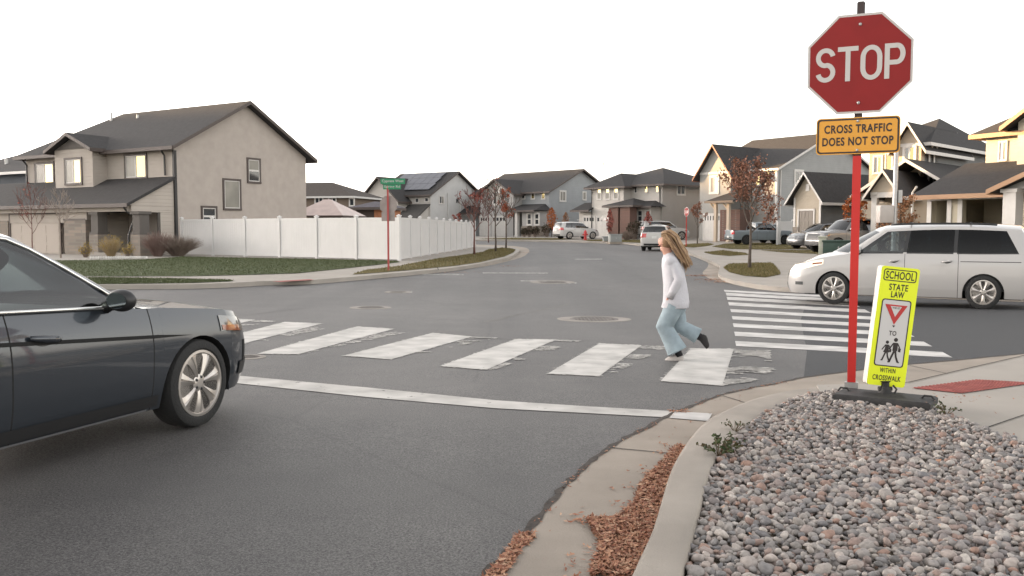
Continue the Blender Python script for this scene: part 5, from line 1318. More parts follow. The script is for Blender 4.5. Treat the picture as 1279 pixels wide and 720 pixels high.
# ---- manhole covers
M_IRON = mat('cast_iron', (.125, .112, .102), .75, var=.25, vscale=6, bump=.3)
M_COLLAR = mat('manhole_collar', (.215, .195, .175), .9, var=.2, vscale=3)
def manhole(label, px, py, wpx, collar=True):
    c = at(px, py); r = wpx / 2 * c.y / FPX; c.z += .003
    root = empty('manhole_cover', c, label, 'manhole cover', 'manhole covers')
    mb = MB()
    def Z(x, y): return g(c.x + x, c.y + y) + .006 - c.z
    n = 40; rin = r * (.66 if collar else .97)
    rows = [[(rr * math.cos(2 * math.pi * k / n), rr * math.sin(2 * math.pi * k / n), Z(rr * math.cos(2 * math.pi * k / n), rr * math.sin(2 * math.pi * k / n)) - dz) for k in range(n)] for rr, dz in ((r, .006), (r * .995, 0), (rin, .0), (rin, .004))]
    mb.grid(rows, 0, True); mb.build('collar', M_COLLAR, root)
    mb = MB(); mb.lathe([(rin * .97, -.004), (rin * .97, .006), (rin * .9, .007), (rin * .89, .003), (.0001, .003)], (0, 0, 0), n)
    for i in range(-5, 6):
        for j in range(-5, 6):
            x, y = i * rin * .15, j * rin * .15
            if math.hypot(x, y) < rin * .82: mb.box(x - rin * .045, x + rin * .045, y - rin * .045, y + rin * .045, .003, .0075)
    mb.build('lid', M_IRON, root)
manhole('round manhole cover with a wide pale collar, left of the running child', 742, 399, 93)
manhole('manhole cover beyond the middle crosswalk bars', 463, 384.6, 52)
manhole('pale manhole cover farther off beside the other one', 497, 365.2, 34)
manhole('small manhole cover in the centre of the junction road', 690, 352.6, 56)
manhole('manhole cover partly hidden by the dark sedan bumper', 309, 446.5, 46)

# ---- hydrant, cabinets, pole
def hydrant():
    b = at(731, 300.3, .12); root = empty('fire_hydrant', b, 'red fire hydrant on the kerb before the white house', 'hydrant')
    m = mat('hydrant_red', (.45, .03, .03), .45); mb = MB()
    mb.lathe([(.2, 0), (.2, .06), (.13, .07), (.12, .62), (.17, .64), (.17, .7), (.14, .74), (.12, .84), (.06, .92), (.03, .93), (.03, .98)], (0, 0, 0), 14); mb.build('body', m, root, smooth=40)
    for s_ in (-1, 1):
        mb = MB(); mb.lathe([(.06, 0), (.06, .12), (.075, .12), (.075, .17), (.03, .18)], (0, 0, 0), 10, 'x'); q = mb.build('outlet_cap', m, root); q.location = (.09, 0, .52) if s_ > 0 else (-.09, 0, .52); q.rotation_euler = (0, 0, 0 if s_ > 0 else math.pi)
    mb = MB(); mb.lathe([(.08, -.12), (.08, -.22), (.1, -.22), (.1, -.27), (.03, -.28)], (0, 0, .5), 10, 'y'); mb.build('pumper_cap', m, root)
hydrant()
def cabinet(name, label, cat, px, py, d, w, dep, hh, m, rz, ledge=.05):
    b = atd(px, py, d); b.z = g(b.x, b.y) + .12; root = empty(name, b, label, cat, None, R(rz))
    mb = MB(); mb.cbox(-w / 2, w / 2, -dep / 2, dep / 2, .08, hh - .09, .02); mb.build('housing', m, root, smooth=40)
    mb = MB(); mb.cbox(-w / 2 - ledge, w / 2 + ledge, -dep / 2 - ledge, dep / 2 + ledge, hh - .088, hh, .02); mb.build('lid', m, root, smooth=40)
    mb = MB(); mb.box(-w / 2 - .08, w / 2 + .08, -dep / 2 - .08, dep / 2 + .08, -.1, .078); mb.build('plinth', M_CONC, root)
    mb = MB(); mb.box(-.03, .03, -dep / 2 - .03, -dep / 2 - .002, hh * .45, hh * .6); mb.build('latch', STEEL, root)
    return root
cabinet('transformer_box', 'dark green utility transformer box by the driveway, nose to nose with the grey pickup', 'utility box', 1047, 317.5, 44, 1.45, 1.1, .78, mat('utility_green', (.025, .055, .042), .55, var=.1), -20)
cabinet('utility_pedestal', 'pale green utility pedestal beside the dark green transformer box', 'utility box', 1027, 318, 44, .36, .36, .98, mat('pedestal_beige', (.40, .41, .34), .6, var=.1), -20)
cabinet('utility_pedestal', 'small grey utility box at the kerb by the brick porch of the white house', 'utility box', 768, 300, 76, 1.0, .8, .75, mat('pedestal_grey', (.25, .26, .25), .6), 10)
cabinet('utility_pedestal', 'low grey utility box beside the slim red-orange columnar tree', 'utility box', 758, 299.5, 78, .7, .6, .5, mat('pedestal_grey', (.25, .26, .25), .6), 5)
b = atd(1116.5, 300, 35); b.z = g(b.x, b.y) + .1
root = empty('equipment_pole', b, 'galvanised steel pole with a pale metal box, behind the amber sign plate', 'pole')
zt = HC + (288 - 163) * 35 / FPX - b.z
mb = MB(); mb.lathe([(.16, -.1), (.16, .04), (.10, .05), (.085, zt - .05), (.06, zt)], (0, 0, 0), 14); mb.build('shaft', STEEL, root, smooth=40)
mb = MB(); za, zb_ = HC + (288 - 257) * 35 / FPX - b.z, HC + (288 - 278.5) * 35 / FPX - b.z
mb.cbox(-.66, -.11, -.2, .2, zb_, za, .015); bx_ = mb.build('equipment_box', mat('box_beige', (.42, .38, .35), .5, var=.06), root, smooth=40)
mb = MB(); mb.box(-.14, .12, -.03, .03, zb_ + .1, zb_ + .18); mb.box(-.14, .12, -.03, .03, za - .2, za - .12); mb.build('bracket', STEEL, bx_)
mb = MB(); zq = HC + (288 - 246) * 35 / FPX - b.z; mb.cbox(.09, .25, -.1, .1, zq - .25, zq + .25, .01); mb.build('meter_box', STEEL, root)
# thin mast on the roof line
b = atd(753, 290, 100); b.z = g(b.x, b.y); root = empty('radio_mast', b, 'thin radio mast rising behind the white house roof', 'mast')
mb = MB(); mb.lathe([(.06, 0), (.045, 8.6)], (0, 0, 0), 6); mb.build('shaft', STEEL, root); mb = MB(); mb.lathe([(.05, 8.2), (.09, 8.3), (.05, 8.5)], (0, 0, 0), 6); mb.build('antenna', STEEL, root)

# ================================================================== STONES, FALLEN LEAVES, WEEDS
def gravel():
    rn = random.Random(3); rs = np.random.RandomState(3)
    protos = []
    for k in range(28):
        bm = bmesh.new(); bmesh.ops.create_icosphere(bm, subdivisions=2 if k < 14 else 1, radius=1)
        sx, sy, sz = rn.uniform(.85, 1.35), rn.uniform(.7, 1.05), rn.uniform(.5, .8)
        from mathutils import noise as mn
        off = Vector((rn.uniform(0, 50),) * 3)
        for v in bm.verts:
            n = mn.noise(v.co * 1.1 + off) * .35 + mn.noise(v.co * 2.4 + off) * .12; q = v.co * (1 + n); v.co = Vector((q.x * sx, q.y * sy, q.z * sz))
        bm.verts.index_update(); protos.append((np.array([v.co[:] for v in bm.verts]), np.array([[v.index for v in f.verts] for f in bm.faces]))); bm.free()
    poly = gravel_poly; x0, x1, y0, y1 = min(p[0] for p in poly), max(p[0] for p in poly), 1.6, max(p[1] for p in poly)
    V, F = [], []; base = 0; pts = []
    sp = .0305; cell = {}
    for layer in range(2):
        y = y0
        while y < y1:
            x = max(x0, .58 * y * 0 - .4)
            while x < min(x1, .66 * y + .8):
                px_, py_ = x + rn.uniform(-.5, .5) * sp, y + rn.uniform(-.5, .5) * sp
                if inpoly(px_, py_, poly): pts.append((px_, py_, layer))
                x += sp * (1.0 if layer == 0 else 1.55)
            y += sp * (1.0 if layer == 0 else 1.55)
    for (x, y, layer) in pts:
        pv_, pf = protos[rn.randrange(14) + (14 if y > 5.0 else 0)]
        s_ = min(.030, .0150 * math.exp(rn.gauss(0, .32))) * (1.0 if layer == 0 else 1.12)
        M = Matrix.Rotation(rn.uniform(0, 6.28), 3, 'Z') @ Matrix.Rotation(rn.gauss(0, .35), 3, 'X') @ Matrix.Rotation(rn.gauss(0, .35), 3, 'Y')
        q = (pv_ * s_) @ np.array(M).T
        z = g(x, y) + .079 + (.008 if layer == 0 else .024) + rn.uniform(-.008, .008)
        V.append(q + np.array([x, y, z])); F.append(pf + base); base += len(pv_)
    V = np.concatenate(V); F = np.concatenate(F)
    me = bpy.data.meshes.new('gravel'); me.vertices.add(len(V)); me.vertices.foreach_set('co', V.ravel())
    me.loops.add(F.size); me.loops.foreach_set('vertex_index', F.ravel().astype(np.int32)); me.polygons.add(len(F)); me.polygons.foreach_set('loop_start', np.arange(0, F.size, 3, dtype=np.int32)); me.polygons.foreach_set('use_smooth', np.ones(len(F), dtype=bool)); me.update(calc_edges=True); me.validate()
    me.materials.append(island_mat('river_stone', [(0.123, 0.119, 0.118), (0.333, 0.301, 0.276), (0.197, 0.191, 0.193), (0.444, 0.39, 0.354), (0.296, 0.243, 0.221), (0.179, 0.176, 0.182), (0.37, 0.33, 0.296), (0.222, 0.21, 0.209), (0.517, 0.472, 0.429), (0.283, 0.245, 0.23), (0.308, 0.198, 0.155), (0.209, 0.198, 0.197)], .75, .35, 60))
    o = bpy.data.objects.new('gravel', me); COL.objects.link(o); tag(o, kind='stuff')
gravel()
def leaf_litter():
    rn = random.Random(9); mb = MB()
    poly = xy([(737, 720), (742, 700), (750, 682), (733, 652), (735, 648), (765, 650), (792, 632), (798, 608), (815, 590), (838, 566), (845, 558), (863, 560), (850, 586), (838, 614), (822, 660), (808, 705), (802, 724)], .01)
    polys = [(poly, 8200, .03)]
    for _ in range(220):
        q = poly[rn.randrange(len(poly) - 3)]; curl(mb, q[0] + rn.gauss(-.03, .05), q[1] + rn.gauss(0, .05), .014, rn, .9)
    e1 = xy([(600, 724), (625, 700), (645, 668), (668, 664), (667, 672), (650, 690), (628, 722)], .01); polys.append((e1, 420, .016))
    e2 = [];
    for pl, n, hgt in polys:
        x0, x1 = min(p[0] for p in pl), max(p[0] for p in pl); y0, y1 = min(p[1] for p in pl), max(p[1] for p in pl); c = 0
        while c < n:
            x, y = rn.uniform(x0, x1), rn.uniform(y0, y1)
            if not inpoly(x, y, pl): continue
            c += 1; curl(mb, x, y, rn.uniform(.008, hgt), rn)
    # a line of leaves caught along the asphalt edge and stray ones in the gutter
    for i in range(1, len(gaw) - 30):
        a, b_ = gaw[i], gaw[i + 1]
        for _ in range(int(rn.uniform(0, 9))):
            t = rn.random(); curl(mb, a[0] + (b_[0] - a[0]) * t + rn.gauss(.01, .022), a[1] + (b_[1] - a[1]) * t + rn.gauss(0, .022), rn.uniform(.008, .016), rn, .6)
    pl = gaw[:40] + kiw[::-1]
    for _ in range(260):
        x, y = rn.uniform(-.5, 3), rn.uniform(2.6, 7.5)
        if inpoly(x, y, gaw + kiw[::-1]): curl(mb, x, y, .012, rn, .7)
    for px_, py_, n, s_ in ((849, 516, 60, .05), (872, 345, 160, .28), (890, 350, 220, .35), (905, 353, 160, .35), (636, 333, 60, .3), (570, 341, 60, .3), (655, 316, 60, .2), (1040, 500, 14, .3), (1190, 520, 40, .2)):
        c = at(px_, py_)
        for _ in range(n): curl(mb, c.x + rn.gauss(0, s_), c.y + rn.gauss(0, s_ * .7), .015 if py_ < 480 or px_ < 900 else .14, rn, 1.6 if py_ < 400 else .8)
    for _ in range(160):
        x, y = rn.uniform(.5, 4.5), rn.uniform(2.4, 6.5)
        if inpoly(x, y, gravel_poly): curl(mb, x, y, .155, rn, .9)
    tag(mb.build('fallen_leaves', island_mat('dry_fallen_leaves', [(.16, .065, .04), (.29, .125, .075), (.42, .23, .14), (.24, .095, .055), (.50, .33, .22)], .7), fix=False), kind='stuff')
def curl(mb, x, y, dz, rn, k=1.0):
    L, w = rn.uniform(.011, .026) * k, rn.uniform(.0035, .0085) * k; a = rn.uniform(0, 6.28); c, s_ = math.cos(a), math.sin(a); z = g(x, y) + dz; up = rn.uniform(-.4, .9) * L; tl = rn.uniform(-.6, .6) * w
    P = [(-L, 0, up * .6), (-L * .2, w, tl), (-L * .2, -w, -tl + .003), (L * .5, w * .7, tl * .6 + up * .2), (L * .5, -w * .7, -tl * .6 + up * .2), (L, 0, up)]
    mb.add([(x + p[0] * c - p[1] * s_, y + p[0] * s_ + p[1] * c, z + max(0.0, p[2])) for p in P], [(0, 1, 2), (1, 3, 4, 2), (3, 5, 4)])
leaf_litter()
def weed(label, px, py, n, seed, s=1.0):
    b = at(px, py, .12); rn = random.Random(seed); root = empty('weed', b, label, 'weed', 'weeds at the kerb'); mb = MB()
    st = MB()
    for i in range(n):
        a = rn.uniform(0, 6.28); L = rn.uniform(.05, .17) * s; e = Vector((math.cos(a) * L, math.sin(a) * L, rn.uniform(.01, .09) * s)); st.tube([(0, 0, -.02), e * .6 + Vector((0, 0, .02)), e], [.0025, .002, .001], 4)
        for t in (.5, .65, .8, .95, 1.0): leaf(mb, e * t + Vector((rn.gauss(0, .008), rn.gauss(0, .008), .012)), .032 * s, rn)
    st.build('stem', mat('weed_stem', (.09, .06, .03), .8), root); mb.build('foliage', island_mat('weed_leaves', [(.02, .035, .012), (.045, .065, .02), (.075, .05, .025)], .7), root, fix=False)
weed('dark green spreading weed growing out over the kerb', 897, 567, 22, 1)
weed('tiny weed tuft farther along the kerb than the spreading one', 918, 537, 9, 2, .6)
weed('small weed at the end of the black rubber base', 1182, 516, 12, 3, .7)

# ================================================================== VEHICLES
def paint(name, col, metal=.35, rough=.32, coat=1.0):
    m = mat(name, col, rough, metal=metal, coat=coat); m.node_tree.nodes['Principled BSDF'].inputs['Coat Roughness'].default_value = .04; return m
TYRE = mat('tyre_rubber', (.016, .016, .016), .85, bump=.3, bscale=60)
ALLOY = mat('alloy_rim', (.46, .43, .40), .32, metal=.75)
ALLOY_D = mat('dark_alloy', (.06, .06, .06), .4, metal=.6)
BLACKP = mat('black_plastic', (.014, .014, .015), .45)
WELL = mat('wheel_well_black', (.008, .008, .008), .95)
CHROME = mat('bright_trim', (.72, .72, .70), .15, metal=1.0)
LAMP = mat('headlamp_lens', (.17, .17, .17), .12, metal=.6, coat=1.0)
AMBER = mat('amber_lens', (.20, .055, .02), .12, coat=1.0)
TAIL = mat('tail_lens', (.42, .015, .018), .15, coat=1.0)
PLATE = mat('number_plate_white', (.6, .6, .58), .5)
SEAT_G = mat('seat_grey', (.26, .245, .225), .85); SEAT_D = mat('seat_dark', (.05, .048, .046), .9)
GLASS_C = glass_mat('car_glass_clear', (.80, .89, .87), .85, .01, .045)
GLASS_V = glass_mat('car_glass_grey', (.40, .46, .47), .9, .015, .03)
GLASS_T = glass_mat('car_glass_tinted', (.035, .05, .058), .55, .015, .0)
GLASS_F = glass_mat('car_glass_far', (.16, .19, .20), .9, .02, .04)

def wheel(parent, x, y, r, w, side, rimm=ALLOY, nsp=7, rr=.70, steer=0.0, wide=.78):
    """tyre with tread shoulders; the rim and its spokes are a child"""
    mb = MB(); h = w / 2
    mb.lathe([(r * rr, -h * .8), (r * (rr + .06), -h * .98), (r * .9, -h), (r * .975, -h * .86), (r, -h * .6), (r, h * .6), (r * .975, h * .86), (r * .9, h), (r * (rr + .06), h * .98), (r * rr, h * .8)], (0, 0, 0), 40, 'y')
    t = mb.build('wheel', TYRE, parent, smooth=40); t.location = (x, y - side * h, r); t.rotation_euler = (0, 0, steer)
    R0 = r * rr; mb = MB(); o = side
    def L(prof, n=40, mi=0): mb.lathe([(a, b * o) for a, b in prof], (0, 0, 0), n, 'y', mi)
    L([(R0 * 1.03, h * .80), (R0 * 1.03, h * .93), (R0 * .95, h * .95), (R0 * .91, h * .80), (R0 * .89, h * .2), (R0 * .89, -h * .2)])
    L([(R0 * .9, -h * .05), (R0 * .9, h * .02), (.01, h * .02)], 30, 1)
    L([(R0 * .30, h * .3), (R0 * .28, h * .80), (R0 * .2, h * .88), (R0 * .12, h * .90), (.01, h * .90)], 20)
    for k in range(nsp):
        a = 2 * math.pi * k / nsp + .2
        def pt(rad, ang, yy): return (rad * math.cos(ang), yy * o, rad * math.sin(ang))
        da0, da1, da2 = .55 * 2 * math.pi / nsp * .5, wide * 2 * math.pi / nsp * .5 * .72, wide * 2 * math.pi / nsp * .5
        rows = []
        for rad, da, top in ((R0 * .16, da0 * 1.7, h * .82), (R0 * .38, da1 * .9, h * .90), (R0 * .62, da1 * .95, h * .92), (R0 * .80, da1, h * .90), (R0 * .93, da2 * .95, h * .84)):
            rows.append([pt(rad, a - da, h * .45), pt(rad, a - da * .92, top - .006), pt(rad, a - da * .18, top + .004), pt(rad, a, top - .006), pt(rad, a + da * .18, top + .004), pt(rad, a + da * .92, top - .006), pt(rad, a + da, h * .45)])
        mb.grid(rows)
    for k in range(5):
        a = 2 * math.pi * k / 5; mb.ball((R0 * .19 * math.cos(a), h * .86 * o, R0 * .19 * math.sin(a)), .012, 6, 4, 1)
    mb.build('rim', [rimm, BLACKP], t, smooth=35)
    return t

def spline(pts):
    xs = np.array([p[0] for p in pts]); ys = np.array([p[1] for p in pts]); gx = np.linspace(xs[0], xs[-1], 400); gy = np.interp(gx, xs, ys)
    k = np.exp(-np.linspace(-2, 2, 21) ** 2); k /= k.sum(); p = np.pad(gy, 10, mode='edge'); gs = np.convolve(p, k, 'valid'); gs[0], gs[-1] = gy[0], gy[-1]
    return lambda s: float(np.interp(s, gx, gs))

def car(name, label, S, pm, loc, yaw, group=None, cat='car', scale=1.0, near=False, glass=(GLASS_F, GLASS_F), rimm=ALLOY, lower=None):
    root = empty(name, loc, label, cat, group, yaw); root.scale = (scale,) * 3
    L, W, H, wb, fo, wr = S['L'], S['W'], S['H'], S['wb'], S['fo'], S['wr']; fc, rc, n = S.get('fc', .52), S.get('rc', .42), S.get('n', 2.8); cx = fo + wb / 2
    zs = spline(S['shoulder']); sill = S.get('sill', .2); ar = S.get('ar', wr * 1.13); hw = W / 2
    fl, rl = S.get('flean', .20), S.get('rlean', .10)
    def bow(s): return 1 - .045 * abs((s - L * .52) / (L * .5)) ** 3
    def ym_of(s):
        if s < fc: return max(0, 1 - ((fc - s) / fc) ** n) ** (1 / n)
        if s > L - rc: return max(0, 1 - ((s - L + rc) / rc) ** n) ** (1 / n)
        return 1.0
    def yf(z, s):
        f = 1.0
        if z < .48: f -= .055 * ((.48 - z) / .3) ** 2
        d = zs(s) - z
        if d < .26: f -= S.get('shin', .05) * ((.26 - d) / .26) ** 2
        c = S.get('crease', .62)
        return f - .012 * abs(z - c) / .3 
    def sh(s, ym, z):
        """shift of the bumper and tail profile"""
        dx = 0
        if s < fc:
            w = (1 - s / fc); k = fl * max(0, (z - .50) / .35) ** 2 + .10 * max(0, (.42 - z) / .25) ** 2; dx += w * k
        if s > L - rc:
            w = (s - L + rc) / rc; k = rl * max(0, (z - .62) / .5) ** 2 + .10 * max(0, (.45 - z) / .25) ** 2; dx -= w * k
        return s + dx
    def surf(s, z, side=1, ym=None, off=0.0):
        m = ym_of(s) if ym is None else ym; y = hw * bow(s) * m * yf(z, s)
        p = Vector((cx - sh(s, m, z), side * y, z))
        if off:
            nx = (1 - s / fc) ** 1.5 if s < fc else (-((s - L + rc) / rc) ** 1.5 if s > L - rc else 0); nv = Vector((nx, side * (1 - abs(nx) * .6), 0)).normalized(); p += nv * off
        return p
    st = []
    NA = 13
    for i in range(NA): a = math.pi / 2 * (i / NA) ** 1.25; st.append((fc * (1 - math.cos(a) ** (2 / n)), math.sin(a) ** (2 / n), sill))
    ss = set(np.round(np.linspace(fc, L - rc, 46), 4)); doors = S.get('doors', [])
    for d in doors: ss |= {round(d - .005, 4), round(d + .005, 4)}
    sw = [fo, fo + wb]
    side = []
    for s in sorted(ss):
        if any(abs(s - q) < ar - 1e-4 for q in sw): continue
        side.append((s, 1.0, sill))
    for q in sw:
        side.append((q - ar, 1.0, sill))
        for i in range(17): a = math.pi * i / 16; side.append((q - ar * math.cos(a), 1.0, wr * .92 + ar * math.sin(a)))
        side.append((q + ar, 1.0, sill))
    order = {id(x): k for k, x in enumerate(side)}
    side.sort(key=lambda x: (round(x[0], 4), 0))
    # keep the vertical jump at arch ends in travelling order
    fixed = []
    for x in side: fixed.append(x)
    for i in range(len(fixed) - 1):
        a, b = fixed[i], fixed[i + 1]
        if abs(a[0] - b[0]) < 1e-4:
            isfront = any(abs(a[0] - (q - ar)) < 1e-3 for q in sw)
            lo, hi = (a, b) if a[2] < b[2] else (b, a)
            fixed[i], fixed[i + 1] = (lo, hi) if isfront else (hi, lo)
    st += fixed
    NR = 13
    for i in range(NR, -1, -1):
        if i == NR: continue
        a = math.pi / 2 * (i / NR) ** 1.25; st.append((L - rc * (1 - math.cos(a) ** (2 / n)), math.sin(a) ** (2 / n), sill + S.get('rsill', .06)))
    NV = 12; sA = S['side'][0][0]; sC = S['side'][-1][0]
    pcs = {}
    def piece(k): return pcs.setdefault(k, MB())
    rows = []
    for s, m, zb in st:
        ztop = zs(s); rows.append([(s, m, zb + (ztop - zb) * (v / (NV - 1))) for v in range(NV)])
    for sd_ in (1, -1):
        P = [[surf(s, z, sd_, m) for s, m, z in r] for r in rows]
        for i in range(len(st) - 1):
            s0, s1 = st[i][0], st[i + 1][0]; mid = (s0 + s1) / 2; key = 'body'
            for k in range(len(doors) - 1):
                if doors[k] + .004 < mid < doors[k + 1] - .004: key = ('door', k, sd_)
            gap = any(abs(mid - d) < .0049 for d in doors)
            for v in range(NV - 1):
                kk = ('gap', round(mid, 2), sd_) if gap else key
                if isinstance(kk, tuple) and kk[0] == 'door' and P[i][v][2] < sill + .10: kk = 'body'
                if lower and P[i][v][2] < lower[1] and kk == 'body': kk = 'cladding'
                piece(kk).add([P[i][v], P[i + 1][v], P[i + 1][v + 1], P[i][v + 1]], [(0, 1, 2, 3)])
            # return lip of sill and arch
            a, b = P[i][0], P[i + 1][0]
            piece('well').add([a, b, (b[0], b[1] * .86, b[2] + .01), (a[0], a[1] * .86, a[2] + .01)], [(0, 1, 2, 3)])
        # top: hood and boot
        cr = S.get('crown', .055)
        for i in range(len(st) - 1):
            mid = (st[i][0] + st[i + 1][0]) / 2
            if sA - .02 < mid < sC + .02: continue
            if S.get('bed') and S['bed'][0] < mid < S['bed'][1]: continue
            T = []
            for q in (i, i + 1):
                p = P[q][-1]; T.append([(p[0] - (0.0), p[1] * (1 - t), p[2] + cr * (1 - (1 - t) ** 2) * min(1, abs(p[1]) / (hw * .6))) for t in (0, .06, .2, .45, .75, 1)])
            for k in range(5): piece('hood' if mid < sA else 'boot').add([T[0][k], T[1][k], T[1][k + 1], T[0][k + 1]], [(0, 1, 2, 3)])
    # bodywork first
    body = pcs['body']; b_o = body.build('body', pm, root, smooth=50, merge=.0008)
    for k, m in list(pcs.items()):
        if isinstance(k, tuple) and k[0] == 'gap': m.build('panel_gap', WELL, b_o, merge=.0008); del pcs[k]
    if 'cladding' in pcs: pcs['cladding'].build('cladding', lower[0], root, smooth=50, merge=.0008)
    if 'hood' in pcs: pcs['hood'].build('bonnet', pm, root, smooth=50, merge=.0008)
    if 'boot' in pcs: pcs['boot'].build('boot_lid', pm, root, smooth=50, merge=.0008)
    well = pcs['well']
    for q in sw:
        for sd_ in (1, -1):
            arc_ = [(cx - q + ar * 1.0 * math.cos(math.pi * i / 14), wr * .92 + ar * math.sin(math.pi * i / 14)) for i in range(15)]
            arc_ = [(arc_[0][0], sill)] + arc_ + [(arc_[-1][0], sill)]
            well.grid([[(x, sd_ * y, z) for x, z in arc_] for y in (hw * .93, hw - .34)]); well.add([(x, sd_ * (hw - .34), z) for x, z in arc_], [list(range(len(arc_)))])
    well.box(cx - L + .35, cx - .45, -hw + .36, hw - .36, sill - .03, sill + .16)
    well.build('chassis', WELL, root)
    dparts = {}
    for k, m in pcs.items():
        if isinstance(k, tuple): dparts[k] = m.build('door', pm, root, smooth=50, merge=.0008)
    # ---- cabin
    key = S['side']; tA, tC = key[0][1], key[-1][1]; rw = S['rw']; sm = S.get('sm', (tA + tC) / 2)
    def Hc(s): return H - S.get('fdrop', .06) * max(0, (sm - s) / (sm - tA)) ** 2 - S.get('rdrop', .07) * max(0, (s - sm) / (tC - sm)) ** 2
    edge = S.get('edge', .085)
    def bot(s): q = surf(min(max(s, fc), L - .02), zs(s), 1, ym_of(s)); return (q.x, q.y, zs(s))
    def top(s): return (cx - s, rw * (1 - .05 * abs((s - sm) / (tC - tA)) ** 2), Hc(s) - edge)
    wsb, wst, rft, rbb = S['wsb'], S['wst'], S['rft'], S['rbb']
    loop = []   # (bottom, top, kind of the strip that follows)
    def crown_z(s, f): return zs(s) + S.get('crown', .055) * (1 - f * f)
    bA, tAp = bot(sA), top(tA); bC, tCp = bot(sC), top(tC)
    fr = [0, .2, .4, .6, .8, .94, 1.0]
    for i, f in enumerate(fr):
        sb = wsb + (sA - wsb) * f ** 2.2; stp = wst + (tA - wst) * f ** 2
        zb = zs(sA) + (crown_z(wsb, 0) - zs(sA)) * (1 - f * f); zt_ = (Hc(tA) - edge) + (Hc(wst) - .03 - Hc(tA) + edge) * (1 - f ** 2.2)
        loop.append(((cx - sb, bA[1] * f, zb), (cx - stp, tAp[1] * f, zt_), 'wind' if f < .93 else 'apil'))
    loop.pop()
    for i in range(len(key) - 1):
        (sb0, st0, kd), (sb1, st1, _) = key[i][:3], (key[i + 1] + (None,))[:3]
        nsub = 6 if kd == 'glass' else 2
        for k in range(nsub):
            f = k / nsub; loop.append((bot(sb0 + (sb1 - sb0) * f), top(st0 + (st1 - st0) * f), (kd, i)))
    loop.append((bC, tCp, 'cpil'))
    for f in fr[::-1][1:]:
        sb = rbb + (sC - rbb) * f ** 2.2; stp = rft + (tC - rft) * f ** 2
        zb = zs(sC) + (crown_z(rbb, 0) - zs(sC)) * (1 - f * f); zt_ = (Hc(tC) - edge) + (Hc(rft) - .03 - Hc(tC) + edge) * (1 - f ** 2.2)
        loop.append(((cx - sb, bC[1] * f, zb), (cx - stp, tCp[1] * f, zt_), 'back' if f > .0 else None))
    WR = [0, .05, .2, .4, .6, .8, .915, 1.0]; bul = S.get('bulge', .035)
    def cp(k, w, sd_):
        b, t, _ = loop[k]; q = Vector(b).lerp(Vector(t), w); nb = Vector((0, 1, 0)) if isinstance(loop[k][2], tuple) else Vector((.8 if k < len(fr) else -.8, .3 * q.y, 0))
        q += nb * bul * math.sin(math.pi * w); q.y *= sd_; return q
    cab = MB(); blk = {}; gl = {}
    for sd_ in (1, -1):
        for k in range(len(loop) - 1):
            kd = loop[k][2]
            for j in range(len(WR) - 1):
                quad = [cp(k, WR[j], sd_), cp(k + 1, WR[j], sd_), cp(k + 1, WR[j + 1], sd_), cp(k, WR[j + 1], sd_)]
                mid_ = 1 <= j <= len(WR) - 3
                if kd == 'wind' and 0 < j <= len(WR) - 3 or kd == 'back' and mid_:
                    gl.setdefault(kd, MB()).add(quad, [(0, 1, 2, 3)])
                elif isinstance(kd, tuple) and kd[0] == 'glass' and mid_: gl.setdefault((kd[1], sd_), MB()).add(quad, [(0, 1, 2, 3)])
                elif isinstance(kd, tuple) and kd[0] == 'pillar' and 0 < kd[1] < len(key) - 2 and mid_: blk.setdefault(sd_, MB()).add(quad, [(0, 1, 2, 3)])
                elif isinstance(kd, tuple) and j == 0 and kd[0] == 'glass': blk.setdefault(sd_, MB()).add(quad, [(0, 1, 2, 3)])
                else: cab.add(quad, [(0, 1, 2, 3)])
        # roof
        ks = [k for k in range(len(loop)) if isinstance(loop[k][2], tuple) or loop[k][2] == 'cpil']
        for a, b in zip(ks[:-1], ks[1:]):
            Tr = []
            for q in (a, b):
                p = loop[q][1]; s_ = cx - p[0]; zc_ = Hc(s_); Tr.append([(p[0], sd_ * p[1] * (1 - t), p[2] + (zc_ - p[2]) * (1 - (1 - t) ** 2.4)) for t in (0, .05, .15, .35, .65, 1)])
            for k in range(5): cab.add([Tr[0][k], Tr[1][k], Tr[1][k + 1], Tr[0][k + 1]], [(0, 1, 2, 3)])
        for grp in (range(0, len(fr)), range(len(loop) - len(fr), len(loop))):
            g_ = list(grp); e = loop[g_[-1] if g_[0] == 0 else g_[0]][1]; c_ = (e[0], 0, Hc(cx - e[0]))
            for a, b in zip(g_[:-1], g_[1:]):
                pa_, pb_2 = loop[a][1], loop[b][1]; cab.add([(pa_[0], sd_ * pa_[1], pa_[2]), (pb_2[0], sd_ * pb_2[1], pb_2[2]), c_], [(0, 1, 2)])
    c_o = cab.build('cabin', pm, root, smooth=45, merge=.0008)
    for m in blk.values(): m.build('pillar_trim', BLACKP, c_o, smooth=45, merge=.0008)
    for k, m in gl.items():
        nm = 'windscreen' if k == 'wind' else 'rear_window' if k == 'back' else 'side_window'
        gm = glass[0] if k == 'wind' or (k != 'back' and k[0] <= 1) else glass[1]
        m.build(nm, gm, root, smooth=True, merge=.0008)
    # ---- cargo bed of a pickup
    if S.get('bed'):
        b0, b1 = S['bed']; mb = MB(); zt_ = zs((b0 + b1) / 2); yi = hw * .80
        x0, x1 = cx - b0, cx - b1; V = [(x0, yi, zt_), (x1, yi, zt_), (x1, -yi, zt_), (x0, -yi, zt_)]; V += [(p[0], p[1], zt_ - .5) for p in V]
        mb.add(V, [(4, 5, 6, 7), (0, 1, 5, 4), (1, 2, 6, 5), (2, 3, 7, 6), (3, 0, 4, 7)])
        for y in (yi, -yi): mb.box(x1, x0, min(y, y * 1.14), max(y, y * 1.14), zt_ - .03, zt_ + .012)
        mb.build('cargo_bed', BLACKP, root)
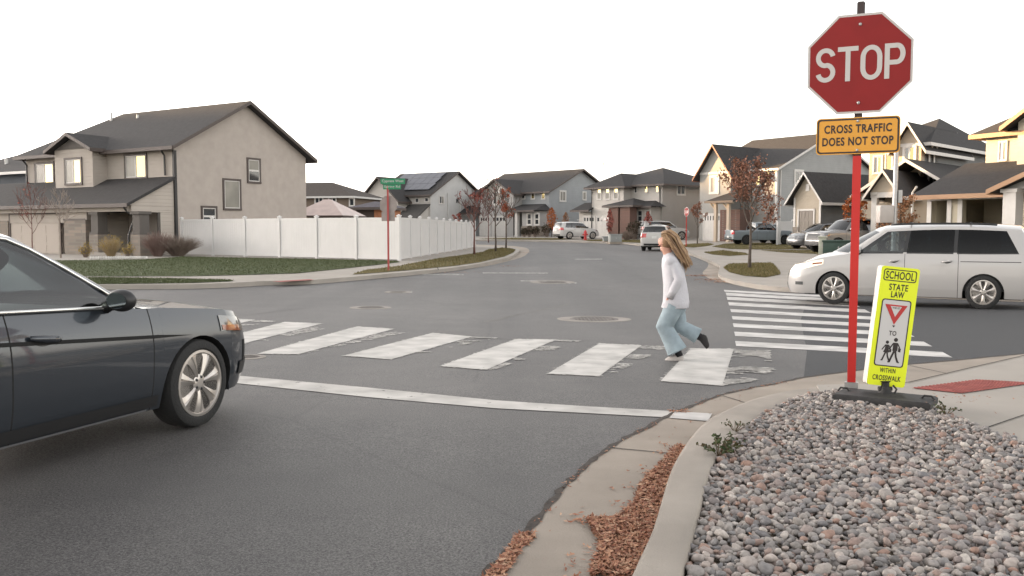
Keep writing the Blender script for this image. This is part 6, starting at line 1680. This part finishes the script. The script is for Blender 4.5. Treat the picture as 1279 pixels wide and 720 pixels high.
        mb = MB(); mb.cbox(cx - b1 - .015, cx - b1 + .06, -yi * 1.1, yi * 1.1, zt_ - .52, zt_ + .014, .012); mb.build('tailgate', pm, root, smooth=40)
        mb = MB(); mb.cbox(cx - b0 - .02, cx - b0 + .02, -yi * 1.12, yi * 1.12, zt_ - .5, zt_ + .02, .008); mb.build('bed_front', pm, root, smooth=40)
        mb = MB(); mb.box(cx - key[-1][0] - .02, cx - key[-1][0] + .05, -bC[1] * .98, bC[1] * .98, zt_ - .3, zs(key[-1][0]) + .02); mb.build('cab_back', pm, root)
    # ---- wheels
    stz = S.get('steer', 0)
    for q, steer in ((fo, stz), (fo + wb, 0)):
        for sd_ in (1, -1): wheel(root, cx - q, sd_ * (hw * .985), wr, S.get('tw', .225), sd_, rimm, S.get('nsp', 7), S.get('rr', .70), steer)
    # ---- lamps, handles, mirrors
    def patch(nm, m, s0, s1, z0, z1, sd_, off=.006, ns=12, nz=5, par=None):
        """piece lying on the body skin; z0, z1 are functions of position 0..1 along it"""
        mb = MB(); rr_ = []
        for i in range(ns + 1):
            f = i / ns; s = s0 + (s1 - s0) * f; a, b = (z0(f) if callable(z0) else z0), (z1(f) if callable(z1) else z1)
            rr_.append([surf(s, a + (b - a) * j / nz, sd_, None, off) for j in range(nz + 1)])
        mb.grid(rr_); return mb.build(nm, m, par or root, smooth=True)
    hl = S['head']
    for sd_ in (1, -1):
        q = patch('headlight', LAMP, hl[0], hl[1], lambda f: hl[2] + (hl[4] - hl[2]) * f, lambda f: hl[3] + (hl[5] - hl[3]) * f, sd_)
        patch('indicator', AMBER, hl[1] - .26, hl[1] - .015, lambda f: hl[4] - .03 * (1 - f) + .006, lambda f: hl[4] - .02 * (1 - f) + .042, sd_, .010, 6, 3, q)
        tl = S['tail']; patch('tail_light', TAIL, L - tl[1], L - tl[0], tl[2], tl[3], sd_, .008)
        for k in range(len(doors) - 1):
            d_o = dparts.get(('door', k, sd_))
            if not d_o: continue
            hs_ = doors[k + 1] - .22; zh = zs(hs_) - S.get('hdrop', .13); mb = MB()
            P0 = [surf(hs_ - .10 + .20 * i / 6, zh + .004 * i, sd_, None, .012 + .028 * math.sin(math.pi * i / 6) ** .6) for i in range(7)]
            mb.tube(P0, [.012, .015, .016, .016, .016, .015, .012], 8, flat=1.2); mb.build('handle', pm, d_o, smooth=True)
            cup = MB(); cup.grid([[surf(hs_ - .09 + .18 * i / 8, zh + .03 * math.cos(math.pi * (i / 8 - .5)) * (2 * j / 4 - 1), sd_, None, .0035) for j in range(5)] for i in range(9)]); cup.build('handle_recess', BLACKP, d_o, smooth=True)
        # mirror
        ms = key[1][0] + S.get('mo', .12); zb_ = zs(ms); p = Vector(bot(ms)); mb = MB()
        mir = MB(); c_ = Vector((p.x + .04, p.y + .13, zb_ + S.get('mz', .085))); mir.ball(c_, (.066, .10, .070), 18, 12)
        for i, v in enumerate(mir.v):
            x, y, z = v; x = min(x, c_.x + .06); x = max(x, c_.x - .045); mir.v[i] = (x, y * sd_, z)
        mo = mir.build('mirror', S.get('mirm') or pm, root, smooth=50)
        g2 = MB(); g2.add([(c_.x - .0465, sd_ * (c_.y + .078 * math.cos(2 * math.pi * i / 16)), c_.z + .050 * math.sin(2 * math.pi * i / 16)) for i in range(16)], [list(range(16))]); g2.build('mirror_glass', mat('mirror_silver', (.20, .225, .235), .08, metal=1.0), mo, fix=False)
        ar_ = MB(); ar_.tube([(p.x + .05, sd_ * (p.y - .01), zb_ + .01), (p.x + .05, sd_ * (p.y + .08), zb_ + .045)], [.04, .03], 8); ar_.build('mirror_arm', BLACKP, mo, smooth=True)
    # grille, plate, bumpers
    def end_patch(nm, m, y0, y1, z0, z1, front=True, off=.008, par=None):
        mb = MB(); rr_ = []
        for i in range(13):
            y = y0 + (y1 - y0) * i / 12; f = min(.999, abs(y) / hw); e = fc if front else rc; s = e * (1 - (1 - f ** n) ** (1 / n)); s = s if front else L - s; row = []
            for j in range(5):
                z = z0 + (z1 - z0) * j / 4; q = surf(s, z, 1 if y >= 0 else -1, f); q.y = y * yf(z, s) * bow(s); q.x += off if front else -off; row.append(q)
            rr_.append(row)
        mb.grid(rr_); return mb.build(nm, m, par or root, smooth=True)
    gr = S.get('grille')
    if gr: end_patch('grille', BLACKP, -gr[0], gr[0], gr[1], gr[2]); end_patch('lower_intake', BLACKP, -gr[0] * 1.1, gr[0] * 1.1, sill + .06, sill + .2)
    if gr and S.get('gbar', True):
        for z in np.linspace(gr[1] + .03, gr[2] - .03, 3): end_patch('grille_bar', CHROME if not lower else BLACKP, -gr[0] * .95, gr[0] * .95, z - .008, z + .008, True, .016)
    end_patch('number_plate', PLATE, -.16, .16, S.get('plz', .78), S.get('plz', .78) + .15, False, .012)
    end_patch('rear_bumper_trim', BLACKP, -hw * .75, hw * .75, sill + .09, sill + .22, False, .008)
    # simple seats so that the windows show an interior
    seat = MB()
    xs_ = [cx - (key[1][0] + .85), cx - (key[1][0] + 1.75)] if not S.get('rows3') else [cx - 2.3, cx - 3.2, cx - 4.0]
    for xq in xs_:
        for y in (.37, -.37):
            seat.cbox(xq - .1, xq + .42, y - .24, y + .24, .48, .64, .05); 
            k0 = len(seat.v); seat.cbox(-.09, .09, y - .23, y + .23, 0, .56, .06)
            for i in range(k0, len(seat.v)): v = seat.v[i]; seat.v[i] = (xq - .08 + v[0] - v[2] * .28, v[1], .60 + v[2])
            k0 = len(seat.v); seat.cbox(-.05, .05, y - .13, y + .13, .60, .76, .04)
            for i in range(k0, len(seat.v)): v = seat.v[i]; seat.v[i] = (xq - .08 + v[0] - v[2] * .26, v[1], .60 + v[2])
    seat.build('seats', S.get('seatm') or SEAT_D, root, smooth=50)['kind'] = 'stuff'
    fl_ = MB(); fl_.box(cx - sC + .1, cx - sA - .1, -hw * .8, hw * .8, .36, .40)
    fl_.cbox(cx - sA - .55, cx - sA + .02, -hw * .84, hw * .84, zs(sA) - .25, zs(sA) + .005, .04)
    for sgn in (1, -1): fl_.box(cx - sC + .1, cx - sA - .2, *sorted((sgn * hw * .84, sgn * hw * .87)), .36, zs(sA + .5) - .05)
    fl_.build('interior', BLACKP, root)
    sw_ = MB(); c_ = Vector((cx - sA - .62, .37, zs(sA) + .02)); sw_.tube([c_ + Vector((.07 * math.sin(a), .185 * math.cos(a), .175 * math.sin(a))) for a in np.linspace(0, 2 * math.pi, 22)], .016, 6, caps=False); sw_.tube([c_, c_ + Vector((.25, 0, -.12))], .03, 6); sw_.tube([c_ + Vector((0, .18, 0)), c_ + Vector((0, -.18, 0))], .02, 6); sw_.build('steering_wheel', BLACKP, root, smooth=True)
    return root, dict(surf=surf, zs=zs, bot=bot, top=top, cp=cp, loop=loop, patch=patch, end=end_patch, cx=cx, body=b_o, cabin=c_o, doors=dparts, key=key)

SEDAN = dict(L=4.93, W=1.85, H=1.465, wb=2.80, fo=.90, wr=.312, sill=.20, ar=.365, rr=.735, nsp=7, n=2.7, fc=.62,
    shoulder=[(0, .66), (.06, .685), (.3, .775), (.7, .825), (1.2, .872), (1.7, .902), (2.6, .940), (3.6, .975), (4.2, 1.03), (4.75, 1.02), (4.93, .97)],
    edge=.07, fdrop=.045, sm=2.85, mirm=None, side=[(1.46, 2.12, 'pillar'), (1.56, 2.22, 'glass'), (2.52, 2.66, 'pillar'), (2.60, 2.74, 'glass'), (3.60, 3.46, 'pillar'), (3.98, 3.66)],
    wsb=1.08, wst=2.0, rft=3.80, rbb=4.42, rw=.60, doors=[1.36, 2.43, 3.5], head=(.03, .66, .60, .70, .66, .775), tail=(.02, .5, .78, .95), grille=(.42, .52, .66), plz=.62, steer=R(2), hdrop=.155)
SUVS = dict(L=4.6, W=1.86, H=1.70, wb=2.66, fo=.92, wr=.36, sill=.26, ar=.41, nsp=5, n=3.0, fc=.55, rc=.30, rlean=.02,
    shoulder=[(0, .78), (.1, .83), (.4, .94), (.9, 1.02), (1.4, 1.05), (2.6, 1.08), (3.6, 1.11), (4.4, 1.15), (4.6, 1.12)],
    side=[(1.35, 1.95, 'pillar'), (1.45, 2.05, 'glass'), (2.30, 2.38, 'pillar'), (2.38, 2.46, 'glass'), (3.25, 3.25, 'pillar'), (3.33, 3.33, 'glass'), (4.05, 3.85, 'pillar'), (4.42, 4.25)],
    wsb=1.0, wst=1.85, rft=4.34, rbb=4.53, rw=.66, rdrop=.05, doors=[1.2, 2.28, 3.2], head=(.03, .6, .70, .80, .78, .87), tail=(.02, .34, .86, 1.12), grille=(.40, .58, .78), plz=.80)
VAN = dict(L=5.24, W=1.98, H=1.74, wb=3.03, fo=1.14, wr=.345, sill=.22, ar=.40, nsp=7, n=2.9, fc=.70, rc=.34, flean=.20, rlean=.05, crown=.09,
    shoulder=[(0, .70), (.08, .74), (.4, .87), (.8, .98), (1.25, 1.06), (1.65, 1.09), (2.76, 1.10), (4.16, 1.10), (4.86, 1.11), (5.24, 1.08)],
    side=[(1.46, 2.16, 'pillar'), (1.60, 2.30, 'glass'), (2.58, 2.66, 'pillar'), (2.65, 2.73, 'glass'), (3.58, 3.60, 'pillar'), (3.65, 3.67, 'glass'), (4.82, 4.56, 'pillar'), (5.08, 4.86)],
    wsb=.98, wst=2.00, rft=4.94, rbb=5.14, rw=.72, rdrop=.06, doors=[1.58, 2.62, 3.68], head=(.05, .90, .66, .82, .86, .955), tail=(.02, .28, .90, 1.03), grille=(.45, .58, .72), plz=.80, rows3=True, hdrop=.16, edge=.10)
PICKUP = dict(L=5.36, W=1.90, H=1.84, wb=3.24, fo=.92, wr=.385, sill=.38, ar=.455, nsp=6, n=3.4, fc=.42, rc=.16, flean=.06, rlean=.0, tw=.25, rr=.62,
    shoulder=[(0, 1.00), (.1, 1.05), (.5, 1.10), (1.2, 1.13), (1.8, 1.15), (3.3, 1.17), (3.42, 1.17), (3.5, 1.14), (5.36, 1.14)],
    side=[(1.48, 2.02, 'pillar'), (1.58, 2.12, 'glass'), (2.42, 2.48, 'pillar'), (2.50, 2.56, 'glass'), (3.20, 3.16, 'pillar'), (3.40, 3.30)],
    wsb=1.22, wst=1.94, rft=3.34, rbb=3.42, rw=.66, rdrop=.03, doors=[1.42, 2.46, 3.3], head=(.02, .42, .86, .98, .88, 1.0), tail=(.01, .17, .82, 1.1), grille=(.55, .66, .98), plz=.55, bed=(3.46, 5.30), crown=.05)

P_DARK = paint('dark_slate_paint', (.028, .034, .043), .42, .30)
P_WHITE = paint('white_paint', (.44, .43, .415), .0, .35); P_VAN = paint('silver_white_paint', (.385, .372, .36), .1, .34)
P_BLUEG = paint('grey_blue_paint', (.165, .195, .215), .0, .4); P_GREY = paint('grey_paint', (.16, .157, .157), .3, .38); P_SILV = paint('silver_paint', (.36, .36, .355), .4, .35); P_DKG = paint('charcoal_paint', (.075, .075, .078), .4, .35)

# ---- the dark sedan in the street
cw = at(247, 533)
HD = R(20)                                        # heading, clockwise from the view
fwd = Vector((math.sin(HD), math.cos(HD), 0)); rgt = Vector((math.cos(HD), -math.sin(HD), 0))
ctr = Vector((cw.x, cw.y, 0)) - fwd * (SEDAN['wb'] / 2) - rgt * (SEDAN['W'] / 2 * .985 - .04)
ctr.z = (g(cw.x, cw.y) + g(ctr.x, ctr.y)) / 2
SEDAN['seatm'] = SEAT_G; SEDAN['mirm'] = BLACKP; SEDAN['mz'] = .06; SEDAN['mo'] = .19
sed, K = car('sedan', 'dark slate sedan at the stop line with silver alloy wheels, cut by the picture edge', SEDAN, P_DARK, ctr, math.pi / 2 - HD, near=True, glass=(GLASS_C, GLASS_C))
# bright trim round the side windows, dark rubbing strip, sill strip
for sd_ in (1, -1):
    ks = [k for k in range(len(K['loop'])) if isinstance(K['loop'][k][2], tuple) or K['loop'][k][2] == 'cpil']
    mb = MB(); P = [K['cp'](k, .955, sd_) + Vector((0, sd_ * .006, .004)) for k in ks[1:-1]]; P = [K['cp'](ks[1], .02, sd_) + Vector((.0, sd_ * .006, .0))] + [K['cp'](ks[1], w, sd_) + Vector((0, sd_ * .008, 0)) for w in (.3, .6, .85)] + P[1:]
    mb.tube(P, .011, 6); mb.build('window_trim', CHROME, K['cabin'], smooth=True)
    mb = MB(); mb.tube([Vector(K['cp'](k, .02, sd_)) + Vector((0, sd_ * .012, .004)) for k in ks[1:-1]], .012, 6); mb.build('window_trim', CHROME, K['cabin'], smooth=True)
    K['patch']('rubbing_strip', WELL, .98, 3.7, lambda f: .668 + .20 * f - .011 * min(1, f * 8), lambda f: .668 + .20 * f + .011 * min(1, f * 8), sd_, .010, 40, 3)
    K['patch']('sill_strip', mat('sill_grey', (.10, .10, .105), .3), 1.40, 3.36, .205, .218, sd_, .012, 30, 2)
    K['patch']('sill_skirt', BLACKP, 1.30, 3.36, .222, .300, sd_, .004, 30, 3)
    K['patch']('bumper_seam', WELL, .30, .36, .36, .56, sd_, .003, 5, 4)
    K['patch']('fog_lamp', BLACKP, .20, .42, .30, .40, sd_, .006, 8, 4)
mb = MB(); mb.cbox(K['cx'] - 2.35, K['cx'] - 2.28, -.13, .13, 1.24, 1.31, .02); mb.build('rear_view_mirror', BLACKP, sed, smooth=40)

# ---- the white minivan crossing
w1, w2 = at(1041, 381.5), at(1227, 386.5)
d = (w1 - w2); d.z = 0; L_ = d.length; u = d.normalized(); nl = Vector((-u.y, u.x, 0))
kf = 1.0; kf = L_ / VAN['wb']
ctr = (w1 + w2) / 2 + (Vector((u.y, -u.x, 0)) * (VAN['W'] / 2 - .1) * kf); ctr.z = (w1.z + w2.z) / 2 + .01
van, KV = car('minivan', 'silver-white minivan with tinted glass and black roof rails crossing the side street', VAN, P_VAN, ctr, math.atan2(u.y, u.x), cat='minivan', scale=kf, glass=(GLASS_V, GLASS_T))
van.scale = (kf, kf, 1.0)
LAMP_ON = mat('headlamp_lit', (.5, .45, .4), .15); LAMP_ON.node_tree.nodes['Principled BSDF'].inputs['Emission Color'].default_value = (1, .80, .55, 1); LAMP_ON.node_tree.nodes['Principled BSDF'].inputs['Emission Strength'].default_value = .22
for ch in van.children:
    if ch.name.startswith('headlight'): ch.data.materials[0] = LAMP_ON
for sd_ in (1, -1):
    mb = MB(); mb.tube([(KV['cx'] - s, sd_ * .64, 1.715 - .035 * abs((s - 3.3) / 1.2) ** 3) for s in np.linspace(2.3, 4.4, 14)], .024, 6); 
    mb.build('roof_rail', BLACKP, van, smooth=True)
    KV['patch']('sliding_track', BLACKP, 3.72, 4.86, .945, .958, sd_, .004, 20, 2)
    KV['patch']('fog_lamp', LAMP, .28, .46, .40, .47, sd_, .006, 8, 4)
for s in (2.7, 3.9):
    mb = MB(); mb.tube([(KV['cx'] - s, -.64, 1.735), (KV['cx'] - s, .64, 1.735)], .018, 6); mb.build('roof_bar', BLACKP, van, smooth=True)

# ---- parked vehicles
def park(px1, py1, px2, py2, S, *a, near_side=1, **k):
    """stand a vehicle on the front and rear wheel contact points of the side the photo shows"""
    raise NotImplementedError
def stand(name, label, S, pm, px, py, depth, heading, zoff=.13, **k):
    """heading: degrees clockwise from the view; px, py the middle of the vehicle"""
    c = at(px, py, zoff)
    return car(name, label, S, pm, c, R(90 - heading), group='vehicles parked along the houses', **k)
r1, r2 = atd(920, 305, 70.5), atd(974, 302.5, 72.0)
stand('pickup_truck', 'grey-blue pickup truck with black wheels parked on the driveway by the maple', PICKUP, P_BLUEG, 950, 305.6, 72.2, 80, cat='pickup', rimm=ALLOY_D)
sv, KS = stand('sport_utility', 'silver wagon mostly hidden behind the grey-blue pickup cab', SUVS, P_SILV, 977, 304, 77.5, 74, cat='suv')
tp_, KT = stand('pickup_truck', 'medium grey pickup with rugged black tyres facing the green transformer box', PICKUP, P_GREY, 1064, 315.4, 52.5, -108, cat='pickup', lower=(BLACKP, .60), scale=1.07)
mb = MB(); cxp = KT['cx']; mb.cbox(cxp - 5.28, cxp - 3.48, -.80, .80, 1.13, 1.80, .06); mb.build('bed_canopy', mat('canopy_dark_teal', (.03, .045, .048), .25), tp_, smooth=40)
stand('compact_car', 'darker grey car with pale bonnet parked just behind the medium grey pickup', SUVS, P_DKG, 1026, 311.2, 57, -106, cat='car', scale=1.05)
stand('sport_utility', 'white wagon seen from behind with red tail lights, driving away past the running child', SUVS, P_WHITE, 823, 313.0, 63.5, 17, cat='suv', zoff=.0, scale=1.05)
stand('sport_utility', 'white wagon parked sideways before the low fence of the white house', SUVS, P_WHITE, 829, 299.4, 82, 78, cat='suv', scale=1.08)
stand('sport_utility', 'white hatchback parked beyond the fire hydrant, before the low white fence', SUVS, P_WHITE, 720, 298.8, 101, 62, cat='car', scale=1.0)

# ================================================================== THE RUNNING CHILD
SKIN = mat('skin', (.50, .27, .20), .55); HAIR = island_mat('light_brown_hair', [(.12, .070, .040), (.26, .16, .09), (.40, .27, .155), (.20, .12, .07)], .55); SHIRT = mat('white_knit', (.455, .45, .478), .9, bump=.4, bscale=45)
DENIM = mat('light_denim', (.235, .29, .32), .9, var=.18, vscale=9, bump=.2, bscale=220); SHOE = mat('pale_shoe', (.36, .33, .31), .7); SHOE_D = mat('dark_shoe', (.014, .012, .012), .8); SOCK = mat('black_sock', (.012, .011, .013), .9)
def skin_mesh(name, V, E, rad, root_i, m, parent, sub=2):
    me = bpy.data.meshes.new(name); me.from_pydata(V, E, []); o = bpy.data.objects.new(name, me); COL.objects.link(o)
    o.modifiers.new('Skin', 'SKIN'); o.modifiers['Skin'].use_smooth_shade = True
    sv_ = me.skin_vertices[0].data
    for i, r in enumerate(rad): sv_[i].radius = (r, r) if not isinstance(r, tuple) else r; sv_[i].use_root = (i == root_i)
    s_ = o.modifiers.new('Sub', 'SUBSURF'); s_.levels = sub; s_.render_levels = sub
    dg = bpy.context.evaluated_depsgraph_get(); m2 = bpy.data.meshes.new_from_object(o.evaluated_get(dg)); m2.name = name
    COL.objects.unlink(o); bpy.data.objects.remove(o)
    m2.materials.clear(); m2.materials.append(m); m2.polygons.foreach_set('use_smooth', [True] * len(m2.polygons))
    o2 = bpy.data.objects.new(name, m2); COL.objects.link(o2); o2.parent = parent; return o2
def child():
    foot = at(842, 449); Wd = Vector((-math.cos(R(14)), math.sin(R(14)), 0))
    root = empty('person', foot, 'child running over the crosswalk in white top and pale jeans, long light brown hair flying', 'person', None, math.atan2(Wd.y, Wd.x))
    k = foot.y / FPX
    def F(px, py, y=0.0): return ((842 - px) * k, y, (449 - py) * k)      # forward, left, up in the figure's own frame
    V, E, Rd = [], [], []
    def v(p, r, link=None):
        V.append(p); Rd.append(r); i = len(V) - 1
        if link is not None: E.append((link, i))
        return i
    pel = v(F(842, 378), .105); bel = v(F(841, 362), .095, pel); che = v(F(838, 338), .105, bel); upc = v(F(836, 325), .070, che); nk = v(F(833, 316), .042, upc); hd0 = v(F(831, 309), .05, nk); hd1 = v(F(829, 301), .082, hd0); hd2 = v(F(830, 294), .072, hd1)
    # face: nose and chin
    v(F(820.5, 303), .013, hd1); 
    v(F(823, 309), .026, hd0)
    for s_ in (1, -1):
        ear = v(F(832, 302, s_ * .082), .016, hd1)
    hips = {}
    for s_, (kn, an, heel, toe) in ((1, (F(829.5, 407, .07), F(847, 438, .075), F(850, 446.2, .075), F(835, 447.3, .08))), (-1, (F(848, 408, -.07), F(871, 420, -.08), F(876, 422, -.08), F(882.5, 430, -.09)))):
        h_ = v(F(842, 382, s_ * .075), .085, pel); th = v(tuple((Vector(V[h_]) + Vector(kn)) / 2), .075, h_); kk = v(kn, .055, th); cf = v(tuple(Vector(kn).lerp(Vector(an), .4)), .05, kk); aa = v(an, .030, cf); hh = v(heel, .020, aa); tt = v(toe, .016, hh)
        hips[s_] = (V[h_], kn, an, heel, toe)
    for s_, (el, wr_) in ((1, (F(848, 347, .160), F(840, 364, .150))), (-1, (F(846, 348, -.18), F(838, 364, -.165)))):
        sh_ = v(F(836.5, 326, s_ * .115), .040, upc); ee = v(el, .033, sh_); ww = v(wr_, .027, ee)
        d_ = (Vector(wr_) - Vector(el)).normalized(); pa_ = v(tuple(Vector(wr_) + d_ * .05), .026, ww)
        a_ = d_.cross(Vector((0, 1, 0))).normalized()
        for q, ln in ((-.022, .050), (-.007, .060), (.008, .056), (.022, .044)):
            b0 = v(tuple(Vector(V[pa_]) + d_ * .022 + a_ * q), .0095, pa_); b1 = v(tuple(Vector(V[b0]) + d_ * ln * .55 + Vector((0, -s_ * .006, 0))), .009, b0); v(tuple(Vector(V[b1]) + d_ * ln * .4 + Vector((0, -s_ * .018, 0))), .008, b1)
        t0 = v(tuple(Vector(wr_) + d_ * .03 - a_ * .035), .010, ww); v(tuple(Vector(V[t0]) + d_ * .035 - a_ * .008), .009, t0)
    body = skin_mesh('body', V, E, Rd, pel, SKIN, root)
    ey = MB(); 
    for s_ in (1, -1): ey.ball(Vector(F(822.6, 300.5, s_ * .034)), .011, 8, 6)
    ey.build('eyes', SHOE_D, body, smooth=True)
    mo = MB(); mo.tube([F(822.4, 306.3, .02), F(821.2, 306.2, 0), F(822.4, 306.3, -.02)], .006, 6); mo.build('mouth', mat('lip', (.42, .14, .12), .5), body, smooth=True)
    # clothes as lofted shells
    def loft(mb, rings, n=18, mi=0, wob=0.0, seed=0):
        rn = random.Random(seed); rows = []
        ph = [rn.uniform(0, 6.28) for _ in range(4)]
        for i, (c, rx, ry, ax_) in enumerate(rings):
            t = Vector(ax_).normalized(); side = Vector((0, 1, 0)); f = side.cross(t).normalized(); s2 = t.cross(f).normalized(); row = []
            for j in range(n):
                a = 2 * math.pi * j / n; w = 1 + wob * (math.sin(3 * a + ph[0] + i * .7) * .6 + math.sin(5 * a + ph[1] - i * 1.1) * .4)
                row.append(Vector(c) + f * rx * w * math.cos(a) + s2 * ry * w * math.sin(a))
            rows.append(row)
        mb.grid(rows, mi, True)
    mb = MB()
    loft(mb, [(F(833.3, 315.5), .05, .055, (0.25, 0, 1)), (F(834.2, 318), .066, .085, (.2, 0, 1)), (F(835.5, 322), .088, .145, (.15, 0, 1)), (F(838, 331), .112, .165, (.1, 0, 1)), (F(840, 342), .122, .162, (.05, 0, 1)), (F(841.5, 354), .128, .158, (0, 0, 1)), (F(842.5, 366), .136, .162, (0, 0, 1)), (F(843, 376), .145, .172, (0, 0, 1)), (F(842.5, 383), .150, .178, (0, 0, 1)), (F(842.5, 384), .142, .170, (0, 0, 1)), (F(842.5, 380), .132, .160, (0, 0, 1))], 28, 0, .055, 1)
    for s_, (el, wr_) in ((1, (F(848, 347, .160), F(840, 364, .150))), (-1, (F(846, 348, -.18), F(838, 364, -.165)))):
        mb.ball(F(837.2, 326, s_ * .105), .070, 14, 10)
        a = Vector(F(836.8, 324.5, s_ * .10)); el, wr_ = Vector(el), Vector(wr_); d1, d2 = (a - el), (el - wr_); md = (d1.normalized() + d2.normalized())
        loft(mb, [(a, .058, .058, d1), (a.lerp(el, .4), .056, .054, d1), (a.lerp(el, .8), .053, .051, d1), (el, .051, .049, md), (el.lerp(wr_, .35), .052, .050, d2), (el.lerp(wr_, .8), .046, .044, d2), (el.lerp(wr_, 1.42), .040, .038, d2), (el.lerp(wr_, 1.38), .034, .034, d2)], 14, 0, .04, 2 + s_)
    sh_o = mb.build('shirt', SHIRT, root, smooth=True)
    mb = MB()
    loft(mb, [(F(842.5, 372), .115, .140, (0, 0, 1)), (F(842.5, 380), .120, .150, (0, 0, 1)), (F(842.5, 387), .118, .150, (0, 0, 1)), (F(842.5, 391), .09, .12, (0, 0, 1))], 24, 0, .02, 5)
    for s_, wd in ((1, (.098, .092, .090, .100, .112)), (-1, (.095, .086, .080, .082, .088))):
        hp, kn, an, heel, toe = [Vector(q) for q in hips[s_]]; d1, d2 = hp - kn, kn - an; md = d1.normalized() + d2.normalized(); an2 = an.lerp(heel, .0)
        loft(mb, [(hp + Vector((0, 0, .02)), wd[0] * 1.12, wd[0], d1), (hp.lerp(kn, .4), wd[0], wd[0] * .95, d1), (hp.lerp(kn, .8), wd[1], wd[1] * .92, d1), (kn, wd[1], wd[1] * .9, md), (kn.lerp(an, .25), wd[2], wd[2] * .92, d2), (kn.lerp(an, .6), wd[3], wd[3] * .95, d2), (kn.lerp(an, .93), wd[4], wd[4] * .95, d2), (kn.lerp(an, .985), wd[4] * 1.02, wd[4] * .97, d2), (kn.lerp(an, .96), wd[4] * .9, wd[4] * .85, d2)], 18, 0, .05, 9 + s_)
    mb.build('jeans', DENIM, root, smooth=True)
    for s_ in (1, -1):
        hp, kn, an, heel, toe = [Vector(q) for q in hips[s_]]
        mb = MB(); mb.tube([kn.lerp(an, .75), an, heel.lerp(an, .3)], [.045, .04, .042], 10); mb.build('sock', SOCK, root, smooth=True)
        d_ = (toe - heel).normalized(); up = Vector((0, 1, 0)).cross(d_); up = up if up.z > 0 else -up
        b0 = heel - d_ * .035; b1 = toe + d_ * .035; rows = []
        for t, hh, ww in ((0, .03, .022), (.06, .062, .034), (.25, .078, .038), (.45, .070, .040), (.65, .054, .043), (.85, .042, .040), (.96, .028, .028), (1.0, .014, .012)):
            c = b0.lerp(b1, t) - up * .026; rows.append([c + Vector((0, ww * math.cos(a), 0)) + up * (hh * max(0, math.sin(a)) - .004 * (math.sin(a) < 0)) for a in np.linspace(0, 2 * math.pi, 14, endpoint=False)])
        mb = MB(); mb.grid(rows, 0, True); mb.f.append(list(range(14))); mb.m.append(0); mb.f.append([7 * 14 + i for i in range(14)]); mb.m.append(0)
        so = mb.build('shoe', SHOE if s_ == 1 else SHOE_D, root, smooth=50)
        sl = MB(); sl.grid([[p - up * .006 + (p - (b0.lerp(b1, .5) - up * .026)) * .03 for p in r] for r in rows], 0, True)
        sl2 = MB(); n_ = 16; ring_ = []
        for t, ww in ((0, .02), (.08, .034), (.3, .040), (.6, .045), (.85, .042), (1.0, .016)): ring_.append((b0.lerp(b1, t), ww))
        out = [c + Vector((0, w, 0)) for c, w in ring_] + [c - Vector((0, w, 0)) for c, w in ring_[::-1]]
        m_ = len(out); V_ = [p - up * .030 for p in out] + [p - up * .052 for p in out] if False else [p - up * .024 for p in out] + [p - up * .040 for p in out]
        sl2.add(V_, [list(range(m_)), list(range(m_, 2 * m_))[::-1]] + [(i, (i + 1) % m_, m_ + (i + 1) % m_, m_ + i) for i in range(m_)]); sl2.build('sole', mat('shoe_sole', (.48, .45, .42), .8) if s_ == 1 else SHOE_D, so)
    # hair: a cap on the skull and long strands streaming back
    rn = random.Random(5); mb = MB()
    mb.ball(Vector(F(831.5, 298.5)), (.100, .095, .106), 18, 12)
    for i, p in enumerate(mb.v):
        q = Vector(p); c = Vector(F(831.5, 298.5)); d_ = q - c
        if d_.x > .045 and d_.z < .055: q.x = c.x + .045 + (d_.x - .045) * .12
        mb.v[i] = tuple(q)
    path = [F(826, 291), F(833, 290), F(841, 297), F(846, 308), F(852, 318), F(857, 327), F(860, 335)]
    for i in range(190):
        oy = rn.gauss(0, .038); oz = rn.gauss(0, .0125); ln = rn.uniform(.65, 1.0); st_ = rn.uniform(0, .25); P = []
        for q in range(9):
            t = st_ + (ln - st_) * q / 8; kk = t * 6; a = min(5, int(kk)); c = Vector(path[a]).lerp(Vector(path[a + 1]), kk - a)
            fan = .5 + .75 * t; dp = Vector((-oz * .8, 0, oz)) * fan * 1.6
            P.append(c + Vector((0, oy * (1.05 - .35 * t), 0)) + dp + Vector((rn.gauss(0, .0025), rn.gauss(0, .0025), rn.gauss(0, .0025))))
        mb.tube(P, [.007, .0085, .0085, .008, .0075, .007, .006, .0045, .002], 4, caps=False)
    for i in range(60):
        s_ = rn.choice((1, -1)); a0 = Vector(F(828 + rn.uniform(-3, 3), 291 + rn.uniform(-1, 3), s_ * rn.uniform(.05, .085))); P = [a0]
        for (px, py, yy) in ((834, 299, .098), (841, 309, .09), (847, 318, .07), (853, 327, .055)): P.append(Vector(F(px + rn.gauss(0, 1.5), py + rn.gauss(0, 1.5), s_ * yy + rn.gauss(0, .006))))
        mb.tube(P, [.010, .011, .010, .008, .003], 4, caps=False)
    mb.build('hair', HAIR, root, smooth=True)
child()

# ------------------------------------------------------------------ sanity: every mesh shares its own clean names
for o in bpy.data.objects:
    if o.type == 'MESH' and o.parent is None and 'kind' not in o and 'label' not in o: print('UNTAGGED', o.name)
